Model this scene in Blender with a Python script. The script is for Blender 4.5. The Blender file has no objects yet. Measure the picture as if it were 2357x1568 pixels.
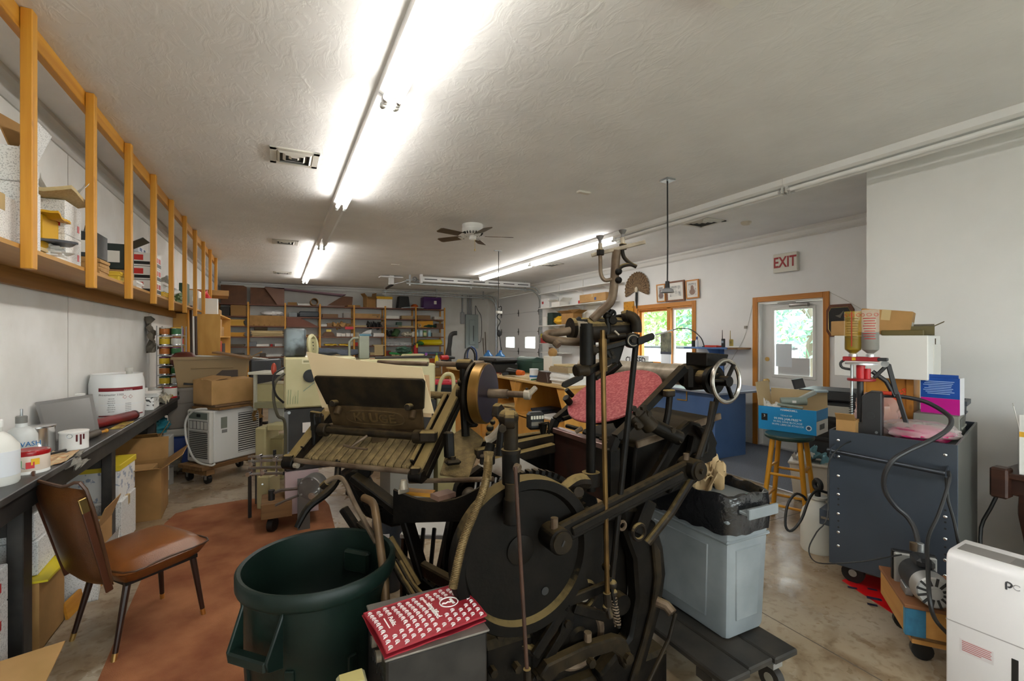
import bpy,bmesh,math,random
from mathutils import Vector as V,Matrix as M,noise
random.seed(7)
S=bpy.context.scene
COL=S.collection
pi=math.pi
F,CX,HY,CH=1080.0,1178.5,780.0,1.53
YAW=math.atan(538.5/F)
FW=V((math.sin(YAW),math.cos(YAW),0));RT=V((math.cos(YAW),-math.sin(YAW),0));UP=V((0,0,1))
CAM=V((0,0,CH))
cd=bpy.data.cameras.new('camera');cam=bpy.data.objects.new('camera',cd);COL.objects.link(cam)
cam.location=CAM;cam.rotation_euler=(pi/2,0,-YAW)
cd.sensor_width=36;cd.lens=36*F/2357;cd.shift_y=-4/2357;cd.clip_start=0.05;cd.clip_end=300
S.camera=cam
w=bpy.data.worlds.new('sky');S.world=w;w.use_nodes=True
nt=w.node_tree;bg=nt.nodes['Background']
sk=nt.nodes.new('ShaderNodeTexSky');sk.sky_type='HOSEK_WILKIE';sk.turbidity=6.0;sk.ground_albedo=0.35
sk.sun_direction=V((-0.5,0.35,0.75)).normalized()
mx=nt.nodes.new('ShaderNodeMix');mx.data_type='RGBA';mx.inputs[0].default_value=0.8
mx.inputs[7].default_value=(1.0,1.0,1.0,1)
nt.links.new(sk.outputs[0],mx.inputs[6]);nt.links.new(mx.outputs[2],bg.inputs[0]);bg.inputs[1].default_value=5.2
S.view_settings.view_transform='Standard';S.view_settings.look='None';S.view_settings.gamma=1
S.view_settings.use_curve_mapping=False
S.view_settings.exposure=1.12
def ray(px,py):return FW+RT*((px-CX)/F)+UP*((HY-py)/F)
def W(px,py,t):return CAM+ray(px,py)*t
def atX(px,py,x):r=ray(px,py);return CAM+r*(x/r.x)
def atY(px,py,y):r=ray(px,py);return CAM+r*(y/r.y)
def atZ(px,py,z):r=ray(px,py);return CAM+r*((z-CH)/r.z)
def TR(x,y=None,z=None,rz=0,rx=0,ry=0):
 if y is None:x,y,z=x
 return M.Translation((x,y,z))@M.Rotation(rz,4,'Z')@M.Rotation(ry,4,'Y')@M.Rotation(rx,4,'X')
def rad(d):return d*pi/180
MATS={}
def _new(name):
 m=bpy.data.materials.new(name);m.use_nodes=True
 n=m.node_tree.nodes;return m,n,m.node_tree.links,n['Principled BSDF']
def hexc(c):
 if isinstance(c,str):
  r=[int(c[i:i+2],16)/255 for i in(0,2,4)]
  return tuple(x/12.92 if x<=.04045 else((x+.055)/1.055)**2.4 for x in r)
 return c
def mat(name,col,rough=.6,metal=0,col2=None,vs=6,amt=.5,bump=0,bs=80,spec=.5,emit=0,scale=(1,1,1),detail=4,thr=(.35,.65),coat=0,alpha=1,trans=0,sub=0):
 if name in MATS:return MATS[name]
 m,n,L,p=_new(name);col=hexc(col)
 p.inputs['Roughness'].default_value=rough;p.inputs['Metallic'].default_value=metal
 p.inputs['Specular IOR Level'].default_value=spec;p.inputs['Coat Weight'].default_value=coat
 p.inputs['Base Color'].default_value=(*col,1)
 if alpha<1:p.inputs['Alpha'].default_value=alpha
 if trans:p.inputs['Transmission Weight'].default_value=trans
 tc=n.new('ShaderNodeTexCoord');mp=n.new('ShaderNodeMapping');mp.inputs['Scale'].default_value=scale
 L.new(tc.outputs['Object'],mp.inputs[0])
 if col2 is not None:
  nz=n.new('ShaderNodeTexNoise');nz.inputs['Scale'].default_value=vs;nz.inputs['Detail'].default_value=detail
  L.new(mp.outputs[0],nz.inputs[0])
  cr=n.new('ShaderNodeValToRGB');cr.color_ramp.elements[0].position=thr[0];cr.color_ramp.elements[1].position=thr[1]
  c2=hexc(col2)
  cr.color_ramp.elements[0].color=(*col,1);cr.color_ramp.elements[1].color=(*c2,1)
  L.new(nz.outputs[0],cr.inputs[0]);L.new(cr.outputs[0],p.inputs['Base Color'])
 if bump:
  nb=n.new('ShaderNodeTexNoise');nb.inputs['Scale'].default_value=bs;nb.inputs['Detail'].default_value=3
  L.new(mp.outputs[0],nb.inputs[0]);bp=n.new('ShaderNodeBump');bp.inputs['Strength'].default_value=bump
  bp.inputs['Distance'].default_value=.01
  L.new(nb.outputs[0],bp.inputs['Height']);L.new(bp.outputs[0],p.inputs['Normal'])
 if emit:
  p.inputs['Emission Color'].default_value=(*col,1);p.inputs['Emission Strength'].default_value=emit
 MATS[name]=m;return m
def wood(name,c1,c2,ax='z',rough=.55,sc=14,stretch=.06,knot=True):
 if name in MATS:return MATS[name]
 m,n,L,p=_new(name);p.inputs['Roughness'].default_value=rough
 tc=n.new('ShaderNodeTexCoord');mp=n.new('ShaderNodeMapping')
 s=[1,1,1];s['xyz'.index(ax)]=stretch;mp.inputs['Scale'].default_value=s
 L.new(tc.outputs['Object'],mp.inputs[0])
 a=n.new('ShaderNodeTexNoise');a.inputs['Scale'].default_value=sc;a.inputs['Detail'].default_value=5;a.inputs['Distortion'].default_value=.8
 L.new(mp.outputs[0],a.inputs[0])
 cr=n.new('ShaderNodeValToRGB');cr.color_ramp.elements[0].position=.3;cr.color_ramp.elements[1].position=.72
 cr.color_ramp.elements[0].color=(*hexc(c1),1);cr.color_ramp.elements[1].color=(*hexc(c2),1)
 L.new(a.outputs[0],cr.inputs[0])
 fin=cr.outputs[0]
 if knot:
  k=n.new('ShaderNodeTexVoronoi');k.inputs['Scale'].default_value=5.5;mp2=n.new('ShaderNodeMapping')
  s2=[1,1,1];s2['xyz'.index(ax)]=.45;mp2 .inputs['Scale'].default_value=s2
  L.new(tc.outputs['Object'],mp2 .inputs[0]);L.new(mp2 .outputs[0],k.inputs[0])
  kr=n.new('ShaderNodeValToRGB');kr.color_ramp.elements[0].position=.035;kr.color_ramp.elements[1].position=.09
  kr.color_ramp.elements[0].color=(.16,.08,.03,1);kr.color_ramp.elements[1].color=(1,1,1,1)
  L.new(k.outputs[0],kr.inputs[0]);mm=n.new('ShaderNodeMix');mm.data_type='RGBA';mm.blend_type='MULTIPLY';mm.inputs[0].default_value=.8
  L.new(fin,mm.inputs[6]);L.new(kr.outputs[0],mm.inputs[7]);fin=mm.outputs[2]
 L.new(fin,p.inputs['Base Color'])
 bp=n.new('ShaderNodeBump');bp.inputs['Strength'].default_value=.12;bp.inputs['Distance'].default_value=.01
 L.new(a.outputs[0],bp.inputs['Height']);L.new(bp.outputs[0],p.inputs['Normal'])
 MATS[name]=m;return m
def glass(name,tint=(.9,.97,1),gloss=.12):
 if name in MATS:return MATS[name]
 m,n,L,p=_new(name);n.remove(p);out=n['Material Output']
 t=n.new('ShaderNodeBsdfTransparent');t.inputs[0].default_value=(*tint,1)
 g=n.new('ShaderNodeBsdfGlossy');g.inputs['Roughness'].default_value=.03
 x=n.new('ShaderNodeMixShader');x.inputs[0].default_value=gloss
 L.new(t.outputs[0],x.inputs[1]);L.new(g.outputs[0],x.inputs[2]);L.new(x.outputs[0],out.inputs[0])
 MATS[name]=m;return m
def film(name,col,op=.35):
 """thin clear plastic: part see-through, part glossy/diffuse"""
 if name in MATS:return MATS[name]
 m,n,L,p=_new(name);out=n['Material Output'];p.inputs['Base Color'].default_value=(*hexc(col),1);p.inputs['Roughness'].default_value=.15
 t=n.new('ShaderNodeBsdfTransparent');x=n.new('ShaderNodeMixShader');x.inputs[0].default_value=op
 L.new(t.outputs[0],x.inputs[1]);L.new(p.outputs[0],x.inputs[2]);L.new(x.outputs[0],out.inputs[0])
 MATS[name]=m;return m
C=lambda c,r=.6,**k:mat('paint_'+(c if isinstance(c,str)else'%.2f_%.2f_%.2f'%c)+'_%d'%int(r*100),c,r,**k)
class B:
 def __init__(s,m=None):s.v=[];s.f=[];s.m=m or M.Identity(4)
 def add(s,vs,fs):
  o=len(s.v);s.v+=[s.m@V(x)for x in vs];s.f+=[[i+o for i in f]for f in fs];return s
 def box(s,c,d,rz=0,R=None):
  R=R if R is not None else M.Rotation(rz,3,'Z');c=V(c)
  vs=[c+R@V((x*d[0]/2,y*d[1]/2,z*d[2]/2))for x in(-1,1)for y in(-1,1)for z in(-1,1)]
  return s.add(vs,[(0,1,3,2),(4,6,7,5),(0,4,5,1),(2,3,7,6),(0,2,6,4),(1,5,7,3)])
 def bb(s,a,b):
  return s.box([(a[i]+b[i])/2 for i in range(3)],[abs(b[i]-a[i])for i in range(3)])
 def hexa(s,base,top):
  return s.add(list(base)+list(top),[(3,2,1,0),(4,5,6,7)]+[(i,(i+1)%4,4+(i+1)%4,4+i)for i in range(4)])
 def taper(s,c,d0,d1,h):
  q=lambda d,z:[(c[0]+x*d[0]/2,c[1]+y*d[1]/2,c[2]+z)for x,y in((-1,-1),(1,-1),(1,1),(-1,1))]
  return s.hexa(q(d0,0),q(d1,h))
 def cyl(s,p0,p1,r0,r1=None,n=16,cap=True):
  p0,p1=V(p0),V(p1);r1=r0 if r1 is None else r1;a=(p1-p0).normalized()
  u=a.orthogonal().normalized();w_=a.cross(u)
  vs=[p+(u*math.cos(2*pi*i/n)+w_*math.sin(2*pi*i/n))*r for p,r in((p0,r0),(p1,r1))for i in range(n)]
  fs=[(i,(i+1)%n,n+(i+1)%n,n+i)for i in range(n)]
  if cap:fs+=[tuple(range(n))[::-1],tuple(range(n,2*n))]
  return s.add(vs,fs)
 def bar(s,p0,p1,w_,h,up=(0,0,1)):
  p0,p1=V(p0),V(p1);a=(p1-p0).normalized();u=a.cross(V(up))
  if u.length<1e-4:u=a.orthogonal()
  u.normalize();k=u.cross(a)
  q=lambda p:[p+u*x*w_/2+k*y*h/2 for x,y in((-1,-1),(1,-1),(1,1),(-1,1))]
  return s.hexa(q(p0),q(p1))
 def tube(s,pts,r,n=8,sm=0,closed=False,cap=True):
  P=[V(p)for p in pts];R_=list(r)if hasattr(r,'__len__')else[r]*len(P)
  if sm:
   Q=[];RR=[];m_=len(P);rng=range(m_ if closed else m_-1)
   for i in rng:
    g=(lambda k:P[k%m_])if closed else(lambda k:P[max(0,min(m_-1,k))])
    a,b,c,d=g(i-1),g(i),g(i+1),g(i+2)
    for j in range(sm):
     t=j/sm
     Q.append(.5*((2*b)+(c-a)*t+(2*a-5*b+4*c-d)*t*t+(3*b-a-3*c+d)*t**3))
     RR.append(R_[i]*(1-t)+R_[(i+1)%m_]*t)
   if not closed:Q.append(P[-1]);RR.append(R_[-1])
   P,R_=Q,RR
  k=len(P);T=[]
  for i in range(k):
   a=P[(i-1)%k]if(closed or i)else P[i];b=P[(i+1)%k]if(closed or i<k-1)else P[i]
   T.append((b-a).normalized())
  u=T[0].orthogonal().normalized();vs=[]
  for i in range(k):
   u=(u-T[i]*u.dot(T[i]));u=u.normalized()if u.length>1e-6 else T[i].orthogonal().normalized()
   w_=T[i].cross(u)
   vs+=[P[i]+(u*math.cos(2*pi*j/n)+w_*math.sin(2*pi*j/n))*R_[i]for j in range(n)]
  fs=[(i*n+j,i*n+(j+1)%n,((i+1)%k)*n+(j+1)%n,((i+1)%k)*n+j)for i in range(k if closed else k-1)for j in range(n)]
  if not closed and cap:fs+=[tuple(range(n))[::-1],tuple((k-1)*n+j for j in range(n))]
  return s.add(vs,fs)
 def ring(s,c,ax,R_,r,n=32,k=8,sc=(1,1)):
  c,ax=V(c),V(ax).normalized();u=V((0,0,1));u=u-ax*u.dot(ax)
  u=u.normalized()if u.length>1e-3 else ax.orthogonal().normalized();w_=ax.cross(u)
  return s.tube([c+u*math.cos(2*pi*i/n)*R_*sc[0]+w_*math.sin(2*pi*i/n)*R_*sc[1]for i in range(n)],r,k,closed=True)
 def lathe(s,prof,n=24,c=(0,0,0),ax=None,a0=0,a1=2*pi):
  c=V(c);Q=M.Identity(3)if ax is None else V((0,0,1)).rotation_difference(V(ax)).to_matrix()
  full=abs(a1-a0-2*pi)<1e-6;k=n if full else n+1
  vs=[];idx=[]
  for r,z in prof:
   if r<1e-6:idx.append([len(vs)]*k);vs.append(c+Q@V((0,0,z)))
   else:
    idx.append([len(vs)+i for i in range(k)])
    vs+=[c+Q@V((r*math.cos(a0+(a1-a0)*i/n),r*math.sin(a0+(a1-a0)*i/n),z))for i in range(k)]
  fs=[]
  for a,b in zip(idx,idx[1:]):
   for i in range(n):
    f=[a[i],a[(i+1)%k],b[(i+1)%k],b[i]];g=[]
    for x in f:
     if x not in g:g.append(x)
    if len(g)>2:fs.append(g)
  return s.add(vs,fs)
 def prism(s,poly,vec):
  vec=V(vec);n=len(poly);P=[V(p)for p in poly]
  return s.add(P+[p+vec for p in P],[tuple(range(n))[::-1],tuple(range(n,2*n))]+[(i,(i+1)%n,n+(i+1)%n,n+i)for i in range(n)])
 def ball(s,c,r,nu=16,nv=10,amp=0,fr=3,seed=0):
  r=r if hasattr(r,'__len__')else(r,r,r);vs=[];c=V(c)
  for j in range(nv+1):
   th=pi*j/nv
   for i in range(nu):
    ph=2*pi*i/nu;d=V((math.sin(th)*math.cos(ph),math.sin(th)*math.sin(ph),math.cos(th)))
    k=1+amp*(noise.noise(d*fr+V((seed*7.3,seed,-seed))))+amp*.6*noise.noise(d*fr*2.7+V((seed,3,seed)))
    vs.append(c+V((d.x*r[0],d.y*r[1],d.z*r[2]))*k)
  return s.add(vs,[(j*nu+i,j*nu+(i+1)%nu,(j+1)*nu+(i+1)%nu,(j+1)*nu+i)for j in range(nv)for i in range(nu)])
 def sheet(s,c,sx,sy,th=.002,amp=0,fr=3,nx=8,ny=8,seed=0,rz=0,curl=0,R=None,fold=0):
  """a sheet with thickness; amp: waves, curl: lifted ends"""
  R=R if R is not None else M.Rotation(rz,3,'Z');c=V(c);top=[];bot=[]
  for j in range(ny+1):
   for i in range(nx+1):
    x,y=(i/nx-.5),(j/ny-.5)
    z=amp*noise.noise(V((x*fr+seed*3.1,y*fr-seed,seed)))+(amp*.5*noise.noise(V((x*fr*2.3+seed,y*fr*2.3,seed*2))))+curl*(4*x*x)
    if fold:z+=fold*abs(math.sin((x*fr*3+y)*pi))
    top.append(c+R@V((x*sx,y*sy,z+th)));bot.append(c+R@V((x*sx,y*sy,z)))
  k=nx+1;o=len(top);fs=[]
  for j in range(ny):
   for i in range(nx):
    a=j*k+i;fs+=[(a,a+1,a+k+1,a+k),(o+a,o+a+k,o+a+k+1,o+a+1)]
  edge=[i for i in range(nx)]+[nx+k*j for j in range(ny)]+[ny*k+nx-i for i in range(nx)]+[(ny-j)*k for j in range(ny)]
  for a,b in zip(edge,edge[1:]+edge[:1]):fs.append((a,o+a,o+b,b))
  return s.add(top+bot,fs)
MW={}
def _mesh(name,b,inv,bev,sm,seg=1):
 bm=bmesh.new();vs=[bm.verts.new(inv@p)for p in b.v]
 for f in b.f:
  try:bm.faces.new([vs[i]for i in f])
  except ValueError:pass
 bmesh.ops.recalc_face_normals(bm,faces=bm.faces)
 if bev:
  es=[e for e in bm.edges if len(e.link_faces)==2 and e.calc_face_angle(0)>.7]
  if es:bmesh.ops.bevel(bm,geom=es,offset=bev,segments=seg,profile=.5,affect='EDGES',clamp_overlap=True)
 me=bpy.data.meshes.new(name);bm.to_mesh(me);bm.free()
 me.shade_smooth();me.set_sharp_from_angle(angle=sm)
 return me
def rotz_of(m):return m
def T(name,label,cat,m=None,group=None,kind=None):
 """an Empty at the thing's base"""
 m=m if isinstance(m,M)else M.Translation(V(m))if m is not None else M.Identity(4)
 o=bpy.data.objects.new(name,None);o.empty_display_size=.05;COL.objects.link(o);o.matrix_world=m
 MW[o.name]=m.copy();tag(o,label,cat,group,kind);return o
def tag(o,label=None,cat=None,group=None,kind=None):
 if label:o['label']=label
 if cat:o['category']=cat
 if group:o['group']=group
 if kind:o['kind']=kind
 return o
def P(name,b,mt,parent,bev=0,sm=.6,label=None,kind=None,seg=1):
 """a part (or sub-part)"""
 m=MW[parent.name]
 o=bpy.data.objects.new(name,_mesh(name,b,m.inverted(),bev,sm,seg));o.data.materials.append(mt);COL.objects.link(o)
 o.parent=parent;MW[o.name]=m
 if label:o['label']=label
 if kind:o['kind']=kind
 return o
def O(name,b,mt,label=None,cat=None,group=None,kind=None,bev=0,sm=.6,m=None,seg=1):
 """a thing of one mesh; origin at the middle of its base"""
 if m is None:
  xs=[p.x for p in b.v];ys=[p.y for p in b.v];zs=[p.z for p in b.v]
  m=M.Translation(((min(xs)+max(xs))/2,(min(ys)+max(ys))/2,min(zs)))
 o=bpy.data.objects.new(name,_mesh(name,b,m.inverted(),bev,sm,seg));o.data.materials.append(mt);COL.objects.link(o)
 o.matrix_world=m;MW[o.name]=m.copy();tag(o,label,cat,group,kind);return o
def dupmesh(o,off,parent,name=None):
 """another piece that shares the mesh of part o, moved by off (in the parent's frame)"""
 c=o.copy();COL.objects.link(c);c.parent=parent;c.location=o.location+V(off);MW[c.name]=MW[parent.name];return c
def ST(name,b,mt,bev=0,parent=None,sm=.6):
 o=O(name,b,mt,kind='structure',bev=bev,sm=sm)if parent is None else P(name,b,mt,parent,bev,sm);return o
def text(s,size,m,mt,parent,name='lettering',ext=.0006,align='CENTER',bold=0,sx=1,label=None):
 cu=bpy.data.curves.new(name,'FONT');cu.body=s;cu.size=size;cu.extrude=ext;cu.align_x=align;cu.align_y='CENTER';cu.offset=bold*size;cu.resolution_u=2
 tmp=bpy.data.objects.new('tmp',cu);COL.objects.link(tmp);dg=bpy.context.evaluated_depsgraph_get()
 me=bpy.data.meshes.new_from_object(tmp.evaluated_get(dg));bpy.data.objects.remove(tmp);bpy.data.curves.remove(cu)
 pm=MW[parent.name];me.transform(pm.inverted()@m@M.Diagonal((sx,1,1,1)));me.name=name
 o=bpy.data.objects.new(name,me);me.materials.append(mt);COL.objects.link(o);o.parent=parent;MW[o.name]=pm
 if label:o['label']=label
 return o
def plane_m(o,x,n):
 """frame with origin o, x axis along x, z axis along n (for lettering)"""
 x=V(x).normalized();n=V(n).normalized();x=(x-n*x.dot(n)).normalized();y=n.cross(x)
 return M(((x.x,y.x,n.x,o[0]),(x.y,y.y,n.y,o[1]),(x.z,y.z,n.z,o[2]),(0,0,0,1)))
XL,XR,XN,YB,YF,H,YJ=-1.37,6.19,4.63,14.15,-2.6,3.0,2.30
def mat_floor():
 m,n,L,p=_new('concrete_floor')
 tc=n.new('ShaderNodeTexCoord')
 def nz(sc,det=6,dist=0,off=0):
  mp=n.new('ShaderNodeMapping');mp.inputs['Location'].default_value=(off,off*.7,0);L.new(tc.outputs['Object'],mp.inputs[0])
  a=n.new('ShaderNodeTexNoise');a.inputs['Scale'].default_value=sc;a.inputs['Detail'].default_value=det;a.inputs['Distortion'].default_value=dist
  L.new(mp.outputs[0],a.inputs[0]);return a.outputs[0]
 def ramp(s,a,ca,b,cb):
  r=n.new('ShaderNodeValToRGB');e=r.color_ramp.elements;e[0].position=a;e[1].position=b;e[0].color=(*ca,1);e[1].color=(*cb,1);L.new(s,r.inputs[0]);return r.outputs[0]
 def mul(a,b,f=1,mode='MULTIPLY'):
  x=n.new('ShaderNodeMix');x.data_type='RGBA';x.blend_type=mode;x.inputs[0].default_value=f;L.new(a,x.inputs[6]);L.new(b,x.inputs[7]);return x.outputs[2]
 base=ramp(nz(.9,7,.6),.36,(.30,.215,.125),.66,(.44,.375,.285))
 st=ramp(nz(1.7,8,1.4,5),.36,(.52,.40,.27),.52,(1,1,1))
 sp=ramp(nz(26,6,.3,2),.33,(.62,.55,.46),.47,(1,1,1))
 dk=ramp(nz(4.3,7,.9,9),.30,(.62,.54,.44),.45,(1,1,1))
 col=mul(mul(mul(base,st,.8),sp,.7),dk,.8)
 L.new(col,p.inputs['Base Color'])
 rr=n.new('ShaderNodeMapRange');rr.inputs[1].default_value=.3;rr.inputs[2].default_value=.7;rr.inputs[3].default_value=.22;rr.inputs[4].default_value=.42
 L.new(nz(5,5),rr.inputs[0]);L.new(rr.outputs[0],p.inputs['Roughness'])
 bp=n.new('ShaderNodeBump');bp.inputs['Strength'].default_value=.08;bp.inputs['Distance'].default_value=.01;L.new(nz(30,4),bp.inputs['Height']);L.new(bp.outputs[0],p.inputs['Normal'])
 return m
def mat_wallc():
 m,n,L,p=_new('painted_concrete_wall');p.inputs['Roughness'].default_value=.75
 tc=n.new('ShaderNodeTexCoord')
 a=n.new('ShaderNodeTexNoise');a.inputs['Scale'].default_value=2.2;a.inputs['Detail'].default_value=7;L.new(tc.outputs['Object'],a.inputs[0])
 r=n.new('ShaderNodeValToRGB');e=r.color_ramp.elements;e[0].position=.3;e[1].position=.62;e[0].color=(.74,.72,.68,1);e[1].color=(.86,.85,.83,1);L.new(a.outputs[0],r.inputs[0])
 mp=n.new('ShaderNodeMapping');mp.inputs['Scale'].default_value=(1,1.6,.5);L.new(tc.outputs['Object'],mp.inputs[0])
 b=n.new('ShaderNodeTexNoise');b.inputs['Scale'].default_value=16;b.inputs['Detail'].default_value=8;b.inputs['Roughness'].default_value=.7;L.new(mp.outputs[0],b.inputs[0])
 r2=n.new('ShaderNodeValToRGB');e=r2 .color_ramp.elements;e[0].position=.265;e[1].position=.32;e[0].color=(.40,.37,.33,1);e[1].color=(1,1,1,1);L.new(b.outputs[0],r2 .inputs[0])
 x=n.new('ShaderNodeMix');x.data_type='RGBA';x.blend_type='MULTIPLY';x.inputs[0].default_value=.75;L.new(r.outputs[0],x.inputs[6]);L.new(r2 .outputs[0],x.inputs[7]);L.new(x.outputs[2],p.inputs['Base Color'])
 bp=n.new('ShaderNodeBump');bp.inputs['Strength'].default_value=.25;bp.inputs['Distance'].default_value=.01;L.new(b.outputs[0],bp.inputs['Height']);L.new(bp.outputs[0],p.inputs['Normal'])
 return m
def mat_ceiling():
 m,n,L,p=_new('textured_ceiling');p.inputs['Roughness'].default_value=.8;p.inputs['Specular IOR Level'].default_value=.25
 tc=n.new('ShaderNodeTexCoord')
 mp=n.new('ShaderNodeMapping');mp.inputs['Rotation'].default_value=(0,0,.5);mp.inputs['Scale'].default_value=(1,.55,1);L.new(tc.outputs['Object'],mp.inputs[0])
 a=n.new('ShaderNodeTexNoise');a.inputs['Scale'].default_value=11;a.inputs['Detail'].default_value=5;a.inputs['Distortion'].default_value=1.6;L.new(mp.outputs[0],a.inputs[0])
 b=n.new('ShaderNodeTexNoise');b.inputs['Scale'].default_value=2.5;b.inputs['Detail'].default_value=3;L.new(tc.outputs['Object'],b.inputs[0])
 r=n.new('ShaderNodeValToRGB');e=r.color_ramp.elements;e[0].position=.45;e[1].position=.75;e[0].color=(0,0,0,1);e[1].color=(1,1,1,1);L.new(a.outputs[0],r.inputs[0])
 r2=n.new('ShaderNodeValToRGB');e=r2 .color_ramp.elements;e[0].position=.35;e[1].position=.7;e[0].color=(.80,.795,.785,1);e[1].color=(.86,.855,.845,1);L.new(b.outputs[0],r2 .inputs[0]);L.new(r2 .outputs[0],p.inputs['Base Color'])
 bp=n.new('ShaderNodeBump');bp.inputs['Strength'].default_value=.16;bp.inputs['Distance'].default_value=.01;L.new(r.outputs[0],bp.inputs['Height']);L.new(bp.outputs[0],p.inputs['Normal'])
 return m
M_FLOOR,M_WALLC,M_CEIL=mat_floor(),mat_wallc(),mat_ceiling()
M_WALL=mat('painted_drywall',(.80,.80,.79),.6,col2=(.84,.84,.83),vs=2,bump=.05,bs=120)
M_WALLB=mat('painted_block_back',(.66,.64,.60),.7,col2=(.74,.72,.69),vs=2.5,bump=.08,bs=60)
M_WHITE=C('e9e8e4',.45);M_TRIMW=mat('white_trim',(.80,.79,.76),.5)
M_OAK=wood('honey_oak_trim','b5701f','cf8a34','z',.4,18,.08,False)
M_OAKY=wood('honey_oak_trim_y','b5701f','cf8a34','y',.4,18,.08,False)
M_BLACK=C('141414',.5);M_CHROME=mat('chrome',(.75,.75,.76),.22,1);M_STEEL=mat('galvanised_steel',(.52,.54,.55),.38,.85,col2=(.40,.42,.43),vs=20)
M_BRASS=mat('brass',(.72,.52,.20),.28,1);M_ALU=mat('aluminium',(.62,.63,.64),.35,.9)
b=B();b.bb((XL-.2,YF-.2,-.12),(XR+.2,YB+.2,0));floor=ST('floor',b,M_FLOOR)
mj=mat('joint_dark',(.12,.10,.08),.9)  # dark colour of the sawn floor joints
for i,(a0,a1)in enumerate([((.9,2.545),(4.55,2.565)),((2.415,1.0),(2.425,2.55)),((2.415,1.0),(2.35,-2.0)),((-1.3,6.9),(4.5,6.92))]):
 b=B();b.bar((*a0,0),(*a1,0),.006,.0016);P('cut_joint',b,mj,floor)
b=B();b.prism([(4.56,YJ-.0,0),(XR,YJ,0),(XR,9.6,0),(4.56,9.6,0)],(0,0,.009))
P('office_carpet',b,mat('blue_grey_carpet','474b56',.95,col2='8f94a0',vs=170,detail=2,thr=(.4,.62),bump=.5,bs=300),floor,label='blue-grey flecked carpet by the exit door')
b=B();b.bb((4.535,YJ,0),(4.562,9.6,.011));P('carpet_edge_strip',b,M_ALU,floor)
b=B();b.bb((XL-.2,YF-.2,H),(XR+.2,YB+.2,H+.12));ST('ceiling',b,M_CEIL)
b=B();b.bb((XL-.15,YF,0),(XL,YB,H));wl=ST('wall_left',b,M_WALLC)
for y in(2.1,4.5,6.9,9.3):b=B();b.bb((XL-.001,y-.004,0),(XL+.0015,y+.004,H));P('form_joint',b,mat('joint_grey',(.42,.40,.37),.9),wl)
b=B();b.bb((XL-.15,YB,0),(XR+.15,YB+.15,H));ST('wall_back',b,M_WALLB)
b=B();FWN=[(-1.0,.2),(.5,1.7),(2.0,3.2),(3.4,4.5)];fz0,fz1=.55,2.45
b.bb((XL-.15,YF-.15,0),(XN,YF,fz0));b.bb((XL-.15,YF-.15,fz1),(XN,YF,H));_xs=[XL-.15]+[v for q in FWN for v in q]+[XN]
for i in range(0,10,2):b.bb((_xs[i],YF-.15,fz0),(_xs[i+1],YF,fz1))
ST('wall_front',b,M_WALL)
for i,(a,c)in enumerate(FWN):
 wn=T('window_%d'%(i+2),'large unseen window added in the front wall for daylight',None,((a+c)/2,YF,fz0),kind='structure');b=B()  # unseen windows added behind the camera to let in fill daylight
 for x0,x1,z0,z1 in[(a,a+.05,fz0,fz1),(c-.05,c,fz0,fz1),(a,c,fz0,fz0+.05),(a,c,fz1-.05,fz1)]:b.bb((x0,YF-.1,z0),(x1,YF-.04,z1))
 P('sash',b,M_WHITE,wn);b=B();b.bb((a+.05,YF-.075,fz0+.05),(c-.05,YF-.07,fz1-.05));P('pane',b,glass('window_glass',(.93,.98,.98),.06),wn)
b=B();b.bb((XN,YF-.15,0),(XN+.12,YJ,H));ST('wall_right_near',b,M_WALL)
b=B();b.bb((XN+.12,YJ-.12,0),(XR+.15,YJ,H));ST('wall_return',b,M_WALL)
DY0,DY1,DZ=3.56,4.47,2.055;WY0,WY1,WZ0,WZ1=5.66,7.0,1.05,2.09;GY0,GY1,GZ=10.75,13.35,2.80
b=B();X0,X1=XR,XR+.15
for y0,y1,z0,z1 in[(YJ,DY0,0,H),(DY0,DY1,DZ,H),(DY1,WY0,0,H),(WY0,WY1,0,WZ0),(WY0,WY1,WZ1,H),(WY1,GY0,0,H),(GY0,GY1,GZ,H),(GY1,YB,0,H)]:
 b.bb((X0,y0,z0),(X1,y1,z1))
ST('wall_right',b,M_WALL)
def cornice(name,p0,p1,n,mt):
 p0,p1,n=V(p0),V(p1),V(n);z=V((0,0,-1));b=B()
 pr=[p0,p0+n*.06,p0+n*.06+z*.03,p0+n*.035+z*.05,p0+n*.03+z*.11,p0+n*.012+z*.13,p0+z*.13]
 b.prism(pr,p1-p0);return ST(name,b,mt,sm=.3)
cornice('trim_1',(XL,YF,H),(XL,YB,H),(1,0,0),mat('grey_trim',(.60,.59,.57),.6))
cornice('trim_2',(XR,YJ,H),(XR,YB,H),(-1,0,0),M_TRIMW)
cornice('trim_3',(XL,YB,H),(XR,YB,H),(0,-1,0),M_TRIMW)
b=B();b.bb((XR-.012,DY1+.09,0),(XR,GY0-.1,.09));ST('baseboard_right',b,M_TRIMW)
b=B()
b.bb((XR-.02,DY1,0),(XR+.0,DY1+.075,DZ+.072));b.bb((XR-.02,DY0-.075,0),(XR,DY0,DZ+.072));ST('trim_4',b,M_OAK,.004)
b=B();b.bb((XR-.021,DY0,DZ),(XR,DY1,DZ+.072));ST('trim_5',b,M_OAKY,.004)
b=B();b.bb((XR,DY1-.02,0),(X1,DY1,DZ));b.bb((XR,DY0,0),(X1,DY0+.02,DZ));b.bb((XR,DY0,DZ-.02),(X1,DY1,DZ));ST('trim_6',b,M_WHITE,.002)
dm=C('dfdfdc',.4);dx0,dx1=XR+.075,XR+.12;dl,dr=DY1-.025,DY0+.025
door=T('door_1','white steel exit door with a tall glass pane and brass knob',None,(dx0,(dl+dr)/2,0),kind='structure')
gy0,gy1,gz0,gz1=dr+.14,dl-.17,1.02,1.94
b=B()
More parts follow.
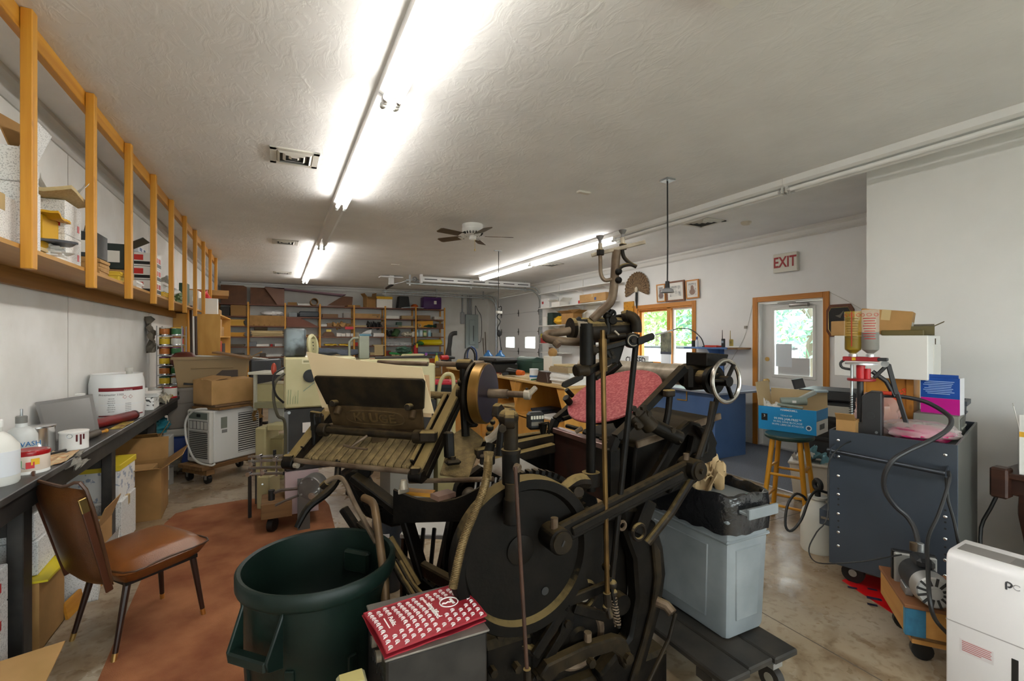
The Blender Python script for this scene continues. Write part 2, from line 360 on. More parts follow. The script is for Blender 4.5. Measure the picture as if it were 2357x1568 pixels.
for y0,y1,z0,z1 in[(dr,gy0,.01,DZ-.025),(gy1,dl,.01,DZ-.025),(gy0,gy1,.01,gz0),(gy0,gy1,gz1,DZ-.025)]:b.bb((dx0,y0,z0),(dx1,y1,z1))
P('door_leaf',b,dm,door)
b=B()
for y0,y1,z0,z1 in[(gy0-.03,gy0+.012,gz0-.03,gz1+.03),(gy1-.012,gy1+.03,gz0-.03,gz1+.03),(gy0,gy1,gz0-.03,gz0+.012),(gy0,gy1,gz1-.012,gz1+.03)]:b.bb((dx0-.014,y0,z0),(dx0,y1,z1))
P('glazing_bead',b,dm,door,.004)
b=B();b.bb((dx0+.015,gy0,gz0),(dx0+.02,gy1,gz1));P('pane',b,glass('window_glass',(.93,.98,.98),.06),door)
for z0,z1 in((.15,.85),):
 for y0,y1 in((dr+.12,dr+.40),(dl-.40,dl-.12)):
  b=B();b.bb((dx0-.006,y0,z0),(dx0,y1,z1));pn=P('door_panel',b,dm,door,.005)
  b=B();b.bb((dx0-.010,y0+.04,z0+.04),(dx0-.006,y1-.04,z1-.04));P('raised_field',b,dm,pn,.003)
b=B();b.cyl((dx0,dl-.07,.93),(dx0-.012,dl-.07,.93),.032,n=20);b.cyl((dx0-.012,dl-.07,.93),(dx0-.04,dl-.07,.93),.011);b.ball((dx0-.058,dl-.07,.93),(.022,.029,.029));P('door_knob',b,M_BRASS,door,label='brass door knob')
b=B();b.cyl((dx0,dl-.07,1.24),(dx0-.014,dl-.07,1.24),.030,n=20);b.bb((dx0-.028,dl-.086,1.234),(dx0-.012,dl-.054,1.246));P('deadbolt',b,M_BRASS,door,label='brass deadbolt turn')
b=B();b.bb((dx0-.065,dr+.19,1.955),(dx0,dr+.44,2.01));cl=P('door_closer',b,mat('closer_bronze',(.30,.29,.28),.35,.7),door,.012,seg=2)
b=B();b.bar((dx0-.04,dr+.33,2.012),(dx0-.045,dr+.52,2.02),.02,.006);b.bb((dx0-.06,dr+.36,2.016),(dx0-.03,dr+.60,2.028));P('closer_arm',b,mat('closer_bronze',(.3,.29,.28),.35,.7),cl)
b=B();b.bb((XR,DY0+.02,0),(X1,DY1-.02,.018));P('threshold',b,M_ALU,door)
b=B();b.bb((dx0+.008,gy0+.3,1.14),(dx0+.0095,gy1-.02,1.46));sg=O('door_notice',b,C('d7dde2',.7),'pale paper notice taped inside the exit door glass','notice')
b=B();b.bb((dx0+.010,gy0+.06,gz0+.01),(dx0+.0145,gy1-.05,1.27));O('notice_board',b,C('c9c9c9',.7),'grey cardboard sheet standing low in the exit door glass','card')
WIN=T('window_1','wooden two-pane window over the blue desk',None,(XR,(WY0+WY1)/2,WZ0),kind='structure')
b=B()
for y0,y1,z0,z1 in[(WY0-.075,WY0,WZ0-.09,WZ1+.075),(WY1,WY1+.075,WZ0-.09,WZ1+.075)]:b.bb((XR-.02,y0,z0),(XR,y1,z1))
P('casing',b,M_OAK,WIN,.004)
b=B();b.bb((XR-.021,WY0,WZ1),(XR,WY1,WZ1+.075));P('casing',b,M_OAKY,WIN,.004)
b=B();b.bb((XR-.05,WY0-.09,WZ0-.03),(XR,WY1+.09,WZ0));P('window_sill',b,M_OAKY,WIN,.005)
ym=6.20
b=B();b.bb((XR,ym-.045,WZ0),(XR+.09,ym+.045,WZ1));P('mullion',b,M_OAK,WIN,.004)
b=B();b.bb((XR,WY0,WZ0),(X1,WY0+.02,WZ1));b.bb((XR,WY1-.02,WZ0),(X1,WY1,WZ1));b.bb((XR,WY0,WZ1-.02),(X1,WY1,WZ1));b.bb((XR,WY0,WZ0),(X1,WY1,WZ0+.02));P('jamb_liner',b,M_OAK,WIN)
for y0,y1 in((WY0+.02,ym-.045),(ym+.045,WY1-.02)):
 b=B();x0,x1=XR+.05,XR+.09;k=.038
 b.bb((x0,y0,WZ0+.02),(x1,y0+k,WZ1-.02));b.bb((x0,y1-k,WZ0+.02),(x1,y1,WZ1-.02));b.bb((x0,y0+k,WZ0+.02),(x1,y1-k,WZ0+.02+k));b.bb((x0,y0+k,WZ1-.02-k),(x1,y1-k,WZ1-.02))
 sa=P('sash',b,M_WHITE if y0<6 else M_OAK,WIN,.003)
 b=B();b.bb((x0+.018,y0+k,WZ0+.02+k),(x0+.022,y1-k,WZ1-.02-k));P('pane',b,glass('window_glass'),sa)
GD=T('door_2','white sectional garage door with two square panes',None,(XR+.02,(GY0+GY1)/2,0),kind='structure')
gm=mat('garage_door_white',(.72,.73,.74),.5);zs=[0,.62,1.17,1.73,2.27,GZ]
wz0,wz1=1.27,1.58;wins=[(11.06,11.63),(12.30,12.87)]
for i in range(5):
 z0,z1=zs[i],zs[i+1]-.008;b=B();xs0,xs1=XR+.03,XR+.075
 if i==2:
  ys=[GY0,*wins[0],*wins[1],GY1]
  for j in range(0,6,2):b.bb((xs0,ys[j],z0),(xs1,ys[j+1],z1))
  for y0,y1 in wins:b.bb((xs0,y0,z0),(xs1,y1,wz0));b.bb((xs0,y0,wz1),(xs1,y1,z1))
 else:b.bb((xs0,GY0,z0),(xs1,GY1,z1))
 pn=P('door_section',b,gm,GD)
 if i==2:
  for y0,y1 in wins:
   b=B();k=.025
   for a in[(y0-k,y0,wz0-k,wz1+k),(y1,y1+k,wz0-k,wz1+k),(y0,y1,wz0-k,wz0),(y0,y1,wz1,wz1+k)]:b.bb((xs0-.01,a[0],a[2]),(xs0,a[1],a[3]))
   P('window_frame',b,M_WHITE,pn);b=B();b.bb((xs0+.02,y0,wz0),(xs0+.024,y1,wz1));P('pane',b,glass('window_glass'),pn)
 if i:b=B();b.bb((XR+.06,GY0,z0-.03),(XR+.085,GY1,z0+.03));P('joint_light_stop',b,gm,pn)  # unseen backing strip added to stop daylight leaking between door sections
 if i:
  for y in(GY0+.12,12.05,GY1-.15):
   b=B();b.prism([(xs0-.006,y-.012,z0-.10),(xs0-.006,y+.012,z0-.10),(xs0-.006,y+.03,z0),(xs0-.006,y+.012,z0+.10),(xs0-.006,y-.012,z0+.10),(xs0-.006,y-.03,z0)],(.006,0,0));b.cyl((xs0-.012,y-.05,z0),(xs0-.012,y+.05,z0),.01,n=8)
   P('hinge',b,mat('dark_hinge',(.10,.10,.10),.5,.6),pn)
b=B();b.bb((XR-.012,GY0-.03,0),(XR,GY0,GZ));b.bb((XR-.012,GY1,0),(XR,GY1+.09,GZ));b.bb((XR-.012,GY0-.03,GZ),(XR,GY1+.09,GZ+.09));ST('trim_7',b,M_TRIMW)
def gtrack(y,s,lab):
 r=T('door_track',lab,'track',(XR-.06,y,0));R_=.32;zt=2.80
 pts=[(XR-.06,y,.02),(XR-.06,y,zt-R_)]+[(XR-.06-R_+R_*math.cos(a),y,zt-R_+R_*math.sin(a))for a in[pi/2*i/8 for i in range(1,9)]]+[(2.62,y,zt)]
 for dz in(-.0,):
  b=B();b.tube(pts,.026,6,cap=True);P('lower_rail',b,M_STEEL,r)
 p2=[(XR-.06,y,zt-.25)]+[(XR-.06-.22+.22*math.cos(a),y,zt-.17+.24*math.sin(a))for a in[pi/2*i/6 for i in range(0,7)]]+[(2.62,y,zt+.07)]
 b=B();b.tube(p2,.022,6);P('upper_rail',b,M_STEEL,r)
 b=B();b.bb((XR-.05,y-.035,0),(XR-.012,y+.035,zt-.3));P('wall_angle',b,M_STEEL,r)
 for x in(2.7,4.2,5.7):
  b=B();b.bb((x-.02,y-.01,zt-.05),(x+.02,y+.01,H));P('hanger',b,M_STEEL,r)
 return r
gtrack(13.42,1,'galvanised double garage rail bending down beside the corner conduit');gtrack(10.66,-1,'galvanised garage rail nearest the white wall shelves')
r=T('ceiling_rail_channel','white slotted steel channel hung below the ceiling over the garage rails','channel',(2.95,10.55,2.86))
b=B();b.bb((2.95,10.50,2.84),(5.75,10.53,2.955));P('web',b,mat('white_steel',(.80,.81,.82),.35),r)
for i in range(7):b=B();b.bb((3.0+i*.4,10.496,2.885),(3.3+i*.4,10.501,2.905));P('slot',b,mat('slot_dark',(.05,.05,.06),.8),r)
b=B();b.bb((2.90,10.47,2.80),(2.95,10.56,H));P('end_bracket',b,mat('white_steel',(.8,.81,.82),.35),r)
r=T('door_spring','dark extension spring with pulley on a white ceiling bracket','spring',(2.6,10.9,2.75))
b=B();b.tube([(2.36+.001*i,11.6-.0145*i,2.76+.001*i)for i in range(0,40,4)],.032,10);P('coil',b,mat('spring_black',(.03,.03,.03),.45,.5),r)
b=B();b.tube([(2.40,11.05,2.80),(2.78,10.62,2.89)],.007,6);P('cable',b,M_STEEL,r)
b=B();b.ring((2.80,10.60,2.89),(.3,-1,0),.05,.016,20);b.cyl((2.80,10.62,2.89),(2.80,10.58,2.89),.012);P('pulley',b,mat('pulley_grey',(.25,.25,.26),.4,.7),r)
b=B();b.bb((2.10,10.95,2.95),(2.62,11.2,2.975));b.bb((2.32,11.02,2.80),(2.42,11.14,3.0));P('bracket',b,mat('white_steel',(.8,.81,.82),.35),r)
r=T('breaker_panel','grey steel electrical panel on the back wall under conduits','breaker panel',(5.56,YB-.05,1.22))
gp=mat('panel_grey',(.30,.34,.33),.45,.3)
b=B();b.bb((5.36,YB-.1,1.22),(5.79,YB-.004,2.31));P('enclosure',b,gp,r,.006)
b=B();b.bb((5.47,YB-.125,1.33),(5.68,YB-.1,2.14));dr_=P('panel_door',b,gp,r,.02)
b=B();b.bb((5.60,YB-.13,1.45),(5.625,YB-.124,1.95));P('latch_slot',b,M_BLACK,dr_)
for x,r0 in((5.26,.028),(5.44,.022),(5.51,.022),(5.57,.022)):
 b=B();b.cyl((x,YB-.05,2.31 if x>5.3 else 2.05),(x,YB-.05,2.96),r0,n=10);P('conduit',b,mat('conduit_grey',(.34,.35,.36),.5,.4),r)
b=B();b.bb((5.20,YB-.1,2.0),(5.32,YB-.004,2.38));P('elbow_box',b,mat('conduit_grey',(.34,.35,.36),.5,.4),r,.02)
b=B();b.tube([(5.72,YB-.03,2.31),(5.72,YB-.03,2.6),(5.80,YB-.03,2.45),(5.93,YB-.02,2.2),(5.92,YB-.02,1.5),(5.80,YB-.03,1.4)],.009,6,sm=4);P('cable',b,M_BLACK,r)
M_TUBE=mat('lit_tube',(1.0,.97,.92),.4,emit=10.5);M_TUBEOFF=mat('unlit_tube',(.86,.86,.85),.25);M_FIX=mat('fixture_white',(.80,.80,.79),.35)
def strip(x,y0,lit,lab,tubes=True):
 L_=2.44;r=T('fluorescent_light',lab,'ceiling light',(x,y0+L_/2,H-.06),'fluorescent strips on the ceiling')
 b=B();b.prism([(x-.070,y0,H),(x+.070,y0,H),(x+.070,y0,H-.055),(x+.04,y0,H-.072),(x-.04,y0,H-.072),(x-.070,y0,H-.055)],(0,L_-.004,0));P('housing',b,M_FIX,r,sm=.3)
 for s in(-1,1):
  if tubes:
   b=B();b.cyl((x+s*.036,y0+.045,H-.105),(x+s*.036,y0+L_-.05,H-.105),.019,n=14);t=P('tube',b,M_TUBE if lit else M_TUBEOFF,r)
   [P('end_cap',B().cyl((x+s*.036,yy,H-.105),(x+s*.036,yy+.025,H-.105),.0195,n=12),M_ALU,t)for yy in(y0+.03,y0+L_-.06)]
  for yy in(y0+.012,y0+L_-.03):b=B();b.bb((x+s*.036-.013,yy,H-.128),(x+s*.036+.013,yy+.018,H-.07));P('lampholder',b,C('c9c9c6',.5),r,.004)
 return r
XA,XB2=.585,4.215;names=['nearest','second','third','fourth','farthest']
for i,lab in enumerate(['lit double-tube strip behind the near end of the left ceiling row','lit fluorescent strip nearest the camera, running out of the top edge','long lit strip in the left ceiling row beside the large air vent','unlit grey strip in the left ceiling row, without glow','lit strip beyond the dark gap in the left ceiling row','farthest lit strip of the left ceiling row near the shelves']):
 strip(XA,.31+2.44*(i-1),i!=3,lab,i!=3)
for i,lab in enumerate(['unlit white strip nearest the camera in the right ceiling row','unlit white strip before the lit tubes in the right ceiling row','lit strip in the right ceiling row behind the suction arm','farthest lit strip of the right ceiling row near the garage rails']):
 strip(XB2,.31+2.44*i,i>1,lab)
def vent(x,y,s,lab):
 r=T('ceiling_vent',lab,'air vent',(x,y,H-.015),'square air vents in the ceiling');vm=mat('vent_cream',(.66,.64,.58),.5)
 b=B();k=.05
 for a in[(-1,-1,1,-1+2*k/s),(-1,1-2*k/s,1,1),(-1,-1,-1+2*k/s,1),(1-2*k/s,-1,1,1)]:b.bb((x+a[0]*s/2,y+a[1]*s/2,H-.012),(x+a[2]*s/2,y+a[3]*s/2,H))
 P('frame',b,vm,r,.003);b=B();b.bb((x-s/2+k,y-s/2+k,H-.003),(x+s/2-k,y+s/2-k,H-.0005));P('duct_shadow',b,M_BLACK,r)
 for j in range(3):
  h0=s/2-k-j*(s/2-k)/3.0;h1=h0-.022;b=B()
  q=lambda h,z:[(x-h,y-h,z),(x+h,y-h,z),(x+h,y+h,z),(x-h,y+h,z)]
  for i in range(4):
   A,D=q(h0,H-.004),q(h1,H-.02);E=q(h1+.004,H-.02);
   b.add([A[i],A[(i+1)%4],D[(i+1)%4],D[i]],[(0,1,2,3)])
  P('louver',b,vm,r)
vent(.12,4.18,.36,'square louvered ceiling vent nearest the camera');vent(.10,7.9,.36,'second louvered ceiling vent along the left row');vent(.09,11.6,.36,'small far louvered vent near the back shelves')
vent(4.78,4.22,.40,'louvered ceiling vent between the pendant cord and smoke alarm');vent(4.79,7.93,.40,'louvered ceiling vent just past the lit right strip')
b=B();b.lathe([(0,-.035),(.045,-.035),(.06,-.02),(.065,0),(0,0)],20,(5.27,3.97,H));O('smoke_detector',b,C('cfc6b4',.5),'round cream smoke alarm on the ceiling by the exit','smoke alarm')
b=B();b.bb((1.33,1.0,H-.07),(1.726,1.374,H));O('ceiling_box',b,mat('white_box_fixture',(.85,.84,.80),.5),'white square ceiling fixture cut off by the top edge','ceiling fixture',bev=.004)
b=B();b.bb((2.66,3.84,H-.02),(2.80,3.90,H));O('ceiling_latch',b,C('d8d2c8',.6),'tiny pale latch plate stuck to the middle of the ceiling','plate',bev=.004)
b=B();b.bb((2.0,9.3,H-.012),(2.15,9.36,H));O('ceiling_tag',b,C('e4e0d8',.6),'small white tag on the ceiling before the door spring','plate')
fx,fy=2.24,5.63
r=T('ceiling_fan','white hugger ceiling fan with five brown blades','ceiling fan',(fx,fy,H-.2))
b=B();b.lathe([(.13,0),(.135,-.01),(.13,-.05),(.135,-.055),(.132,-.09),(.10,-.135),(.06,-.14),(0,-.14)],32,(fx,fy,H));P('motor_housing',b,M_WHITE,r)
b=B();b.lathe([(.035,-.14),(.045,-.145),(.045,-.19),(.03,-.205),(0,-.205)],20,(fx,fy,H));P('switch_cup',b,M_WHITE,r)
for i in range(20):
 a=2*pi*i/20;b=B();b.box((fx+.117*math.cos(a),fy+.117*math.sin(a),H-.115),(.03,.009,.03),R=M.Rotation(a,3,'Z')@M.Rotation(.7,3,'Y'));P('vent_slot',b,M_BLACK,r)
bw=wood('fan_blade','4a3c2c','6a583f','x',.5,20,.1,False)
for i,a in enumerate([rad(-26.5+72*k+8)for k in range(5)]):
 R3=M.Rotation(a,4,'Z')@M.Rotation(.2,4,'X');mm=M.Translation((fx,fy,H-.155))@R3
 b=B(mm);b.prism([(.16,-.045,0),(.20,-.055,0),(.50,-.062,0),(.525,-.045,0),(.525,.045,0),(.50,.062,0),(.20,.055,0),(.16,.045,0)],(0,0,.007));bl=P('blade',b,bw,r)
 b=B(mm);b.prism([(.07,-.012,-.004),(.15,-.01,-.004),(.17,-.045,-.004),(.20,-.04,-.004),(.20,.04,-.004),(.17,.045,-.004),(.15,.01,-.004),(.07,.012,-.004)],(0,0,.004));P('blade_iron',b,M_WHITE,bl)
b=B();b.tube([(fx+.02,fy-.03,H-.2),(fx+.02,fy-.03,H-.32)],.0025,5);b.ball((fx+.02,fy-.03,H-.33),(.01,.01,.014),8,6);P('pull_chain',b,M_BRASS,r)
px,py=3.21,3.23
r=T('pendant_lamp','small shaded work lamp hanging on a long black cord','pendant lamp',(px,py,1.95))
b=B();b.bb((px-.05,py-.05,H-.018),(px+.05,py+.05,H));P('ceiling_plate',b,M_STEEL,r)
b=B();b.tube([(px,py,H-.01),(px+.004,py,2.4),(px,py,2.06)],.0075,6);P('cord',b,M_BLACK,r)
b=B();b.cyl((px,py,1.99),(px,py,2.06),.022,.018);P('socket',b,M_BLACK,r)
b=B();b.lathe([(.02,2.0),(.05,1.985),(.062,1.955),(.058,1.957),(.045,1.98),(.018,1.993)],20,(px,py,0));P('lamp_shade',b,mat('shade_grey',(.35,.36,.38),.4,.5),r)
cx_,cy_=3.29,7.1
r=T('hanging_power_cord','long hanging power cord with plug heads dangling before the garage door','power cord',(cx_,cy_,1.5))
b=B();b.tube([(cx_,cy_,H),(cx_,cy_,2.05)],.006,6);P('drop_cord',b,M_BLACK,r)
b=B();b.bb((cx_-.08,cy_-.02,H-.012),(cx_+.05,cy_+.02,H));P('ceiling_hook',b,M_STEEL,r)
b=B();b.box((cx_+.01,cy_,1.97),(.12,.05,.045),.4);P('outlet_head',b,C('d8d6cf',.5),r,.006)
b=B();b.tube([(cx_,cy_,2.05),(cx_+.05,cy_,2.07),(cx_+.04,cy_,1.98),(cx_-.03,cy_,1.9),(cx_+.03,cy_,1.82),(cx_-.02,cy_,1.7),(cx_+.03,cy_+.02,1.55),(cx_+.06,cy_,1.25)],.008,6,sm=4);P('loose_cord',b,M_BLACK,r)
b=B();b.ball((cx_+.01,cy_,1.62),(.04,.03,.06),10,8);P('plug_head',b,M_BLACK,r)
b=B();b.bb((XR+.4,-20,-.25),(70,60,-.15));b.bb((-40,-40,-.25),(XR+.4,YF-.4,-.15));O('driveway',b,mat('grey_paving','8c8b7c',.9,col2='a09f90',vs=3),'neutral grey lawn outside the windows','driveway',kind='structure')  # ground made neutral grey so no green light bounces indoors
lm=mat('leaf_green','6f9d4a',.7,col2='a9cc80',vs=1.5);lm2=mat('leaf_bluegreen','78a890',.7,col2='a9cbb6',vs=1.5);bk=mat('bark',(.22,.18,.14),.9)
def tree(x,y,h,rad_,lab,m2,seed,trunk=.12,nl=2400):
 r=T('tree',lab,'tree',(x,y,-.15),'trees outside the windows');rnd=random.Random(seed)
 b=B();b.tube([(x,y,-.16),(x+.1,y,h*.5),(x,y+.1,h*.85)],[trunk,trunk*.7,trunk*.3],7);P('trunk',b,bk,r)
 for k in range(4):
  a=rnd.uniform(0,6.28);b=B();b.tube([(x+.05,y,h*(.3+.1*k)),(x+math.cos(a)*rad_*.7,y+math.sin(a)*rad_*.7,h*(.55+.1*k))],[trunk*.4,trunk*.1],5);P('branch',b,bk,r)
 b=B()
 for k in range(nl):
  while True:
   d=V((rnd.uniform(-1,1),rnd.uniform(-1,1),rnd.uniform(-1,1)))
   if.25<d.length<1 and noise.noise(d*2.2+V((seed,0,0)))>-.12:break
  c=V((x+d.x*rad_,y+d.y*rad_,h*.58+d.z*h*.43));s=rnd.uniform(.09,.2)
  u=V((rnd.uniform(-1,1),rnd.uniform(-1,1),rnd.uniform(-1,1))).normalized();v=u.orthogonal().normalized()
  b.add([c-u*s,c+v*s*.5,c+u*s,c-v*s*.5],[(0,1,2,3)])
 P('foliage',b,m2,r,kind='stuff')
for i,(x,y,h,rr,m2,lab)in enumerate([(14.5,13.2,6.0,2.2,lm,'leafy green tree filling the left window pane'),(13.5,10.9,5.5,2.1,lm2,'blue-green tree filling the right window pane'),(17,16.8,7,2.6,lm,'far green tree behind the left window pane'),(13.2,8.0,4.2,1.6,lm2,'pale thin tree at the left of the door glass'),(14.0,6.2,3.0,1.5,lm,'low yellow-green shrub tree at the right of the door glass'),(17.5,9.6,4.4,2.2,lm2,'hazy distant tree in the middle of the door glass'),(20,21,7,3,lm,'green tree seen through the garage door panes'),(21,12.6,7.5,3,lm,'tall distant tree between the window trees')]):tree(x,y,h,rr,lab,m2,i+3,nl=(700 if i in(3,4,5)else 2400))
r=T('trailer','white trailer parked outside the office window','trailer',(9.6,8.6,-.15))
b=B();b.bb((8.8,6.6,.35),(10.6,10.4,1.28));P('body',b,C('f0f0ee',.4),r,.05)
for y in(7.6,9.3):b=B();b.cyl((8.75,y,.1),(8.95,y,.1),.26,n=20);P('wheel',b,M_BLACK,r)
b=B();b.bb((8.78,7.3,.95),(8.8,7.55,1.15));P('tail_mark',b,C('c2262c',.5),r)
b=B();b.bb((8.9,6.6,1.28),(10.5,10.4,1.33));P('dark_rail',b,C('2c2f33',.5),r)
M_CARD=mat('cardboard','a97f4b',.8,col2='94703f',vs=5);M_CARD2=mat('cardboard_pale','b8905e',.8,col2='a88350',vs=5);M_CARDI=mat('cardboard_inside','8f6b3c',.85)
M_PAPER=mat('paper_white',(.80,.79,.76),.7,col2=(.70,.69,.66),vs=40,scale=(1,1,12));M_PAPERC=mat('paper_cream','cdb98c',.75,col2='bda678',vs=40,scale=(1,1,12));M_KRAFT=mat('kraft_paper','b58c55',.75,col2='a67d48',vs=20)
M_SPECK=mat('speckled_white_carton',(.78,.78,.77),.6,col2=(.50,.50,.50),vs=160,detail=1,thr=(.55,.62))
M_YEL=C('d9a514',.5);M_RED=C('b3161d',.45);M_LAB=C('e8e6df',.6);M_INKBLK=mat('black_bench_paint',(.018,.017,.016),.45,col2=(.05,.045,.04),vs=7,thr=(.5,.8));M_PRINT=C('2a2a2c',.6)
M_PINE=wood('pine_z','c07f1e','dba037','z',.5,16,.05);M_PINEY=wood('pine_y','b9791d','d59a33','y',.5,16,.05);M_PINEX=wood('pine_x','b9791d','d59a33','x',.5,16,.05)
M_PLY=wood('plywood','c08a36','d8a550','z',.5,5,.2,False);M_OLDW=wood('old_board','6b4a28','8d6a3f','x',.7,14,.06,False)
M_PLAST=C('d9d8d2',.4)
def carton(m,w,d,h,label,mt=None,name='cardboard_box',flaps=None,inner=True,tape=True,group=None,marks=None,cat='box',lab_side=None,wall=.005):
 """flaps: None closed box, else list of (side, angle) with side in -x +x -y +y; angle 0 = standing straight up, 90 = folded out level"""
 mt=mt or M_CARD;r=T(name,label,cat,m,group)
 if flaps is None:
  b=B(m);b.box((0,0,h/2),(w,d,h));P('body',b,mt,r,.004)
  if tape:
   b=B(m);b.box((0,0,h+.0004),(w*1.0,.05,.0012));b.box((w/2+.0004,0,h-.035),(.001,.05,.07));b.box((-w/2-.0004,0,h-.035),(.001,.05,.07));P('tape',b,C('b9a070',.35),r,kind='stuff')
 else:
  b=B(m);t=wall
  b.box((0,0,t/2),(w,d,t));b.box((-w/2+t/2,0,h/2),(t,d,h));b.box((w/2-t/2,0,h/2),(t,d,h));b.box((0,-d/2+t/2,h/2),(w-2*t,t,h));b.box((0,d/2-t/2,h/2),(w-2*t,t,h));P('body',b,mt,r)
  for sd,ang in flaps:
   L_=(d if'x' in sd else w);f=(w if'x' in sd else d)/2*.92;a=rad(ang);sg=1 if sd[0]=='+' else-1
   o=math.sin(a)*f*sg;z=math.cos(a)*f
   if'x' in sd:q=[(sg*w/2,-L_/2,h),(sg*w/2,L_/2,h),(sg*w/2+o,L_/2,h+z),(sg*w/2+o,-L_/2,h+z)];tv=(-t*.8*math.cos(a)*sg,0,t*.8*math.sin(a))
   else:q=[(-L_/2,sg*d/2,h),(L_/2,sg*d/2,h),(L_/2,sg*d/2+o,h+z),(-L_/2,sg*d/2+o,h+z)];tv=(0,-t*.8*math.cos(a)*sg,t*.8*math.sin(a))
   b=B(m);b.prism(q,tv);P('flap',b,mt,r)
 for k in(marks or[]):
  sd,u,v,du,dv,mk_=k;b=B(m);e=.0012
  if sd=='-y':b.box((u,-d/2-e/2,v),(du,e,dv))
  elif sd=='+y':b.box((u,d/2+e/2,v),(du,e,dv))
  elif sd=='+x':b.box((w/2+e/2,u,v),(e,du,dv))
  elif sd=='-x':b.box((-w/2-e/2,u,v),(e,du,dv))
  else:b.box((u,v,h+e/2),(du,dv,e))
  P('label',b,mk_,r)
 return r
def papers(m,w,d,h,label,mt=None,n=6,jit=.01,name='paper_stack',cat='papers',group=None,seed=1):
 """a stack of loose sheets: several slightly shifted packs in one pile"""
 rnd=random.Random(seed+int(w*1000));b=B(m);z=0
 for i in range(n):
  hh=h/n*(1 if n<3 else rnd.uniform(.7,1.3));hh=min(hh,h-z)if i<n-1 else max(h-z,.0015)
  b.box((rnd.uniform(-jit,jit),rnd.uniform(-jit,jit),z+hh/2),(w*rnd.uniform(.96,1),d*rnd.uniform(.96,1),hh),rnd.uniform(-jit,jit)*4);z+=hh
  if z>=h:break
 return O(name,b,mt or M_PAPER,label,cat,group,m=m)
def tincan(m,r_,h,label,body,lid=None,band=None,name='ink_can',cat='can',group=None,rim=True):
 r=T(name,label,cat,m,group);b=B(m);b.lathe([(0,0),(r_,0),(r_*1.02,.004),(r_,.008),(r_,h-.008),(r_*1.03,h-.004),(r_*1.03,h),(r_*.95,h),(r_*.93,h-.004),(0,h-.004)],20);P('body',b,body,r)
 if band:b=B(m);b.lathe([(r_*1.004,h*.15),(r_*1.01,h*.16),(r_*1.01,h*.84),(r_*1.004,h*.85)],20);P('label',b,band,r)
 if lid:b=B(m);b.lathe([(0,h+.003),(r_*.9,h+.003),(r_*1.045,h+.001),(r_*1.045,h-.006),(r_*1.02,h-.007)],20);P('lid',b,lid,r)
 return r
def bottle(m,prof,label,body,capm=None,capr=.02,caph=.03,band=None,bz=None,name='bottle',cat='bottle',group=None):
 r=T(name,label,cat,m,group);b=B(m);b.lathe([(0,0)]+prof,24);P('body',b,body,r);zt=prof[-1][1]
 if capm:b=B(m);b.lathe([(0,zt-.005),(capr,zt-.005),(capr,zt+caph),(capr*.85,zt+caph+.003),(0,zt+caph+.003)],16);P('cap',b,capm,r)
 if band:
  rr=max(p[0]for p in prof)*1.008;b=B(m);b.lathe([(rr*.99,bz[0]),(rr,bz[0]+.001),(rr,bz[1]-.001),(rr*.99,bz[1])],24);P('label',b,band,r)
 return r
def tote(m,w,d,h,label,mt,name='storage_tote',rim=.03,tp=.88,lid=None,cat='storage tote',ribs=True):
 r=T(name,label,cat,m);b=B(m);t=.006;W0,D0=w*tp,d*tp
 def q(a,b_,z):return[(-a/2,-b_/2,z),(a/2,-b_/2,z),(a/2,b_/2,z),(-a/2,b_/2,z)]
 A,Bq,Cq,Dq,E=q(W0,D0,0),q(w,d,h),q(w-2*t,d-2*t,h),q(W0-2*t,D0-2*t,t),None
 fs=[(3,2,1,0)]+[(i,(i+1)%4,4+(i+1)%4,4+i)for i in range(4)]+[(4+i,4+(i+1)%4,8+(i+1)%4,8+i)for i in range(4)]+[(8+i,8+(i+1)%4,12+(i+1)%4,12+i)for i in range(4)]+[(12,13,14,15)]
 b.add(A+Bq+Cq+Dq,fs);P('body',b,mt,r,.012)
 b=B(m)
 for i in range(4):
  p0,p1=V(q(w+.012,d+.012,h-rim/2)[i]),V(q(w+.012,d+.012,h-rim/2)[(i+1)%4]);b.bar(p0,p1,.022,rim)
 P('rim',b,mt,r,kind='stuff')
 if ribs:b=B(m);b.box((0,-(d+D0)/4-.008,h*.62),(w*.55,.012,.012));P('rib',b,mt,r,.004)
 if lid:b=B(m);b.box((0,0,h+.012),(w+.03,d+.03,.03));b.box((0,0,h+.03),(w*.8,d*.8,.015));P('lid',b,lid,r,.008)
 return r
def rag(c,sx,sy,label,mt,amp=.04,fr=3,seed=1,rz=0,name='rag',cat='rag',th=.004,n=14,curl=0,fold=0,R=None):
 b=B();b.sheet(c,sx,sy,th,amp,fr,n,n,seed,rz,curl,R,fold);return O(name,b,mt,label,cat)
def lump(c,r_,label,mt,amp=.35,fr=2.2,seed=1,name='bag',cat='bag',flat=True):
 b=B();b.ball(c,r_,28,18,amp,fr,seed)
 if flat:
  z0=c[2]-r_[2]
  b.v=[V((p.x,p.y,max(p.z,z0)))for p in b.v]
 return O(name,b,mt,label,cat)
SZ=1.95
r=T('hanging_shelf','long pine shelf hung from the ceiling along the left wall','shelf',(-1.19,6,SZ))
b=B();b.bb((XL+.002,1.2,SZ-.02),(-1.022,10.25,SZ));P('shelf_board',b,wood('shelf_ply','a87a3a','c2924c','y',.55,8,.1,False),r)
b=B();b.bb((XL+.002,1.2,SZ-.115),(XL+.04,10.25,SZ-.021));P('wall_cleat',b,wood('cleat_brown','7a4f1d','9a6a2a','y',.5,16,.05),r)
b=B();b.bb((-1.062,.9,2.905),(-1.022,10.3,H-.001));P('ceiling_beam',b,M_PINEY,r,.003)
b=B();b.bb((-1.020,2.82,1.842),(-.978,2.872,H-.001));po=P('hanger_post',b,M_PINE,r,.003)
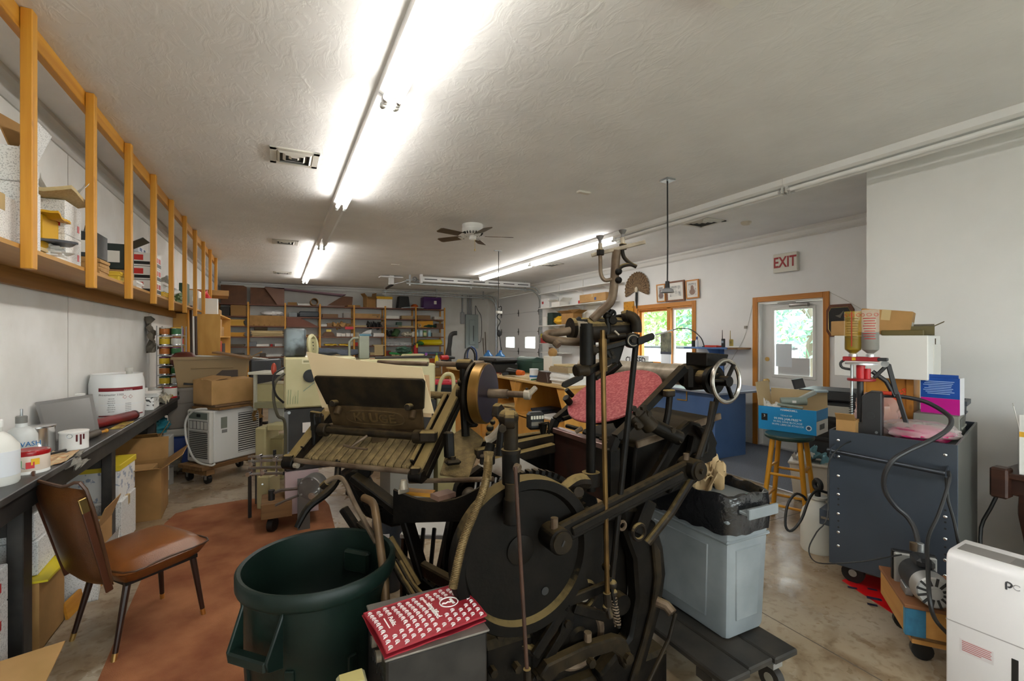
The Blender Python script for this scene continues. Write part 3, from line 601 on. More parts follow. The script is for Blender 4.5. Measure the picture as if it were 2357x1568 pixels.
for i in range(1,10):dupmesh(po,(0,.785*i,random.uniform(-.015,.015)-.004),r)
dupmesh(po,(0,-.785,0),r)
def SL(y,x=-1.2,dz=0,rz=0):return TR(x,y,SZ+dz,rz)
_before=set(o.name for o in COL.objects)
carton(SL(2.36,-1.20),.30,.30,.2,'white carton half out of frame at the near end of the hanging shelf',M_SPECK,marks=[('-y',.02,.1,.1,.05,M_LAB)])
carton(SL(2.62,-1.19),.30,.215,.285,'white paper carton with barcode label beside the nearest post',M_SPECK,marks=[('-y',.06,.12,.1,.04,M_PRINT),('+x',-.02,.1,.05,.06,M_PRINT)])
carton(SL(2.62,-1.2,.287,.05),.31,.21,.16,'grey speckled open carton topping the stack by the nearest post',M_SPECK,flaps=[('+x',20),('-x',35)],wall=.006)
b=B();b.prism([(-1.10,2.58,2.41),(-1.05,2.72,2.41),(-1.11,2.73,2.56),(-1.16,2.59,2.57)],(.006,0,0));O('cardboard_sheet',b,M_CARD,'brown cardboard sheet standing in the open speckled carton','cardboard')
papers(SL(2.86,-1.21,.0),.26,.17,.05,'flat pile of cream envelopes behind the nearest post',M_PAPERC,5,.012)
carton(SL(3.30,-1.215),.29,.235,.17,'lower speckled ream carton with red mark between first and second posts',M_SPECK,tape=False,marks=[('+x',.07,.06,.03,.04,M_RED),('-y',.11,.06,.025,.035,M_RED)])
carton(SL(3.30,-1.215,.171),.29,.235,.19,'upper speckled ream carton with red mark between first and second posts',M_SPECK,tape=False,marks=[('+x',.07,.06,.03,.04,M_RED),('-y',.11,.06,.025,.035,M_RED)])
b=B();b.sheet((-1.17,3.22,SZ+.362),.30,.42,.02,.01,2,8,8,3,.1,.03);O('folder_pile',b,M_PAPERC,'curled stack of cream folders on the upper speckled carton','folders')
b=B();b.sheet((-1.13,3.34,SZ+.40),.20,.22,.003,.05,3,8,8,5,.4,.10);O('curled_sheet',b,M_PAPER,'white sheet curling up from the cream folders','paper')
b=B();b.sheet((-1.16,3.045,SZ+.23),.24,.25,.012,.03,2,8,8,8,.1,.0);b.box((-1.2,3.06,SZ+.115),(.2,.2,.23));O('envelope_pile',b,M_YEL,'yellow padded envelopes heaped before the speckled cartons','envelopes')
b=B();b.sheet((-1.09,3.02,SZ+.09),.19,.17,.012,.008,2,6,6,2,.5);O('wallet_folder',b,C('1d1c26',.4),'flat black folder leaning out under the yellow envelopes','folder')
lump((-1.12,3.10,SZ+.045),(.08,.09,.045),'crushed white paper bag at the shelf edge by the first cartons',M_PAPER,.4,3,4,'paper_bag','paper bag')
carton(SL(3.80,-1.22,0),.25,.24,.13,'stack of brown pads under the black archive box',M_KRAFT,tape=False,name='pad_stack',cat='pads')
carton(SL(3.80,-1.22,.131),.25,.22,.17,'black archive box with white label behind the second post',C('2b3236',.5),tape=False,marks=[('-y',.06,.07,.08,.08,M_LAB)])
carton(SL(4.10,-1.20,.12),.27,.22,.2,'open dark green archive box with white label past the second post',C('27332f',.5),flaps=[('+x',60),('-x',-10)],marks=[('-y',.05,.1,.09,.09,M_LAB),('+x',0,.1,.1,.09,M_LAB)])
carton(SL(4.10,-1.20),.27,.24,.119,'small tan carton holding up the dark green archive box',M_CARD2)
papers(SL(3.66,-1.10,0),.12,.20,.10,'brown paper pile at the shelf edge by the second post',M_KRAFT,8,.01)
papers(SL(3.93,-1.09,0),.11,.22,.07,'yellow notepads stacked at the shelf edge by the second post',C('d8b93a',.6),7,.008)
papers(SL(4.20,-1.08,0),.10,.20,.055,'white and yellow pads at the shelf edge before the third post',M_PAPER,6,.01)
for k in range(3):
 for j in range(2):
  b=B();x0,y0,z0=-1.36+j*.165,4.50,SZ+.001+k*.125;b.bb((x0,y0,z0),(x0+.16,y0+.34,z0+.12))
  o=T('film_carton',['lower','middle','upper'][k]+' red and black striped film carton, '+['wall','front'][j]+' column of the pile','carton',(x0+.08,y0+.17,z0));P('body',b,C('e2e0da',.5),o)
  for q in range(3):
   b=B();b.bb((x0+.160,y0+.02+q*.11,z0+.055),(x0+.1612,y0+.10+q*.11,z0+.10));P('red_panel',b,C('c5281c',.5),o)
   b=B();b.bb((x0+.160,y0+.02+q*.11,z0+.012),(x0+.1612,y0+.12+q*.11,z0+.045));P('black_panel',b,M_BLACK,o)
  b=B();b.bb((x0+.012,y0-.0012,z0+.05),(x0+.09,y0,z0+.10));P('red_panel',b,C('c5281c',.5),o);b=B();b.bb((x0+.012,y0-.0012,z0+.012),(x0+.14,y0,z0+.04));P('black_panel',b,M_BLACK,o)
carton(SL(4.65,-1.24,.377),.20,.28,.055,'white and navy patterned flat carton on the film cartons',C('cfd2da',.5),tape=False,marks=[('+x',-.06,.03,.08,.03,C('223a6a',.5)),('+x',.07,.03,.06,.03,C('223a6a',.5))])
papers(SL(4.98,-1.10),.14,.26,.05,'yellow paper bags spilling over the shelf edge past the film cartons',C('dcb32a',.55),5,.015)
rag((-1.14,5.12,SZ+.025),.2,.25,'crumpled white wrapping past the film cartons on the shelf',M_PAPER,.05,4,3,0,'crumpled_paper','paper')
rnd=random.Random(5)
for i,(y,w_,d,h,mt,lb)in enumerate([(5.35,.26,.26,.17,M_PAPER,'white paper pile before the fifth post on the hanging shelf'),(5.70,.24,.24,.07,C('3c6b45',.6),'low green paper pile past the fifth post'),(6.02,.26,.24,.06,M_PAPERC,'low cream pad pile below the crinkled wrapping'),(6.75,.25,.25,.16,C('5f7c4a',.6),'green and white pads near the seventh post'),(7.10,.24,.2,.12,M_PAPER,'white paper pile past the seventh post'),(7.95,.25,.22,.26,M_LAB,'white box file pair beside the green binder')]):papers(SL(y),w_,d,h,lb,mt,8,.012,seed=i)
rag((-1.13,6.30,SZ+.20),.22,.40,'large crinkled white printed wrapping standing on the hanging shelf',mat('printed_wrap',(.82,.82,.80),.5,col2=(.25,.25,.25),vs=26,thr=(.62,.66)),.10,3,9,.2,'crinkled_wrapping','wrapping',R=M.Rotation(.2,3,'Z')@M.Rotation(1.15,3,'Y'))
carton(SL(7.55,-1.14),.09,.20,.33,'dark green upright binder near the far hanging posts',C('1f4a35',.5),tape=False,name='binder',cat='binder')
carton(SL(8.42,-1.2,0),.28,.3,.3,'white box near the red bag at the far shelf end',M_LAB,tape=False)
lump((-1.10,8.85,SZ+.17),(.13,.16,.17),'red and white crumpled shopping bag at the far shelf end',mat('red_bag','c4191f',.4,col2='e8e4e0',vs=6,thr=(.58,.62)),.4,2.4,8,'shopping_bag','shopping bag')
carton(SL(9.5,-1.18,0),.3,.5,.25,'brown carton past the red bag on the far hanging shelf',M_CARD)
carton(SL(9.5,-1.05,.3,.1),.55,.7,.09,'flat tan carton laid across the far end of the hanging shelf',M_CARD2)
carton(SL(9.6,-1.2,.251),.28,.5,.048,'thin brown slab under the flat tan carton',M_CARD,tape=False,name='cardboard_slab',cat='cardboard')
_map=[(2.2,2.62),(2.36,2.75),(2.62,2.98),(3.3,3.6),(3.8,4.2),(4.1,4.75),(4.65,5.5),(5.0,5.9),(6.0,6.5),(7.0,7.2),(8.4,8.45),(10,10)]
for _o in COL.objects:
 if _o.name not in _before and _o.parent is None:
  _y=_o.location.y
  for(a0,c0),(a1,c1)in zip(_map,_map[1:]):
   if a0<=_y<=a1:_o.location.y=c0+(c1-c0)*(_y-a0)/(a1-a0);break
b=B();b.sheet((-1.325,6.75,1.58),.42,.20,.006,.10,3,10,10,4,0,0,M.Rotation(.25,3,'Z')@M.Rotation(1.45,3,'Y'));O('hanging_cloth',b,C('6d6558',.8),'grey-brown cloth hanging from the shelf cleat','cloth')
BZ=.88
r=T('workbench','long black-painted workbench along the left wall','workbench',(-1.18,4,0))
mtop=mat('worn_black_top',(.035,.034,.033),.4,col2=(.13,.125,.12),vs=5,thr=(.48,.75),detail=7)
b=B();b.bb((XL+.003,.6,BZ-.035),(-1.0,6.98,BZ));P('benchtop',b,mtop,r,.004)
b=B();b.bb((-1.045,.6,BZ-.13),(-1.02,6.95,BZ-.036));P('front_apron',b,M_INKBLK,r,.003)
b=B();b.bb((-1.105,2.93,0),(-1.021-.026,3.02,BZ-.036));lg=P('leg',b,M_INKBLK,r,.004)
for y in(-1.28,1.28,2.55,3.87):dupmesh(lg,(0,y,0),r)
b=B();b.bb((XL+.003,2.94,0),(XL+.06,3.0,BZ-.036));lg2=P('rear_leg',b,M_INKBLK,r)
for y in(1.28,2.55,3.87):dupmesh(lg2,(0,y,0),r)
for y in(2.975,4.255,5.525,6.845):
 b=B();b.bb((XL+.06,y-.02,.62),(-1.106,y+.02,.68));P('cross_rail',b,M_INKBLK,r)
def BN(px,py,rz=0,dx=0,dy=0):p=atZ(px,py,BZ);return TR(max(p.x,-1.25)+dx,p.y+dy,BZ,rz)
m=TR(-1.13,2.90,BZ);bottle(m,[(.075,0),(.08,.01),(.08,.17),(.05,.215),(.024,.235),(.024,.26)],'white plastic jug cut off by the left edge of the picture',M_PLAST,C('f0f0ee',.4),.027,.025,C('d7dadf',.5),(.04,.15),'jug','jug');
rag((-1.22,3.12,BZ+.03),.22,.26,'crumpled grey-white shop rags beside the red-rimmed can',mat('dirty_rag',(.62,.61,.58),.85,col2=(.25,.24,.23),vs=9),.09,4,3,.3,'shop_rags','rags',n=22)
m=TR(-1.085,3.10,BZ);r=tincan(m,.072,.105,'white ink can with a dripping red rim by the bench edge',C('e3e1dc',.45),None,C('d9c9b9',.5))
b=B(m);b.lathe([(.074,.107),(.076,.10),(.074,.088),(.06,.11),(.0,.100)],24);P('red_ink',b,C('9c0f14',.3),r)
for i,(dx,dz,cc)in enumerate([(-.02,.055,'2b8a4a'),(.03,.045,'c8252b'),(.05,.06,'e0b020')]):b=B(m);b.box((.0735*math.sin(dx*12),-.0735*math.cos(dx*12),dz),(.03,.003,.03),dx*12);P('colour_mark',b,C(cc,.5),r)
m=TR(-1.30,3.33,BZ);bottle(m,[(.05,0),(.05,.12),(.03,.16),(.018,.17),(.018,.185)],'dark glass solvent bottle against the wall by the left edge',C('2d2c28',.2),C('3a3a3a',.4),.022,.025)
m=TR(-1.24,3.45,BZ);r=bottle(m,[(.062,0),(.064,.01),(.064,.13),(.05,.16),(.025,.175),(.022,.20)],'squat clear wash bottle with a needle spout and blue lettering',mat('cloudy_plastic',(.62,.64,.63),.3),C('777772',.4),.024,.03)
b=B(m);b.cyl((0,0,.23),(0,0,.27),.006);P('spout',b,M_STEEL,r);text('WASH',.036,TR(.045,-.047,.09,rad(43),rad(90))if 0 else m@TR(.046,-.0475,.085,rad(44),rad(90)),C('1f6fb0',.5),r)
m=TR(-1.235,3.62,BZ);r=tincan(m,.078,.15,'shiny silver tin with a flat lid on the bench',mat('tinplate',(.68,.68,.68),.25,1),mat('tinplate',(.68,.68,.68),.25,1),name='tin')
b=B();p0=V((-1.33,3.98,BZ+.002));u=V((.17,.30,0));n_=V((-.02,.06,.26));b.prism([p0+V((.05,-.1,.0))+u*.0,p0+V((.05,-.1,0))+u,p0+V((.0,.08,.25))+u*.85,p0+V((-.02,-.06,.25))+u*.0],(.004,.006,.004));O('metal_plate',b,mat('dull_plate',(.20,.195,.19),.45,.6),'square grey metal plate leaning on the wall behind the tubs','metal plate')
m=TR(-1.08,3.64,BZ);r=tincan(m,.066,.105,'white plastic tub with ink drips by the bench edge',C('e4e3df',.45),C('efeeea',.4),None,'tub','tub');b=B(m);b.ring((0,-.066,.085),(0,1,0),.012,.002,12,5);P('handle_ear',b,M_STEEL,r)
for i,(dx,L_)in enumerate([(.03,.04),(.045,.06),(.055,.03)]):b=B(m);b.box((dx,-math.sqrt(.0675**2-dx*dx),.09-L_/2),(.008,.003,L_));P('ink_drip',b,C('5a1518',.4),r)
m=TR(-1.30,4.50,BZ);bottle(m,[(.034,0),(.035,.004),(.035,.19),(.026,.205),(.022,.21)],'white spray can with yellow band between the plate and drum',C('e9e8e4',.35),C('ededea',.4),.03,.035,mat('spray_label','e6e4dd',.4,col2='d8b521',vs=18,thr=(.52,.56)),(.03,.17),'spray_can','spray can')
m=TR(-1.182,4.90,BZ)@M.Diagonal((1.04,1.04,1.06,1));r=T('solvent_drum','white plastic solvent drum with a hazard label and pouring spout','drum',m);dmx=mat('drum_plastic',(.78,.79,.79),.35)
b=B(m);b.lathe([(0,0),(.165,0),(.17,.012),(.172,.10),(.176,.12),(.172,.14),(.172,.27),(.165,.31),(.160,.33),(.162,.345),(.15,.345),(.14,.335),(0,.335)],40);P('body',b,dmx,r)
b=B(m);b.lathe([(.02,.335),(.02,.36),(.027,.36),(.027,.385),(0,.385)],14,(.06,.06,0));P('spout_cap',b,C('b8b6ae',.4),r)
b=B(m);a0=rad(-115);b.lathe([(.1735,.03),(.1745,.031),(.1745,.25),(.1735,.251)],24,a0=a0,a1=a0+1.75);lb_=P('hazard_label',b,C('e6e6e4',.5),r)
b=B(m);b.lathe([(.175,.22),(.1756,.221),(.1756,.245),(.175,.246)],24,a0=a0,a1=a0+1.75);P('red_band',b,C('7d1620',.5),lb_)
b=B(m);b.lathe([(.175,.034),(.1756,.035),(.1756,.042),(.175,.043)],24,a0=a0,a1=a0+1.75);P('red_rule',b,C('7d1620',.5),lb_)
def on_drum(a,z,s,sz,mt=None):A=rad(a);text(s,sz,m@plane_m((.1765*math.cos(A),.1765*math.sin(A),z),(-math.sin(A),math.cos(A),0),(math.cos(A),math.sin(A),0)),mt or M_PRINT,lb_,ext=.0003)
on_drum(-88,.195,'Printmaster 1103',.021);on_drum(-55,.225,'DANGER',.014,C('f0f0f0',.5))
for i in range(7):on_drum(-88,.165-.016*i,'lllllll lll llllll llll lll'[:18+(i*3)%8],.009);on_drum(-55,.125-.013*i,'llll lll lllll llll lll',.007)
for a in(-62,-50):
 b=B(m);A=rad(a);c=V((.1765*math.cos(A),.1765*math.sin(A),.175));n_=V((math.cos(A),math.sin(A),0));tt=V((-math.sin(A),math.cos(A),0));q=[c+tt*.013,c+UP*.013,c-tt*.013,c-UP*.013]
 b.tube(q,.0012,4,closed=True);P('pictogram',b,M_RED,lb_)
b=B();b.cyl((-1.215,4.24,BZ+.036),(-1.04,4.74,BZ+.036),.035,n=18);r=T('red_tube','dark red cardboard roller tube lying in front of the drum','tube',(-1.1,4.5,BZ));P('body',b,mat('red_tube_paper','7c1218',.4,col2='5e0d12',vs=10),r)
for p in((-1.215,4.24),(-1.04,4.74)):
 d=V((.175,.50,0)).normalized();c=V((*p,BZ+.036));b=B();b.cyl(c-d*.004,c+d*.012,.037,n=18);P('end_plug',b,C('3a0d10',.5),r)
r=T('hand_roller','small ink hand roller with a wooden handle','roller',(-1.07,3.86,BZ));b=B();b.cyl((-1.10,3.86,BZ+.024),(-1.075,4.03,BZ+.024),.023,n=14);P('roller',b,C('4f463c',.5),r)
b=B();b.cyl((-1.075,4.03,BZ+.02),(-1.06,4.12,BZ+.018),.012,.008,10);b.ball((-1.057,4.135,BZ+.018),.014,10,8);P('handle',b,M_PINEY,r)
b=B();b.bar((-1.17,3.85,BZ+.004),(-1.10,4.36,BZ+.004),.03,.006);O('ink_spatula',b,C('2a2725',.35),'long dark ink spatula lying before the red tube','spatula')
b=B();b.sheet((-1.045,4.45,BZ+.002),.07,.34,.002,.006,4,4,12,2,0);O('stained_paper',b,mat('stained','c9b24a',.6,col2='6a3f2a',vs=14),'yellow stained paper strip at the bench edge','paper')
b=B();b.sheet((-1.06,3.36,BZ+.002),.11,.32,.004,.01,4,8,10,6,.1,.01);O('colour_chart',b,mat('colour_chart','c98a5a',.6,col2='d9c9a0',vs=22),'tan colour chart sheets spread by the bench edge','papers')
rag((-1.0,3.40,BZ-.025),.08,.18,'grey rag hanging over the bench edge above the chair',C('8a857c',.85),.05,3,2,0,n=14,R=M.Rotation(.7,3,'Y'),name='draped_rag')
b=B();b.bar((-1.14,3.38,BZ+.018),(-1.08,3.52,BZ+.018),.016,.012);O('utility_knife',b,C('1d1d1f',.4),'black knife lying beside the colour chart','knife',bev=.003)
M_SCRIB=mat('scribble_carton',(.84,.84,.82),.55,col2=(.04,.04,.04),vs=28,thr=(.575,.60),detail=2)
carton(TR(-1.17,5.42,BZ,.05),.30,.30,.115,'small carton covered in black scribble print past the drum',M_SCRIB,tape=False)
papers(TR(-1.16,5.43,BZ+.117,.1),.30,.28,.035,'loose white sheets on the scribble-print carton',M_PAPER,6,.015)
for i,(x,y,h,c,lb)in enumerate([(-1.30,5.72,.20,'e6e4da','white squeeze bottle behind the scribble-print carton'),(-1.27,5.92,.17,'dcd8cc','cream squeeze bottle nearest the ink can rack'),(-1.18,5.80,.13,'4a4a46','dark short bottle before the ink can rack')]):bottle(TR(x,y,BZ),[(.045,0),(.047,.01),(.047,h*.7),(.02,h*.9),(.018,h)],lb,C(c,.4),C('f3f2ee',.4),.02,.03)
for i,(x,y,s,c,lb)in enumerate([(-1.10,5.86,3,'c8bfa8','tangle of rags and tape on the bench before the can rack'),(-1.15,6.18,5,'a8a49a','grey heap of cloth on the far bench'),(-1.10,6.48,7,'7c7468','dark heap of hoses and cloth at the far bench end')]):rag((x,y,BZ+.03),.2,.34,lb,C(c,.8),.07,4,s,0,'rag_heap','rags',n=18)
b=B();b.tube([(-1.1,5.9,BZ+.02),(-1.03,6.2,BZ+.03),(-1.15,6.45,BZ+.02),(-1.02,6.75,BZ+.03),(-1.2,6.85,BZ+.05)],.013,8,sm=5);O('yellow_cable',b,C('cfae12',.45),'yellow cable snaking over the far bench end','cable')
r=T('can_rack','rack of small ink cans standing at the far bench end','rack',(-1.13,6.8,BZ))
for k in range(6):b=B();b.bb((-1.245,6.66,.985+k*.115),(-1.015,6.94,.993+k*.115));P('rack_shelf',b,mat('rack_wire',(.3,.3,.3),.4,.6),r)
for x in(-1.25,-1.01):
 for y in(6.66,6.94):b=B();b.bb((x-.005,y-.005,BZ),(x+.005,y+.005,1.68));P('upright',b,mat('rack_wire',(.3,.3,.3),.4,.6),r)
cc=['2f6b3c','c22c22','d9b62a','25272b','2a4f8f','d7d4cb','7a2f6d','b66a2a','3c8a86','8e1c22'];rows=['bottom','second','third','fourth','fifth','top'];poss=['front wall-side','front aisle-side','rear wall-side','rear aisle-side']
for k in range(6):
 for j in range(4):tincan(TR(-1.188+.112*(j%2),6.73+.13*(j//2),.994+k*.115),.052,.092,'%s ink can in the %s row of the bench rack'%(poss[j],rows[k]),mat('tinplate',(.68,.68,.68),.25,1),C(cc[(k*3+j*7)%10],.4),C(cc[(k*5+j*3+2)%10],.5),group='ink cans in the bench rack')
for i,(c,h,y,x)in enumerate([('b8161c',.13,6.30,-1.06),('1c1c1e',.10,6.02,-1.2),('d9d5cc',.12,6.32,-1.2),('2f6b3c',.10,6.56,-1.2)]):tincan(TR(x,y,BZ),.062,h,['red ink can on the bench before the can rack','short black ink can on the bench before the can rack','pale ink can on the bench before the can rack','green ink can on the bench before the can rack'][i],C(c,.4),mat('tinplate',(.68,.68,.68),.25,1),C('d8d5cd',.5))
def U(x,y,z=0,rz=0):return TR(x,y,z,rz)
carton(U(-1.20,2.66,0,.03),.28,.36,.38,'white paper carton stack base behind the near bench leg',M_SPECK,marks=[('+x',.1,.3,.03,.04,M_RED)])
carton(U(-1.20,2.66,.381,.03),.28,.36,.16,'speckled carton on the carton behind the near bench leg',M_SPECK,marks=[('+x',.1,.08,.03,.04,M_RED)])
carton(U(-1.21,3.24,.36,.06),.28,.25,.17,'upper speckled carton with red mark right of the near bench leg',M_SPECK,tape=False,marks=[('-y',.02,.05,.1,.03,M_PRINT),('+x',.08,.1,.025,.035,M_RED)])
carton(U(-1.21,3.24,.535,.02),.27,.25,.13,'speckled carton top of the stack right of the near bench leg',M_SPECK,tape=False,marks=[('-y',.02,.05,.1,.03,M_PRINT),('+x',.08,.06,.025,.035,M_RED)])
carton(U(-1.19,3.22,0,.0),.30,.30,.34,'brown carton under the speckled stack right of the near leg',M_CARD,flaps=[('+y',70)])
b=B();b.sheet((-1.17,3.22,.345),.33,.32,.01,.005,2,6,6,3);O('yellow_folder',b,C('d8c52a',.45),'bright yellow folder sandwiched between the near cartons','folder')
carton(U(-1.12,3.66,0,.2),.30,.30,.20,'open white carton with raised flaps behind the chair legs',M_SPECK,flaps=[('-y',25),('+x',40),('+y',-20)],marks=[('+x',.06,.12,.03,.04,M_RED)])
b=B();b.prism([(-1.02,3.36,.002),(-.95,3.95,.002),(-.965,3.95,.09),(-1.035,3.36,.09)],(-.012,0,0));O('wood_plank',b,M_PINEY,'low wooden plank edging the boxes behind the chair','plank')
papers(U(-1.10,2.33,.0,.03),.20,.24,.42,'tall stack of white paper on the floor at the left edge',M_PAPER,26,.008)
carton(U(-1.20,4.02,0,.0),.32,.34,.30,'tan open carton behind the chair back under the bench',M_CARD2,flaps=[('+x',20),('-y',30)])
papers(U(-1.19,4.02,.01),.26,.26,.28,'white paper stack filling the tan open carton under the bench',M_PAPER,14,.006)
carton(U(-1.19,4.08,.305,.0),.20,.2,.1,'small black flat case on the papers under the bench',C('232021',.5),tape=False,name='flat_case',cat='case')if 0 else None
carton(U(-1.19,4.52,0,.0),.34,.38,.34,'white ream carton below the yellow-lidded carton',M_SPECK)
carton(U(-1.19,4.55,.341,-.04),.31,.36,.22,'white carton with a yellow lid by the second bench leg',mat('floral_carton',(.80,.80,.78),.6,col2=(.35,.40,.5),vs=22,thr=(.6,.63)),tape=False)
b=B(U(-1.19,4.55,.562,-.04));b.box((0,0,.02),(.325,.375,.045));O('carton_lid',b,C('d9c02c',.5),'bright yellow carton lid by the second bench leg','lid',bev=.004)
carton(U(-1.10,5.10,0,.06),.40,.44,.42,'large open brown carton with a slumped flap under the bench',M_CARD,flaps=[('+x',55),('-y',75),('+y',10),('-x',10)],wall=.007)
carton(U(-1.13,5.10,.02),.30,.33,.38,'inner cardboard block packed in the large open carton',M_CARD2,tape=False,name='cardboard_block',cat='cardboard')
carton(U(-1.20,5.62,0),.30,.34,.42,'white carton supporting the small tan box past the second leg',M_SPECK,tape=False)
carton(U(-1.18,5.62,.421,.1),.30,.3,.16,'small tan box with open flap on the white carton',M_CARD,flaps=[('-y',60),('+x',30)],marks=[('+x',0,.08,.1,.06,M_LAB)])
papers(U(-1.02,5.56,0),.12,.18,.28,'white folded boxes on end beside the large open carton',M_LAB,4,.01)
lump((-1.2,6.22,.60),(.14,.2,.10),'teal plastic bag lying under the far bench',C('2b7f8f',.35),.35,2.5,3,'plastic_bag','plastic bag')
carton(U(-1.2,6.2,0),.3,.36,.22,'lower brown box stack under the teal bag',M_CARD)
carton(U(-1.19,6.2,.221),.3,.34,.25,'upper white box stack under the teal bag',M_LAB,tape=False)
lump((-1.05,6.35,.13),(.08,.15,.12),'crumpled dark sack on the floor under the far bench',C('5d584c',.7),.35,2.5,9,'sack','sack')
tincan(TR(-1.06,6.05,0),.07,.18,'grey can standing on the floor under the far bench',C('8d8b86',.5),C('6a6863',.4),None,'paint_can')
tote(TR(-1.2,6.65,0),.3,.34,.3,'clear grey tote under the far bench end',C('9aa0a4',.4))
lump((-1.2,6.64,.36),(.12,.13,.07),'pale blue plastic bag on the clear grey tote',C('9fb6c6',.35),.3,2.5,4,'plastic_bag','plastic bag')
b=B();q=[atZ(-60,1545,.18),atZ(150,1478,.20),atZ(92,1600,.12),atZ(-60,1640,.12)];b.prism(q,(0,0,.006));r=T('flattened_carton','brown flattened cardboard in the bottom left corner','cardboard',(-.75,2.2,0));P('sheet',b,M_CARD2,r)
b=B();b.bb((q[3].x,q[3].y-.02,0),(q[2].x,q[2].y+.1,.11));P('base',b,M_CARD,r)
ca=rad(39);m=TR(-.66,3.10,0,ca)
vin=mat('brown_vinyl','6e3d16',.33,col2='8a5220',vs=3.5,bump=.12,bs=220,spec=.6);vind=mat('dark_vinyl','3d2413',.4,col2='4a2d17',vs=4);legm=mat('brown_leg_enamel','2a1710',.35)
r=T('side_chair','brown vinyl upholstered side chair on splayed metal legs','chair',m)
def cushion(mm,w0,w1,d,h,nx=12,ny=12,dome=.02,edge=.35):
 b=B(mm);top=[];bot=[]
 for j in range(ny+1):
  for i in range(nx+1):
   u,v=i/nx*2-1,j/ny*2-1;ww=w0+(w1-w0)*(v+1)/2
   k=(1-abs(u)**6)*(1-abs(v)**6);rx=u*(1-.06*abs(v)**4);ry=v*(1-.05*abs(u)**4)
   top.append((rx*ww/2,ry*d/2,h*.55+(h*.45)*k**.35+dome*(1-u*u)*(1-v*v)));bot.append((rx*ww/2,ry*d/2,h*.55-h*.55*k**.35))
 n_=nx+1;o=len(top);fs=[]
 for j in range(ny):
  for i in range(nx):a=j*n_+i;fs+=[(a,a+1,a+n_+1,a+n_),(o+a,o+a+n_,o+a+n_+1,o+a+1)]
 ed=[i for i in range(nx)]+[nx+n_*j for j in range(ny)]+[ny*n_+nx-i for i in range(nx)]+[(ny-j)*n_ for j in range(ny)]
 for a,c in zip(ed,ed[1:]+ed[:1]):fs.append((a,o+a,o+c,c))
 b.add(top+bot,fs);return b
seat=P('seat',cushion(m@TR(.03,0,.335,rad(-90),0,0)@M.Rotation(rad(2),4,'X'),.43,.45,.42,.115),vin,r,sm=1.2)
b=B(m);zz=.365+.047
b.tube([(.232,-.21,zz),(.240,0,zz),(.232,.21,zz),(.02,.222,zz),(-.17,.21,zz),(-.17,-.21,zz),(.02,-.222,zz)],.005,6,sm=4,closed=True);P('piping',b,vind,seat)
b=B(m);b.box((.03,0,.335),(.34,.34,.02));P('seat_pan',b,M_BLACK,r)
bm_=m@TR(-.235,0,.36)@M.Rotation(rad(-14),4,'Y')
b=B(bm_);top=[]
ny,nz=10,10;fs=[]
for sgn in(1,-1):
 for j in range(nz+1):
  for i in range(ny+1):
   u,v=i/ny*2-1,j/nz;hw=.195+.025*v;k=max(0,(1-abs(u)**5)*(1-abs(2*v-1)**6))
   top.append((sgn*.028*k**.4+.035*u*u,u*hw,.0+v*(.50+.02*(1-u*u))))
n_=ny+1;o=n_*(nz+1)
for j in range(nz):
 for i in range(ny):a=j*n_+i;fs+=[(a,a+1,a+n_+1,a+n_),(o+a,o+a+n_,o+a+n_+1,o+a+1)]
b.add(top,fs);bmv=P('backrest',b,mat('brown_vinyl_back','4d2c13',.35,col2='5f3818',vs=4,bump=.15,bs=200),r,sm=1.2)
b=B(bm_);b.tube([(.03,-.197,.02),(.038,-.222,.50),(.0,-.12,.522),(.0,.12,.522),(.038,.222,.50),(.03,.197,.02)],.008,6,sm=4);P('piping',b,vind,bmv)
for s in(-1,1):
 b=B(bm_);b.bar((-.005+.02,s*.19,-.02),(.015,s*.222,.44),.012,.03,(1,0,0));P('back_upright',b,mat('chair_side_band','4a2a1c',.3),r,.003)
 b=B(bm_);b.bar((.014,s*.221,.40),(.014,s*.2235,.47),.013,.031,(1,0,0));P('upright_cap',b,M_BRASS,r,.003)
for sx,sy in((-1,-1),(-1,1),(1,-1),(1,1)):
 t0=V((.03+sx*.15,sy*.15,.36));t1=V((.02+sx*(.20 if sx>0 else.22),sy*.19,.0));b=B(m);b.cyl(t0,t0 .lerp(t1,.93),.017,.011,10);lgx=P('leg',b,legm,r)
 b=B(m);b.cyl(t0 .lerp(t1,.9),t1,.0125,.0115,10);P('foot_ferrule',b,M_BRASS,lgx)
b=B();pts=[]
rndm=random.Random(3)
edge=[(-.80,1.2),(-.76,2.2),(-.72,2.7),(-.76,3.4),(-.80,4.2),(-.84,4.75),(-.80,4.98),(-.62,5.08),(-.3,5.12),(0,5.06),(.35,5.08),(.42,4.6),(.40,3.2),(.38,1.2)]
b.prism([(x,y,.0005)for x,y in edge],(0,0,.0035));O('carpet_mat',b,mat('rust_carpet','84492a',.95,col2='b4774e',vs=3.2,bump=.7,bs=260,detail=9,thr=(.32,.66)),'rust-red worn carpet runner on the floor beside the bench','carpet mat')
SY0,SY1=13.70,14.12;BX=[-1.36,-.68,.17,1.017,1.90,2.755,3.646,4.53];LV=[.45,.80,1.06,1.33,1.59,1.86,2.11,2.42]
M_SHB=wood('shelf_redbrown','5a2f1c','7a4526','x',.5,10,.08,False);M_HB=mat('hardboard','5e3a22',.6,col2='6e4629',vs=6)
r=T('shelving_unit','long floor-to-ceiling wooden shelving unit across the back wall','shelving',(1.6,13.9,0))
b=B();b.bb((-.02,-.04,0),(.02,0,2.47));b.m=M.Identity(4);b.v=[p+V((BX[0]+.02,SY0,0))for p in b.v];po=P('front_post',b,M_PINE,r,.003)
for x in BX[1:]:dupmesh(po,(x-BX[0]-.02,0,0),r)
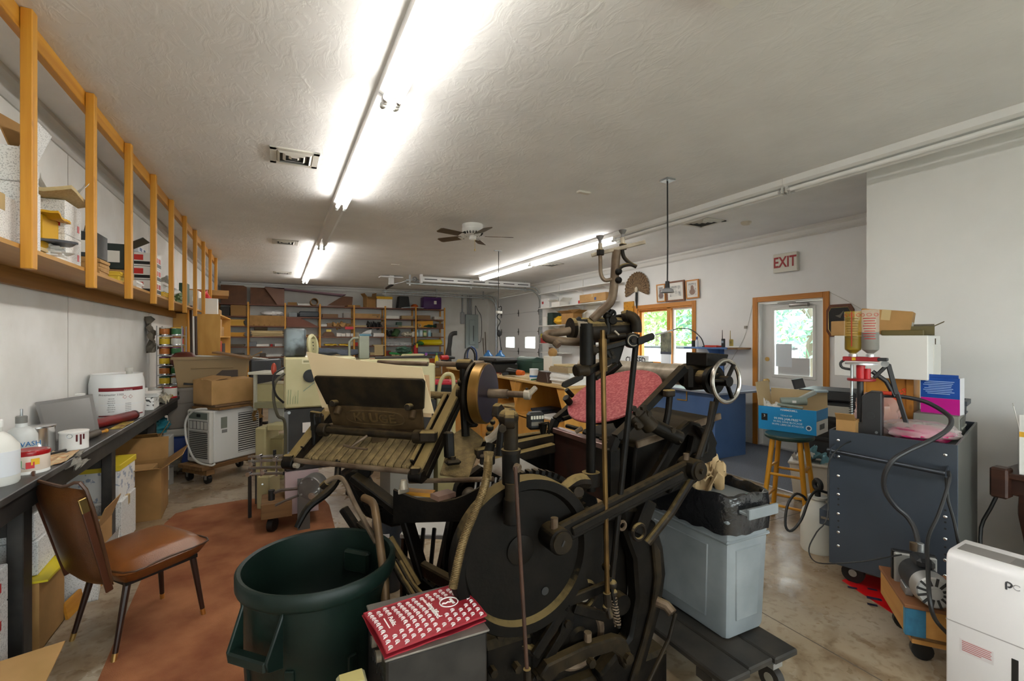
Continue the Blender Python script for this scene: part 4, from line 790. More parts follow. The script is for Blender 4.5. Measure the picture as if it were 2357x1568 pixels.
b=B();b.bb((BX[0],SY1-.03,0),(BX[0]+.04,SY1+.01,2.45));po=P('rear_post',b,M_PINE,r)
for x in BX[1:]:dupmesh(po,(x-BX[0]-.02,0,0),r)
for k,z in enumerate(LV):
 for i in range(7):
  if(i==1 and k==6)or(i==4 and k==6 and 0):continue
  b=B();b.bb((BX[i]+.001,SY0+.001,z-.028),(BX[i+1]-.001,SY1-.031,z));P('shelf_board',b,M_SHB,r)
def SB(bay,lv,fx,rz=0,dz=0,y=13.86):return TR(BX[bay]+(BX[bay+1]-BX[bay])*fx,y,LV[lv]+dz,rz)
def board(bay,poly,lab,mt,y=13.74,th=.012,nm='hardboard_sheet'):
 b=B();b.prism([(x,y,z)for x,z in poly],(0,th,0));return O(nm,b,mt,lab,'board')
board(0,[(-1.3,2.42),(-.72,2.42),(-.72,2.86),(-.80,2.90),(-1.3,2.90)],'brown plywood sheet standing on top at the far left of the back shelves',M_HB,13.9)
carton(SB(0,6,.68),.34,.36,.27,'brown box on the upper shelf at the left end of the back shelving',M_CARDI)
carton(SB(0,6,.25),.2,.36,.22,'dark box beside the brown one at the left end',C('2a241e',.6))
for i,(lv,fx,w_,h,c,lb)in enumerate([(5,.5,.5,.16,'c79a3a','yellow-brown envelopes high in the leftmost shelf bay'),(4,.5,.5,.10,'c7902a','orange envelopes in the middle of the leftmost shelf bay'),(4,.55,.4,.03,'3f7a3c','x'),(3,.5,.5,.06,'6d5a40','brown paper pile low in the leftmost bay'),(2,.5,.5,.10,'4b4238','dark paper pile at bench height in the leftmost bay')]):
 if lb!='x':papers(SB(0,lv,fx),w_,.3,h,lb,C(c,.6),6,.02,seed=i)
board(1,[(-.64,2.42),(.14,2.42),(.14,2.64),(-.25,2.86),(-.64,2.86)],'large brown hardboard panel leaning on the first shelf bay top',M_HB,13.86)
board(1,[(-.32,2.87),(.15,2.87),(.15,2.42),(-.02,2.43)],'triangular pink-brown board before the large hardboard panel',mat('pinkish_board','7d5b4c',.6),13.72)
carton(SB(1,5,.5),.80,.36,.27,'long wide cardboard box filling the first shelf bay',M_CARD,tape=False,marks=[('-y',-.3+.12*k,.025,.04,.04,C('8a6226',.5))for k in range(6)])
b=B();b.ball((-.14,13.88,2.20),(.26,.14,.08),24,14,.18,3,2);O('wrapped_roll',b,mat('white_plastic_wrap',(.78,.78,.78),.25),'plastic-wrapped white bundle on the long cardboard box','bundle')
papers(SB(1,4,.52),.74,.34,.15,'cream folder stack in the first shelf bay',M_PAPERC,9,.03);b=B();b.cyl((-.55,13.82,1.80),(-.25,13.86,1.80),.055,n=14);O('dark_roll',b,C('5a4a36',.6),'dark paper roll lying on the cream folder stack','roll')
carton(SB(1,3,.38),.28,.2,.06,'small white box low in the first shelf bay',M_LAB,tape=False);tincan(SB(1,3,.62),.03,.06,'tiny red tape core beside the small white box',M_RED,None,None,'tape_roll','tape');carton(SB(1,3,.80,.2),.18,.16,.07,'printed white carton low in the first shelf bay',C('b9b9b5',.5),tape=False)
papers(SB(1,2,.70),.36,.3,.07,'white papers beside the set square on the first bay',M_PAPER,6,.03)
r=T('set_square','wooden set square leaning low in the first shelf bay','set square',(-.5,13.8,1.06));q=[(-.62,1.065),(-.37,1.20),(-.37,1.065)]
b=B();b.tube([(x,13.8,z)for x,z in q],.014,4,closed=True);P('frame',b,M_PINE,r)
b=B();b.prism([(-.30,13.72,2.885),(1.70,13.72,2.76),(1.58,13.72,2.72),(-.05,13.72,2.845)],(0,.36,0));O('foam_panel',b,mat('mauve_foam','8a6a78',.6),'long mauve foam panel bridging the top of the shelves','panel')
r=T('paper_tube','large cardboard tube end showing on the second bay top','tube',(.80,13.9,2.43));b=B();b.lathe([(.10,0),(.10,.5),(.085,.5),(.085,0),(.10,0)],24,(.88,13.69,2.53),(0,1,0));P('wall',b,M_CARD2,r)
carton(SB(2,7,.2),.22,.2,.08,'small tan carton on the second bay top',M_CARD);papers(SB(2,7,.5),.3,.3,.05,'white papers on the second bay top',M_PAPER,4,.02)
r=T('tool_case','grey plastic tool case in the second shelf bay','case',SB(2,6,.68));m=SB(2,6,.68);b=B(m);b.box((0,0,.08),(.48,.3,.15));P('shell',b,C('2f3338',.45),r,.02);b=B(m);b.box((0,-.16,.085),(.50,.02,.02));P('ridge',b,C('3b4046',.45),r);b=B(m);b.box((-.30,0,.06),(.12,.2,.09));P('end_grip',b,M_BLACK,r,.02)
board(2,[(.20,1.862),(.98,1.862),(.55,2.08),(.20,2.10)],'reddish trapezoid board standing in the second shelf bay',mat('red_hardboard','70381d',.5),13.72)
papers(SB(2,4,.6),.5,.3,.05,'brown paper sheets in the second shelf bay',M_KRAFT,4,.03);papers(SB(2,3,.6),.4,.3,.03,'pale sheets low in the second shelf bay',M_PAPERC,3,.03);papers(SB(2,2,.5),.7,.3,.08,'white files at the bottom of the second bay',M_PAPER,6,.03)
board(3,[(1.20,2.44),(1.85,2.44),(1.87,2.70),(1.60,2.71)],'dark brown cut board on top of the third bay',M_HB,13.72)
carton(SB(3,5,.12),.16,.16,.07,'small white box in the third shelf bay',M_LAB,tape=False);rag((1.60,13.86,1.90),.5,.3,'crumpled brown kraft paper in the third shelf bay',M_KRAFT,.16,4,6,.1,'crumpled_paper','paper',n=20)
b=B();b.bb((1.66,13.655,1.79),(1.88,13.66,1.865));O('red_tag',b,C('d23a45',.5),'bright red tag hanging off the third shelf edge','tag')
r=T('mantel_clock','arched brown wooden mantel clock with a yellow note','clock',(1.24,13.8,1.59));b=B();b.prism([(1.24+.16*math.cos(a),13.76,1.60+.14*math.sin(a))for a in[pi*i/14 for i in range(15)]],(0,.1,0));P('case',b,M_HB,r)
b=B();b.prism([(1.24+.115*math.cos(a),13.752,1.61+.10*math.sin(a))for a in[pi*i/14 for i in range(15)]],(0,.01,0));P('face',b,C('6f4a2c',.5),r);b=B();b.bb((1.18,13.75,1.72),(1.31,13.753,1.785));P('sticky_note',b,C('e3cf6a',.6),r)
for i in range(4):carton(SB(3,4,.55+.14*i,.03),.11,.16,[.10,.08,.10,.09][i],['first','second','third','fourth'][i]+' small white box right of the mantel clock',M_LAB,tape=False)
for i,(fx,lb)in enumerate([(.3,'yellow envelopes drooping over the third shelf edge, left heap'),(.72,'yellow envelopes drooping over the third shelf edge, right heap')]):
 b=B();c=SB(3,3,fx).translation;b.sheet((c.x,c.y-.09,LV[3]+.02),.30,.46,.03,.03,3,8,8,i,0,0);O('envelope_pile',b,C('d9b21a',.5),lb,'envelopes')
papers(SB(3,2,.55),.7,.3,.10,'cream paper heap at the third bay bottom',M_PAPERC,8,.04);papers(SB(3,1,.5),.7,.3,.1,'brown paper heap low in the third bay',M_KRAFT,6,.03)
carton(SB(4,7,-.02,.1),.35,.34,.05,'flat brown carton on the fourth bay top',M_CARDI,tape=False)
carton(SB(4,7,.52,.25),.26,.28,.30,'open brown carton tipped on top of the fourth bay',M_CARD,flaps=[('-x',40),('-y',120),('+x',10)])
r=carton(SB(4,7,.98,.0,.0,13.86),.44,.34,.30,'white storage box with a yellow lid on top of the shelves',M_LAB,tape=False);m=SB(4,7,.98,0,0,13.86);b=B(m);b.box((0,0,.285),(.455,.355,.075));P('lid',b,C('d9a90f',.5),r,.004)
carton(SB(4,6,.44),.70,.3,.13,'long flat cardboard box in the fourth shelf bay',M_CARD2,tape=False,marks=[('-y',.22,.09,.2,.012,M_PRINT),('-y',.27,.05,.05,.02,M_PRINT)])
carton(SB(5,6,.22),.42,.26,.09,'long flat white box at the left of the fifth bay',M_LAB,tape=False)
papers(SB(4,5,.2),.32,.3,.05,'pale paper heap in the fourth shelf bay',M_PAPERC,4,.03);rag((2.48,13.86,1.92),.42,.26,'black tangle of straps in the fourth shelf bay',M_BLACK,.18,5,4,0,'strap_tangle','straps',n=20)
r=T('clothes_iron','white and blue clothes iron in the fourth shelf bay','iron',(2.25,13.8,1.59));b=B();b.prism([(2.0,13.76,1.60),(2.40,13.76,1.60),(2.38,13.76,1.68),(2.15,13.76,1.675),(1.98,13.76,1.67)],(0,.12,0));P('sole',b,C('cfd8de',.4),r,.01);b=B();b.prism([(2.12,13.755,1.68),(2.38,13.755,1.68),(2.40,13.755,1.80),(2.26,13.755,1.77)],(0,.08,0));P('handle',b,C('e6e6e4',.4),r,.01);b=B();b.bb((2.06,13.75,1.61),(2.36,13.757,1.66));P('blue_side',b,C('6aa7c4',.4),r)
papers(SB(4,4,.78),.3,.3,.10,'white book stack right of the iron',M_PAPER,4,.02)
r=T('traffic_cone','small red plastic funnel cone in the fourth bay','cone',SB(4,3,.38,0,0,13.8));m=SB(4,3,.38,0,0,13.8);b=B(m);b.lathe([(0,0),(.075,0),(.075,.015),(.06,.02),(.012,.22),(0,.22)],20);P('body',b,M_RED,r);b=B(m);b.lathe([(.05,.06),(.053,.06),(.042,.10),(.04,.10)],20);P('white_mark',b,M_LAB,r)
r=T('card_sheets','cream cards hanging in tiers over the fourth shelf edge','cards',(2.57,13.64,1.1))
for i in range(6):b=B();b.box((2.57,13.655-.004*i,1.31-.045*i),(.25,.006,.045),R=M.Rotation(.15,3,'X'));P('card',b,M_PAPERC,r)
b=B();b.bb((2.42,13.66,1.331),(2.76,13.95,1.36));P('card_pile',b,M_PAPERC,r)
papers(SB(4,2,.4),.6,.3,.08,'pale loose sheets low in the fourth bay',M_PAPERC,5,.04);papers(SB(4,1,.5),.7,.3,.1,'white paper low in the fourth bay',M_PAPER,5,.04)
r=T('black_bin','black plastic bin on top of the fifth bay','bin',SB(5,7,.62));m=SB(5,7,.62);b=B(m);b.taper((0,0,0),(.36,.3),(.28,.26),.36);P('body',b,M_BLACK,r,.015);b=B(m);b.box((0,0,.012),(.39,.33,.02));P('rim',b,M_BLACK,r)
b=B();b.lathe([(0,0),(.10,0),(.125,.05),(.10,.11),(.05,.15),(0,.155)],20,SB(6,7,.03).translation+V((0,.08,0)));O('orange_ball',b,C('cf5a17',.5),'orange ball on top between the black bin and purple box','ball')
b=B();b.sheet((3.62,13.76,2.455),.80,.16,.012,.01,2,8,6,4,.03,-.03);O('white_tray',b,C('dfe2e6',.4),'long white tray lying on top of the fifth bay','tray')
r=T('storage_crate','purple plastic crate on top at the right end of the shelves','crate',SB(6,7,.58));m=SB(6,7,.58);b=B(m);b.box((0,0,.185),(.56,.36,.36));P('body',b,C('43155a',.4),r,.03,seg=2);b=B(m);b.box((.08,-.182,.2),(.08,.004,.1));P('sticker',b,M_LAB,r);b=B(m);b.box((0,-.185,.33),(.50,.012,.02));P('ridge',b,C('521d6c',.4),r)
papers(SB(5,5,.25),.36,.3,.07,'grey paper heap in the fifth shelf bay',C('6f7270',.6),4,.03);papers(SB(5,5,.7),.5,.3,.05,'cream paper heap in the fifth shelf bay',M_PAPERC,3,.04)
b=B();b.cyl((3.02,13.78,1.60),(3.14,13.86,1.78),.10,n=20);O('green_canister',b,C('3d5a36',.5),'green canister tipped in the fifth shelf bay','canister',bev=.01);rag((2.92,13.88,1.68),.28,.26,'black cloth behind the green canister',M_BLACK,.2,4,2,0,'black_cloth','cloth')
lump((3.42,13.86,1.665),(.15,.14,.075),'white paper bag right of the green canister',C('cfc7b4',.6),.4,2.5,8,'paper_bag','paper bag')
papers(SB(5,3,.45),.76,.32,.09,'newspaper stack in the fifth shelf bay',mat('newsprint',(.60,.60,.58),.7,col2=(.30,.30,.32),vs=18),6,.03);b=B();b.sheet((3.2,13.8,1.07),.66,.24,.06,.01,2,8,6,4,.02,.02);O('green_float',b,C('1f8a3a',.5),'bright green foam slab low in the fifth bay','foam slab')
b=B();b.sheet((3.05,13.66,1.0),.22,.16,.002,.03,3,6,6,2,.2,0,M.Rotation(1.0,3,'X'));O('hanging_sheet',b,M_PAPERC,'loose sheet drooping below the green foam slab','paper')
b=B();b.box((3.96,13.80,1.96),(.48,.06,.21),0,M.Rotation(-.05,3,'Y'));O('yellow_box',b,C('d99a16',.5),'orange-yellow flat box standing in the sixth bay','box',bev=.004)
b=B();b.sheet((4.1,13.86,2.09),.8,.3,.01,.03,2,8,6,6,0,-.03);O('brown_sheet',b,M_KRAFT,'brown warped board on the upper sixth bay','board')
r=T('paper_roll','pale paper roll end in the sixth bay','roll',(3.74,13.8,1.86));b=B();b.lathe([(.055,0),(.055,.3),(.04,.3),(.04,0),(.055,0)],18,(3.76,13.69,1.92),(0,1,0));P('wall',b,M_PAPERC,r)
lump((4.08,13.86,1.91),(.24,.13,.055),'green bag lying under the yellow box',C('1f4a3c',.5),.25,2,3,'green_bag')
for i in range(4):bottle(SB(6,4,[.09,.22,.36,.52][i],0,0,13.84),[(.05,0),(.052,.15),(.045,.17),(.05,.19)],['first','second','third','fourth'][i]+' blue-white can in the sixth bay, counted from the post',C(['8fb7c4','a6c4cc','4f8a4c','b9d2da'][i],.35),C('d4dde0',.4),.05,.01,C(['cfe2e8','d8e6ea','e8e4b0','8fc0d2'][i],.4),(.03,.13),'drink_can','can')
b=B();b.ring((4.12,13.84,1.42),(0,0,1),.24,.085,28,10,(.6,1.35));O('inflatable_ring',b,C('d8c207',.35),'bright yellow inflatable ring in the sixth bay','inflatable ring')
papers(SB(6,3,.5),.8,.3,.012,'warped papers beneath the yellow inflatable ring',M_PAPERC,2,.02)if 0 else None
papers(SB(6,2,.5),.8,.32,.07,'blue and white cloth-bound papers low in the sixth bay',C('5a6a80',.6),5,.03)
lump((3.82,13.82,1.39),(.13,.1,.06),'small green pouch left of the yellow ring',C('1d6b2a',.5),.3,2,4,'green_pouch','pouch')
r=T('basket','round orange-banded basket low in the sixth bay','basket',SB(6,1,.55,0,0,13.82));m=SB(6,1,.55,0,0,13.82);b=B(m);b.lathe([(0,0),(.15,0),(.18,.13),(.17,.13),(.14,.01),(0,.01)],24);P('body',b,M_KRAFT,r)
for z in(.03,.06,.09,.12):b=B(m);b.ring((0,0,z),(0,0,1),.157+z*.2,.012,24,6);P('band',b,C('c9591c',.5),r)
papers(SB(6,0,.5),.7,.3,.2,'brown cartons at the foot of the sixth bay',M_CARD,3,.03);papers(SB(5,0,.5),.7,.3,.22,'dark cartons at the foot of the fifth bay',C('3a3128',.6),3,.03)
for i,(by,lv,fx,w_,h,c,lb,kd)in enumerate([(1,3,.12,.16,.12,'6f7278','grey box left of the small white box in the first bay','b'),(1,2,.22,.2,.05,'8a7f6a','tan papers under the set square end','p')if 0 else(1,2,.38,.12,.09,'51473c','brown tin box right of the set square','b'),(1,1,.5,.7,.16,'5a4a38','brown carton row at the foot of the first bay','b'),(2,6,.22,.2,.12,'8a8f92','pale grey carton left of the tool case','b'),(2,4,.2,.22,.14,'a07c4c','tan carton beside the brown sheets in the second bay','b'),(2,3,.2,.25,.13,'b8b4a8','pale box low in the second bay by the stained tank','b'),(2,1,.5,.7,.18,'4a3f36','dark carton at the foot of the second bay','b'),(3,6,.3,.4,.10,'7c5a3a','brown flat box high in the third bay','b'),(3,6,.8,.2,.14,'96908a','grey carton high in the third bay','b'),(3,5,.28,.12,.10,'8d6b44','small tan box beside the crumpled kraft paper','b'),(3,3,.92,.1,.12,'c9c2b0','cream box at the right end of the envelope shelf','b'),(4,5,.92,.1,.16,'75624a','brown box right of the black strap tangle','b'),(4,4,.1,.12,.12,'b0a894','cream box left of the iron','b'),(4,3,.12,.16,.10,'b3271f','red carton left of the red funnel cone','b'),(5,6,.74,.34,.10,'a58a5c','tan carton right of the long white box','b'),(5,5,.48,.14,.16,'3f5a4a','green box between the paper heaps of the fifth bay','b'),(5,4,.94,.08,.15,'d8d2c4','narrow white box at the right end of the fifth bay','b'),(5,2,.12,.14,.12,'8a2f24','red-brown box left of the green foam slab','b'),(5,1,.5,.6,.14,'b5ab98','pale carton low in the fifth bay','b'),(6,6,.3,.4,.12,'8c6a40','brown carton high in the sixth bay','b'),(6,6,.8,.24,.09,'c9c4ba','pale flat carton high in the sixth bay','b'),(6,5,.86,.2,.13,'6e5238','brown box right of the yellow box','b'),(6,4,.74,.26,.12,'9a9488','grey carton right of the blue-white cans','b'),(6,1,.16,.2,.16,'3c4a63','dark blue carton left of the banded basket','b'),(6,1,.9,.14,.14,'cfc9bc','white box right of the banded basket','b')]):
 carton(SB(by,lv,fx,random.uniform(-.06,.06),.0005,13.87),w_,.24,h,lb,C(c,.6),tape=False,group='boxes on the back shelves')
m=TR(3.62,13.60,1.03);r=T('fire_extinguisher','red fire extinguisher with a tag hung on a shelf post','fire extinguisher',m);b=B(m);b.lathe([(0,0),(.062,0),(.066,.01),(.066,.24),(.045,.29),(.02,.31),(.02,.33),(0,.33)],20);P('cylinder',b,M_RED,r);b=B(m);b.box((0,0,.35),(.10,.03,.03));b.box((.03,0,.385),(.12,.02,.015));P('valve_handle',b,M_BLACK,r,kind='stuff');b=B(m);b.box((.02,-.068,.30),(.06,.004,.12));P('tag',b,C('e0c520',.5),r);b=B(m);b.tube([(-.03,0,.35),(-.1,-.03,.3),(-.09,-.03,.12)],.01,6,sm=4);P('hose',b,M_BLACK,r);b=B(m);b.box((0,.07,.15),(.04,.06,.05));P('bracket',b,M_STEEL,r)
b=B();b.tube([W(1022,842,11.5),W(1034,800,11.5),W(1037,775,11.5),W(1043,768,11.5),W(1052,767,11.5)],.055,12,sm=3);b.tube([W(1034,800,11.5),W(1036,860,11.5),W(1036,920,11.5)],.05,10);O('stove_pipe',b,mat('stove_black',(.03,.03,.03),.5,.4),'black bent pipe standing between the shelves and breaker panel','pipe')
r=T('plywood_cabinet','tall plywood shelf cabinet against the left wall past the bench','cabinet',(-1.07,9.2,0))
b=B();b.bb((XL+.003,8.3,0),(-.78,8.32,1.90));P('side_panel',b,M_PLY,r)
b=B();b.bb((XL+.003,10.0,0),(-.78,10.02,1.90));P('side_panel',b,M_PLY,r)
for z in(.1,.55,.95,1.25,1.55,1.88):b=B();b.bb((XL+.003,8.321,z),(-.78,9.999,z+.02));P('shelf_board',b,M_PLY,r)
for i,(y,z,w_,d,h,mt,lb)in enumerate([(8.62,1.57,.45,.4,.27,M_CARD2,'brown carton on the upper level of the plywood cabinet'),(9.2,1.57,.4,.4,.16,M_CARD,'low carton deep in the plywood cabinet'),(8.55,1.27,.4,.3,.2,C('8d8d90',.5),'grey box on the middle level of the plywood cabinet'),(8.95,1.27,.4,.3,.22,C('b4442a',.5),'orange-red box on the middle level of the plywood cabinet'),(9.4,1.27,.4,.4,.18,C('3a3a3c',.5),'dark box on the middle level of the plywood cabinet'),(8.6,.97,.4,.4,.2,C('c9a23a',.5),'yellow box low in the plywood cabinet'),(9.3,.97,.4,.5,.22,M_LAB,'white box low in the plywood cabinet')]):carton(TR(-1.03,y,z),w_,d,h,lb,mt,tape=False)
carton(TR(-.98,8.5,1.902,.05),.3,.22,.24,'white box on top of the plywood cabinet',M_LAB,tape=False);carton(TR(-.99,8.95,1.902),.3,.4,.10,'flat brown box on top of the plywood cabinet',M_CARD,tape=False)
for i,(px0,t0,mt,lb,rr)in enumerate([(437,6.4,M_PINE,'tan wooden pole leaning at the far bench end',.016),(444,6.5,C('3b2a20',.5),'dark brown board leaning at the far bench end',.02),(449,6.45,C('d8d8d6',.4),'white and black pole leaning by the plywood cabinet',.012),(454,6.6,wood('walnut_pole','3a2417','4c3020','z',.5),'walnut-brown pole nearest the plywood cabinet',.022)]):
 p=W(px0,760,t0);b=B();b.cyl((p.x,p.y,0),(p.x-.03,p.y+.05,2.02-.03*i),rr,n=8);O('pole',b,mt,lb,'pole')
tm=TR(-.98,6.62,0,rad(6))
r=T('cooler','blue wheeled cooler with a white lid under the stacked totes','cooler',tm);b=B(tm);b.taper((0,0,.05),(.34,.34),(.37,.36),.37);P('body',b,C('16357a',.4),r,.02);b=B(tm);b.box((0,0,.465),(.40,.39,.085));P('lid',b,C('b9b4a8',.45),r,.02)
for s in(-1,1):b=B(tm);b.cyl((s*.19,-.13,.06),(s*.15,-.13,.06),.06,n=16);P('wheel',b,M_BLACK,r)
b=B(tm);b.tube([(.16,-.2,.1),(.17,-.2,.72),(.17,-.2,1.0),(.0,-.2,1.02)],.012,6);P('pull_handle',b,M_BLACK,r)
tote(TR(-.90,6.66,.51,rad(6)),.50,.40,.46,'grey-taupe tote in the middle of the tall tote stack',C('7f7468',.5),lid=None)
tote(TR(-.70,6.68,.972,rad(4)),.76,.46,.35,'large beige tote on top of the tote stack, heaped with boards',C('8f7650',.5))
r=T('scrap_boards','x','boards',(0,0,0))if 0 else None
b=B();b.ball((-.98,6.62,1.28),(.14,.12,.10),16,10,.1);O('leather_ball',b,C('5a2417',.5),'brown leather ball lying in the beige tote','ball')
b=B();b.bar((-.85,6.60,1.33),(-.50,6.55,1.31),.16,.01);O('white_board',b,C('d7d5cf',.5),'white flat board lying across the beige tote','board');b=B();b.bar((-.66,6.50,1.37),(-.30,6.42,1.30),.22,.02);O('scrap_board',b,M_OLDW,'old brown plank resting across the beige tote rim','plank');b=B();b.bar((-.36,6.6,1.31),(-.12,6.55,1.28),.12,.008);O('white_card',b,C('dcdcd8',.5),'white card sticking out beyond the beige tote','card')
b=B();b.bb((-.97,6.47,.98),(-.43,6.86,1.16));O('tote_load',b,C('4c4038',.7),'dark load of scrap filling the beige tote','scrap',kind='stuff')
aa=math.atan2(.643,.766);am=TR(-.613,5.88,.2,aa)
r=T('air_conditioner','white window air conditioner with slatted vents on a wooden dolly','air conditioner',am);acw=C('dcdcda',.4)
b=B(am);b.bb((0,0,0),(.55,.36,.56));P('cabinet',b,acw,r,.012)
b=B(am);b.bb((-.045,-.012,.0),(0,.372,.565));P('front_bezel',b,C('d6d4cd',.45),r,.015)
b=B(am);b.bb((-.049,.03,.47),(-.044,.33,.54));cp=P('control_panel',b,C('6f756c',.4),r);b=B(am);b.bb((-.051,.14,.495),(-.049,.20,.525));P('display',b,M_BLACK,cp)
b=B(am);b.bb((-.047,.03,.36),(-.0445,.33,.45));P('upper_grille',b,C('4a4a48',.5),r)
b=B(am);b.bb((-.052,.03,.0),(-.045,.33,.006));b.v=[p+V((0,0,.05))for p in b.v];sl=P('grille_slat',b,C('bdbab2',.45),r)
for k in range(1,15):dupmesh(sl,(0,0,.02*k),r)
b=B(am);b.bb((-.0465,.03,.05),(-.0445,.33,.34));P('lower_grille',b,C('3c3c3a',.6),r)
for k in range(5):b=B(am);b.bb((-.0495,.035+.06*k,.365),(-.0465,.08+.06*k,.445));P('louver_vane',b,C('cfccc4',.45),r)
b=B(am);b.bb((.28,-.0025,.06),(.53,-.0008,.50));P('side_vent_back',b,M_BLACK,r)
b=B(am);b.bb((.28,-.008,.0),(.53,-.0025,.012));b.v=[p+V((0,0,.065))for p in b.v];sl=P('vent_slat',b,acw,r)
for k in range(1,18):dupmesh(sl,(0,0,.0245*k),r)
b=B(am);b.bb((.08,-.002,.36),(.15,-.0005,.48));P('rating_label',b,C('7c8278',.5),r);b=B(am);b.bb((.09,-.002,.31),(.15,-.0005,.345));P('barcode',b,C('8a8a88',.5),r)
b=B(am);b.tube([(-.05,.34,.50),(-.07,.36,.40),(-.06,.34,.2),(-.06,.2,.03),(-.06,-.03,.0),(-.02,-.05,.01)],.011,7,sm=5);P('power_cord',b,M_PLAST,r);b=B(am);b.tube([(-.05,.34,.50),(-.05,.2,.575),(.05,.1,.57)],.011,7,sm=4);P('power_cord',b,M_PLAST,r)
r=T('wooden_dolly','wooden plank dolly on casters under the air conditioner','dolly',TR(-.5,6.1,0,aa));dmm=TR(-.613,5.88,0,aa)
for k in range(4):b=B(dmm);b.box((-.02+.0*k,.02+k*.1,.175),(.34+.4,.095,.04));b.v=[p+dmm.to_3x3()@V((.25,.0,0))for p in b.v];P('deck_plank',b,M_OLDW,r,.003)
for x in(-.05,.53):b=B(dmm);b.box((x,.17,.125),(.09,.40,.055));P('cross_plank',b,M_OLDW,r,.003)
for x in(-.05,.53):
 for y in(.02,.32):
  b=B(dmm);b.cyl((x-.018,y,.05),(x+.018,y,.05),.048,n=16);wl_=P('caster_wheel',b,M_BLACK,r);b=B(dmm);b.box((x,y,.095),(.06,.05,.02));b.box((x-.024,y,.07),(.005,.03,.05));b.box((x+.024,y,.07),(.005,.03,.05));P('caster_fork',b,M_STEEL,wl_,kind='stuff')
b=B(am);b.box((.22,.16,.58),(.42,.42,.025),.06);b.m=am;O('board_slab',b,M_OLDW,'lower weathered board on top of the air conditioner','board',bev=.003);b=B(am);b.box((.22,.17,.607),(.40,.38,.022),-.05);O('board_slab',b,wood('grey_board','6a5138','80654a','x',.7),'upper weathered board under the cardboard box','board',bev=.003)
carton(am@TR(.23,.17,.62,rad(-4)),.46,.34,.26,'battered cardboard box on the boards over the air conditioner',M_CARD2,flaps=[('+x',150),('-x',-80),('+y',-85),('-y',-84)],marks=[('+x',.05,.08,.08,.08,M_LAB)],wall=.007)
b=B(am);b.sheet((.475,.02,.60),.16,.42,.006,.08,3,8,10,3,0,0,M.Rotation(rad(78),3,'X')@M.Rotation(.2,3,'Z'));O('torn_cardboard',b,M_CARD,'torn cardboard strip hanging over the air conditioner vents','cardboard')
M_CREAM=mat('cream_enamel','c7bf93',.4,col2='b5ab7e',vs=3,detail=6);M_CRM2=mat('cream_dark','a89f72',.45,col2='938a62',vs=4);M_MACHB=mat('machine_black',(.010,.009,.008),.5,col2=(.022,.019,.016),vs=8)
oc=W(600,850,8.0);m=TR(oc.x,oc.y,0,rad(200));r=T('office_chair','black leather high-back office chair beyond the totes','office chair',m);lea=mat('black_leather',(.03,.032,.036),.35,bump=.1,bs=120)
b=B(m);b.box((0,.22,.86),(.50,.10,.66));bk_=P('backrest',b,lea,r,.04,seg=3)
for z in(.72,.92,1.08):b=B(m);b.box((0,.165,z),(.42,.012,.012));P('seam',b,M_BLACK,bk_)
b=B(m);b.box((0,-.03,.48),(.52,.5,.1));P('seat',b,lea,r,.04,seg=2);b=B(m);b.cyl((0,0,.08),(0,0,.44),.03);P('gas_column',b,M_BLACK,r)
for i in range(5):a=i*2*pi/5;b=B(m);b.bar((0,0,.10),(.30*math.cos(a),.30*math.sin(a),.06),.05,.03);ft=P('base_spoke',b,M_BLACK,r);b=B(m);b.ball((.30*math.cos(a),.30*math.sin(a),.028),.028,10,8);P('caster',b,M_BLACK,ft)
for s in(-1,1):b=B(m);b.tube([(s*.27,.1,.50),(s*.30,.12,.70),(s*.30,-.18,.70)],.022,6);P('armrest',b,M_BLACK,r)
r=T('offset_press','cream and black offset press standing behind the iron feeder','printing press',(.7,4.5,0))
def q4(x0,x1,z0,z1,y=4.2):return[(x0,y,z0),(x1,y,z0),(x1,y,z1),(x0,y,z1)]
b=B();b.bb((.045,4.2,.965),(.60,4.72,1.376));hd=P('inking_head',b,M_CREAM,r,.012)
b=B();b.cyl((.235,4.2,1.225),(.235,4.165,1.225),.052,n=24);b.cyl((.235,4.165,1.225),(.235,4.15,1.225),.036,n=20);P('black_dial',b,M_BLACK,hd)
b=B();b.bb((.175,4.1985,1.325),(.285,4.2,1.362));pl_=P('name_plate',b,C('d2cba4',.4),hd)
b=B();b.bb((.185,4.197,1.335),(.275,4.1985,1.352));P('plate_slot',b,C('8d865f',.5),hd)
b=B();b.bar((.185,4.1985,1.10),(.27,4.1985,1.17),.002,.008,(0,1,0));P('paint_streak',b,C('2f7f86',.5),hd)
rn=random.Random(2)
for k in range(5):x=.07+.018*k;b=B();b.bar((x,4.1985,1.0),(x+.005,4.1985,1.06+rn.uniform(0,.06)),.002,.007,(0,1,0));P('green_smear',b,C('3f7a52',.6),hd)
b=B();b.bb((.05,4.22,.45),(1.32,4.75,.962));P('black_cabinet',b,M_MACHB,r,.01)
b=B();b.bb((.60,4.25,.965),(1.32,4.72,1.30));P('press_body',b,M_CREAM,r,.015)
b=B();b.bb((.64,4.30,1.30),(1.28,4.70,1.345));P('top_cover',b,M_CREAM,r,.012);b=B();b.bb((.75,4.40,1.345),(1.1,4.43,1.350));P('decal',b,C('7a3a22',.5),r)
b=B();b.bb((.18,4.212,.76),(.30,4.2205,.84));P('warning_label',b,C('d9d2cc',.5),r)
b=B();b.bb((.05,4.19,.11),(.30,4.75,.449));P('lower_panel',b,C('b7a3a6',.5),r)
b=B();b.bb((.9,4.25,.05),(1.30,4.72,.449));P('stand',b,C('8f8f8a',.5),r)
for k in range(3):b=B();b.bar((.06+.42*k,4.215,.50),(.06+.42*k,4.215,.94),.03,.004,(0,1,0));P('cover_edge',b,mat('worn_steel_edge',(.16,.15,.14),.4,.7),r)
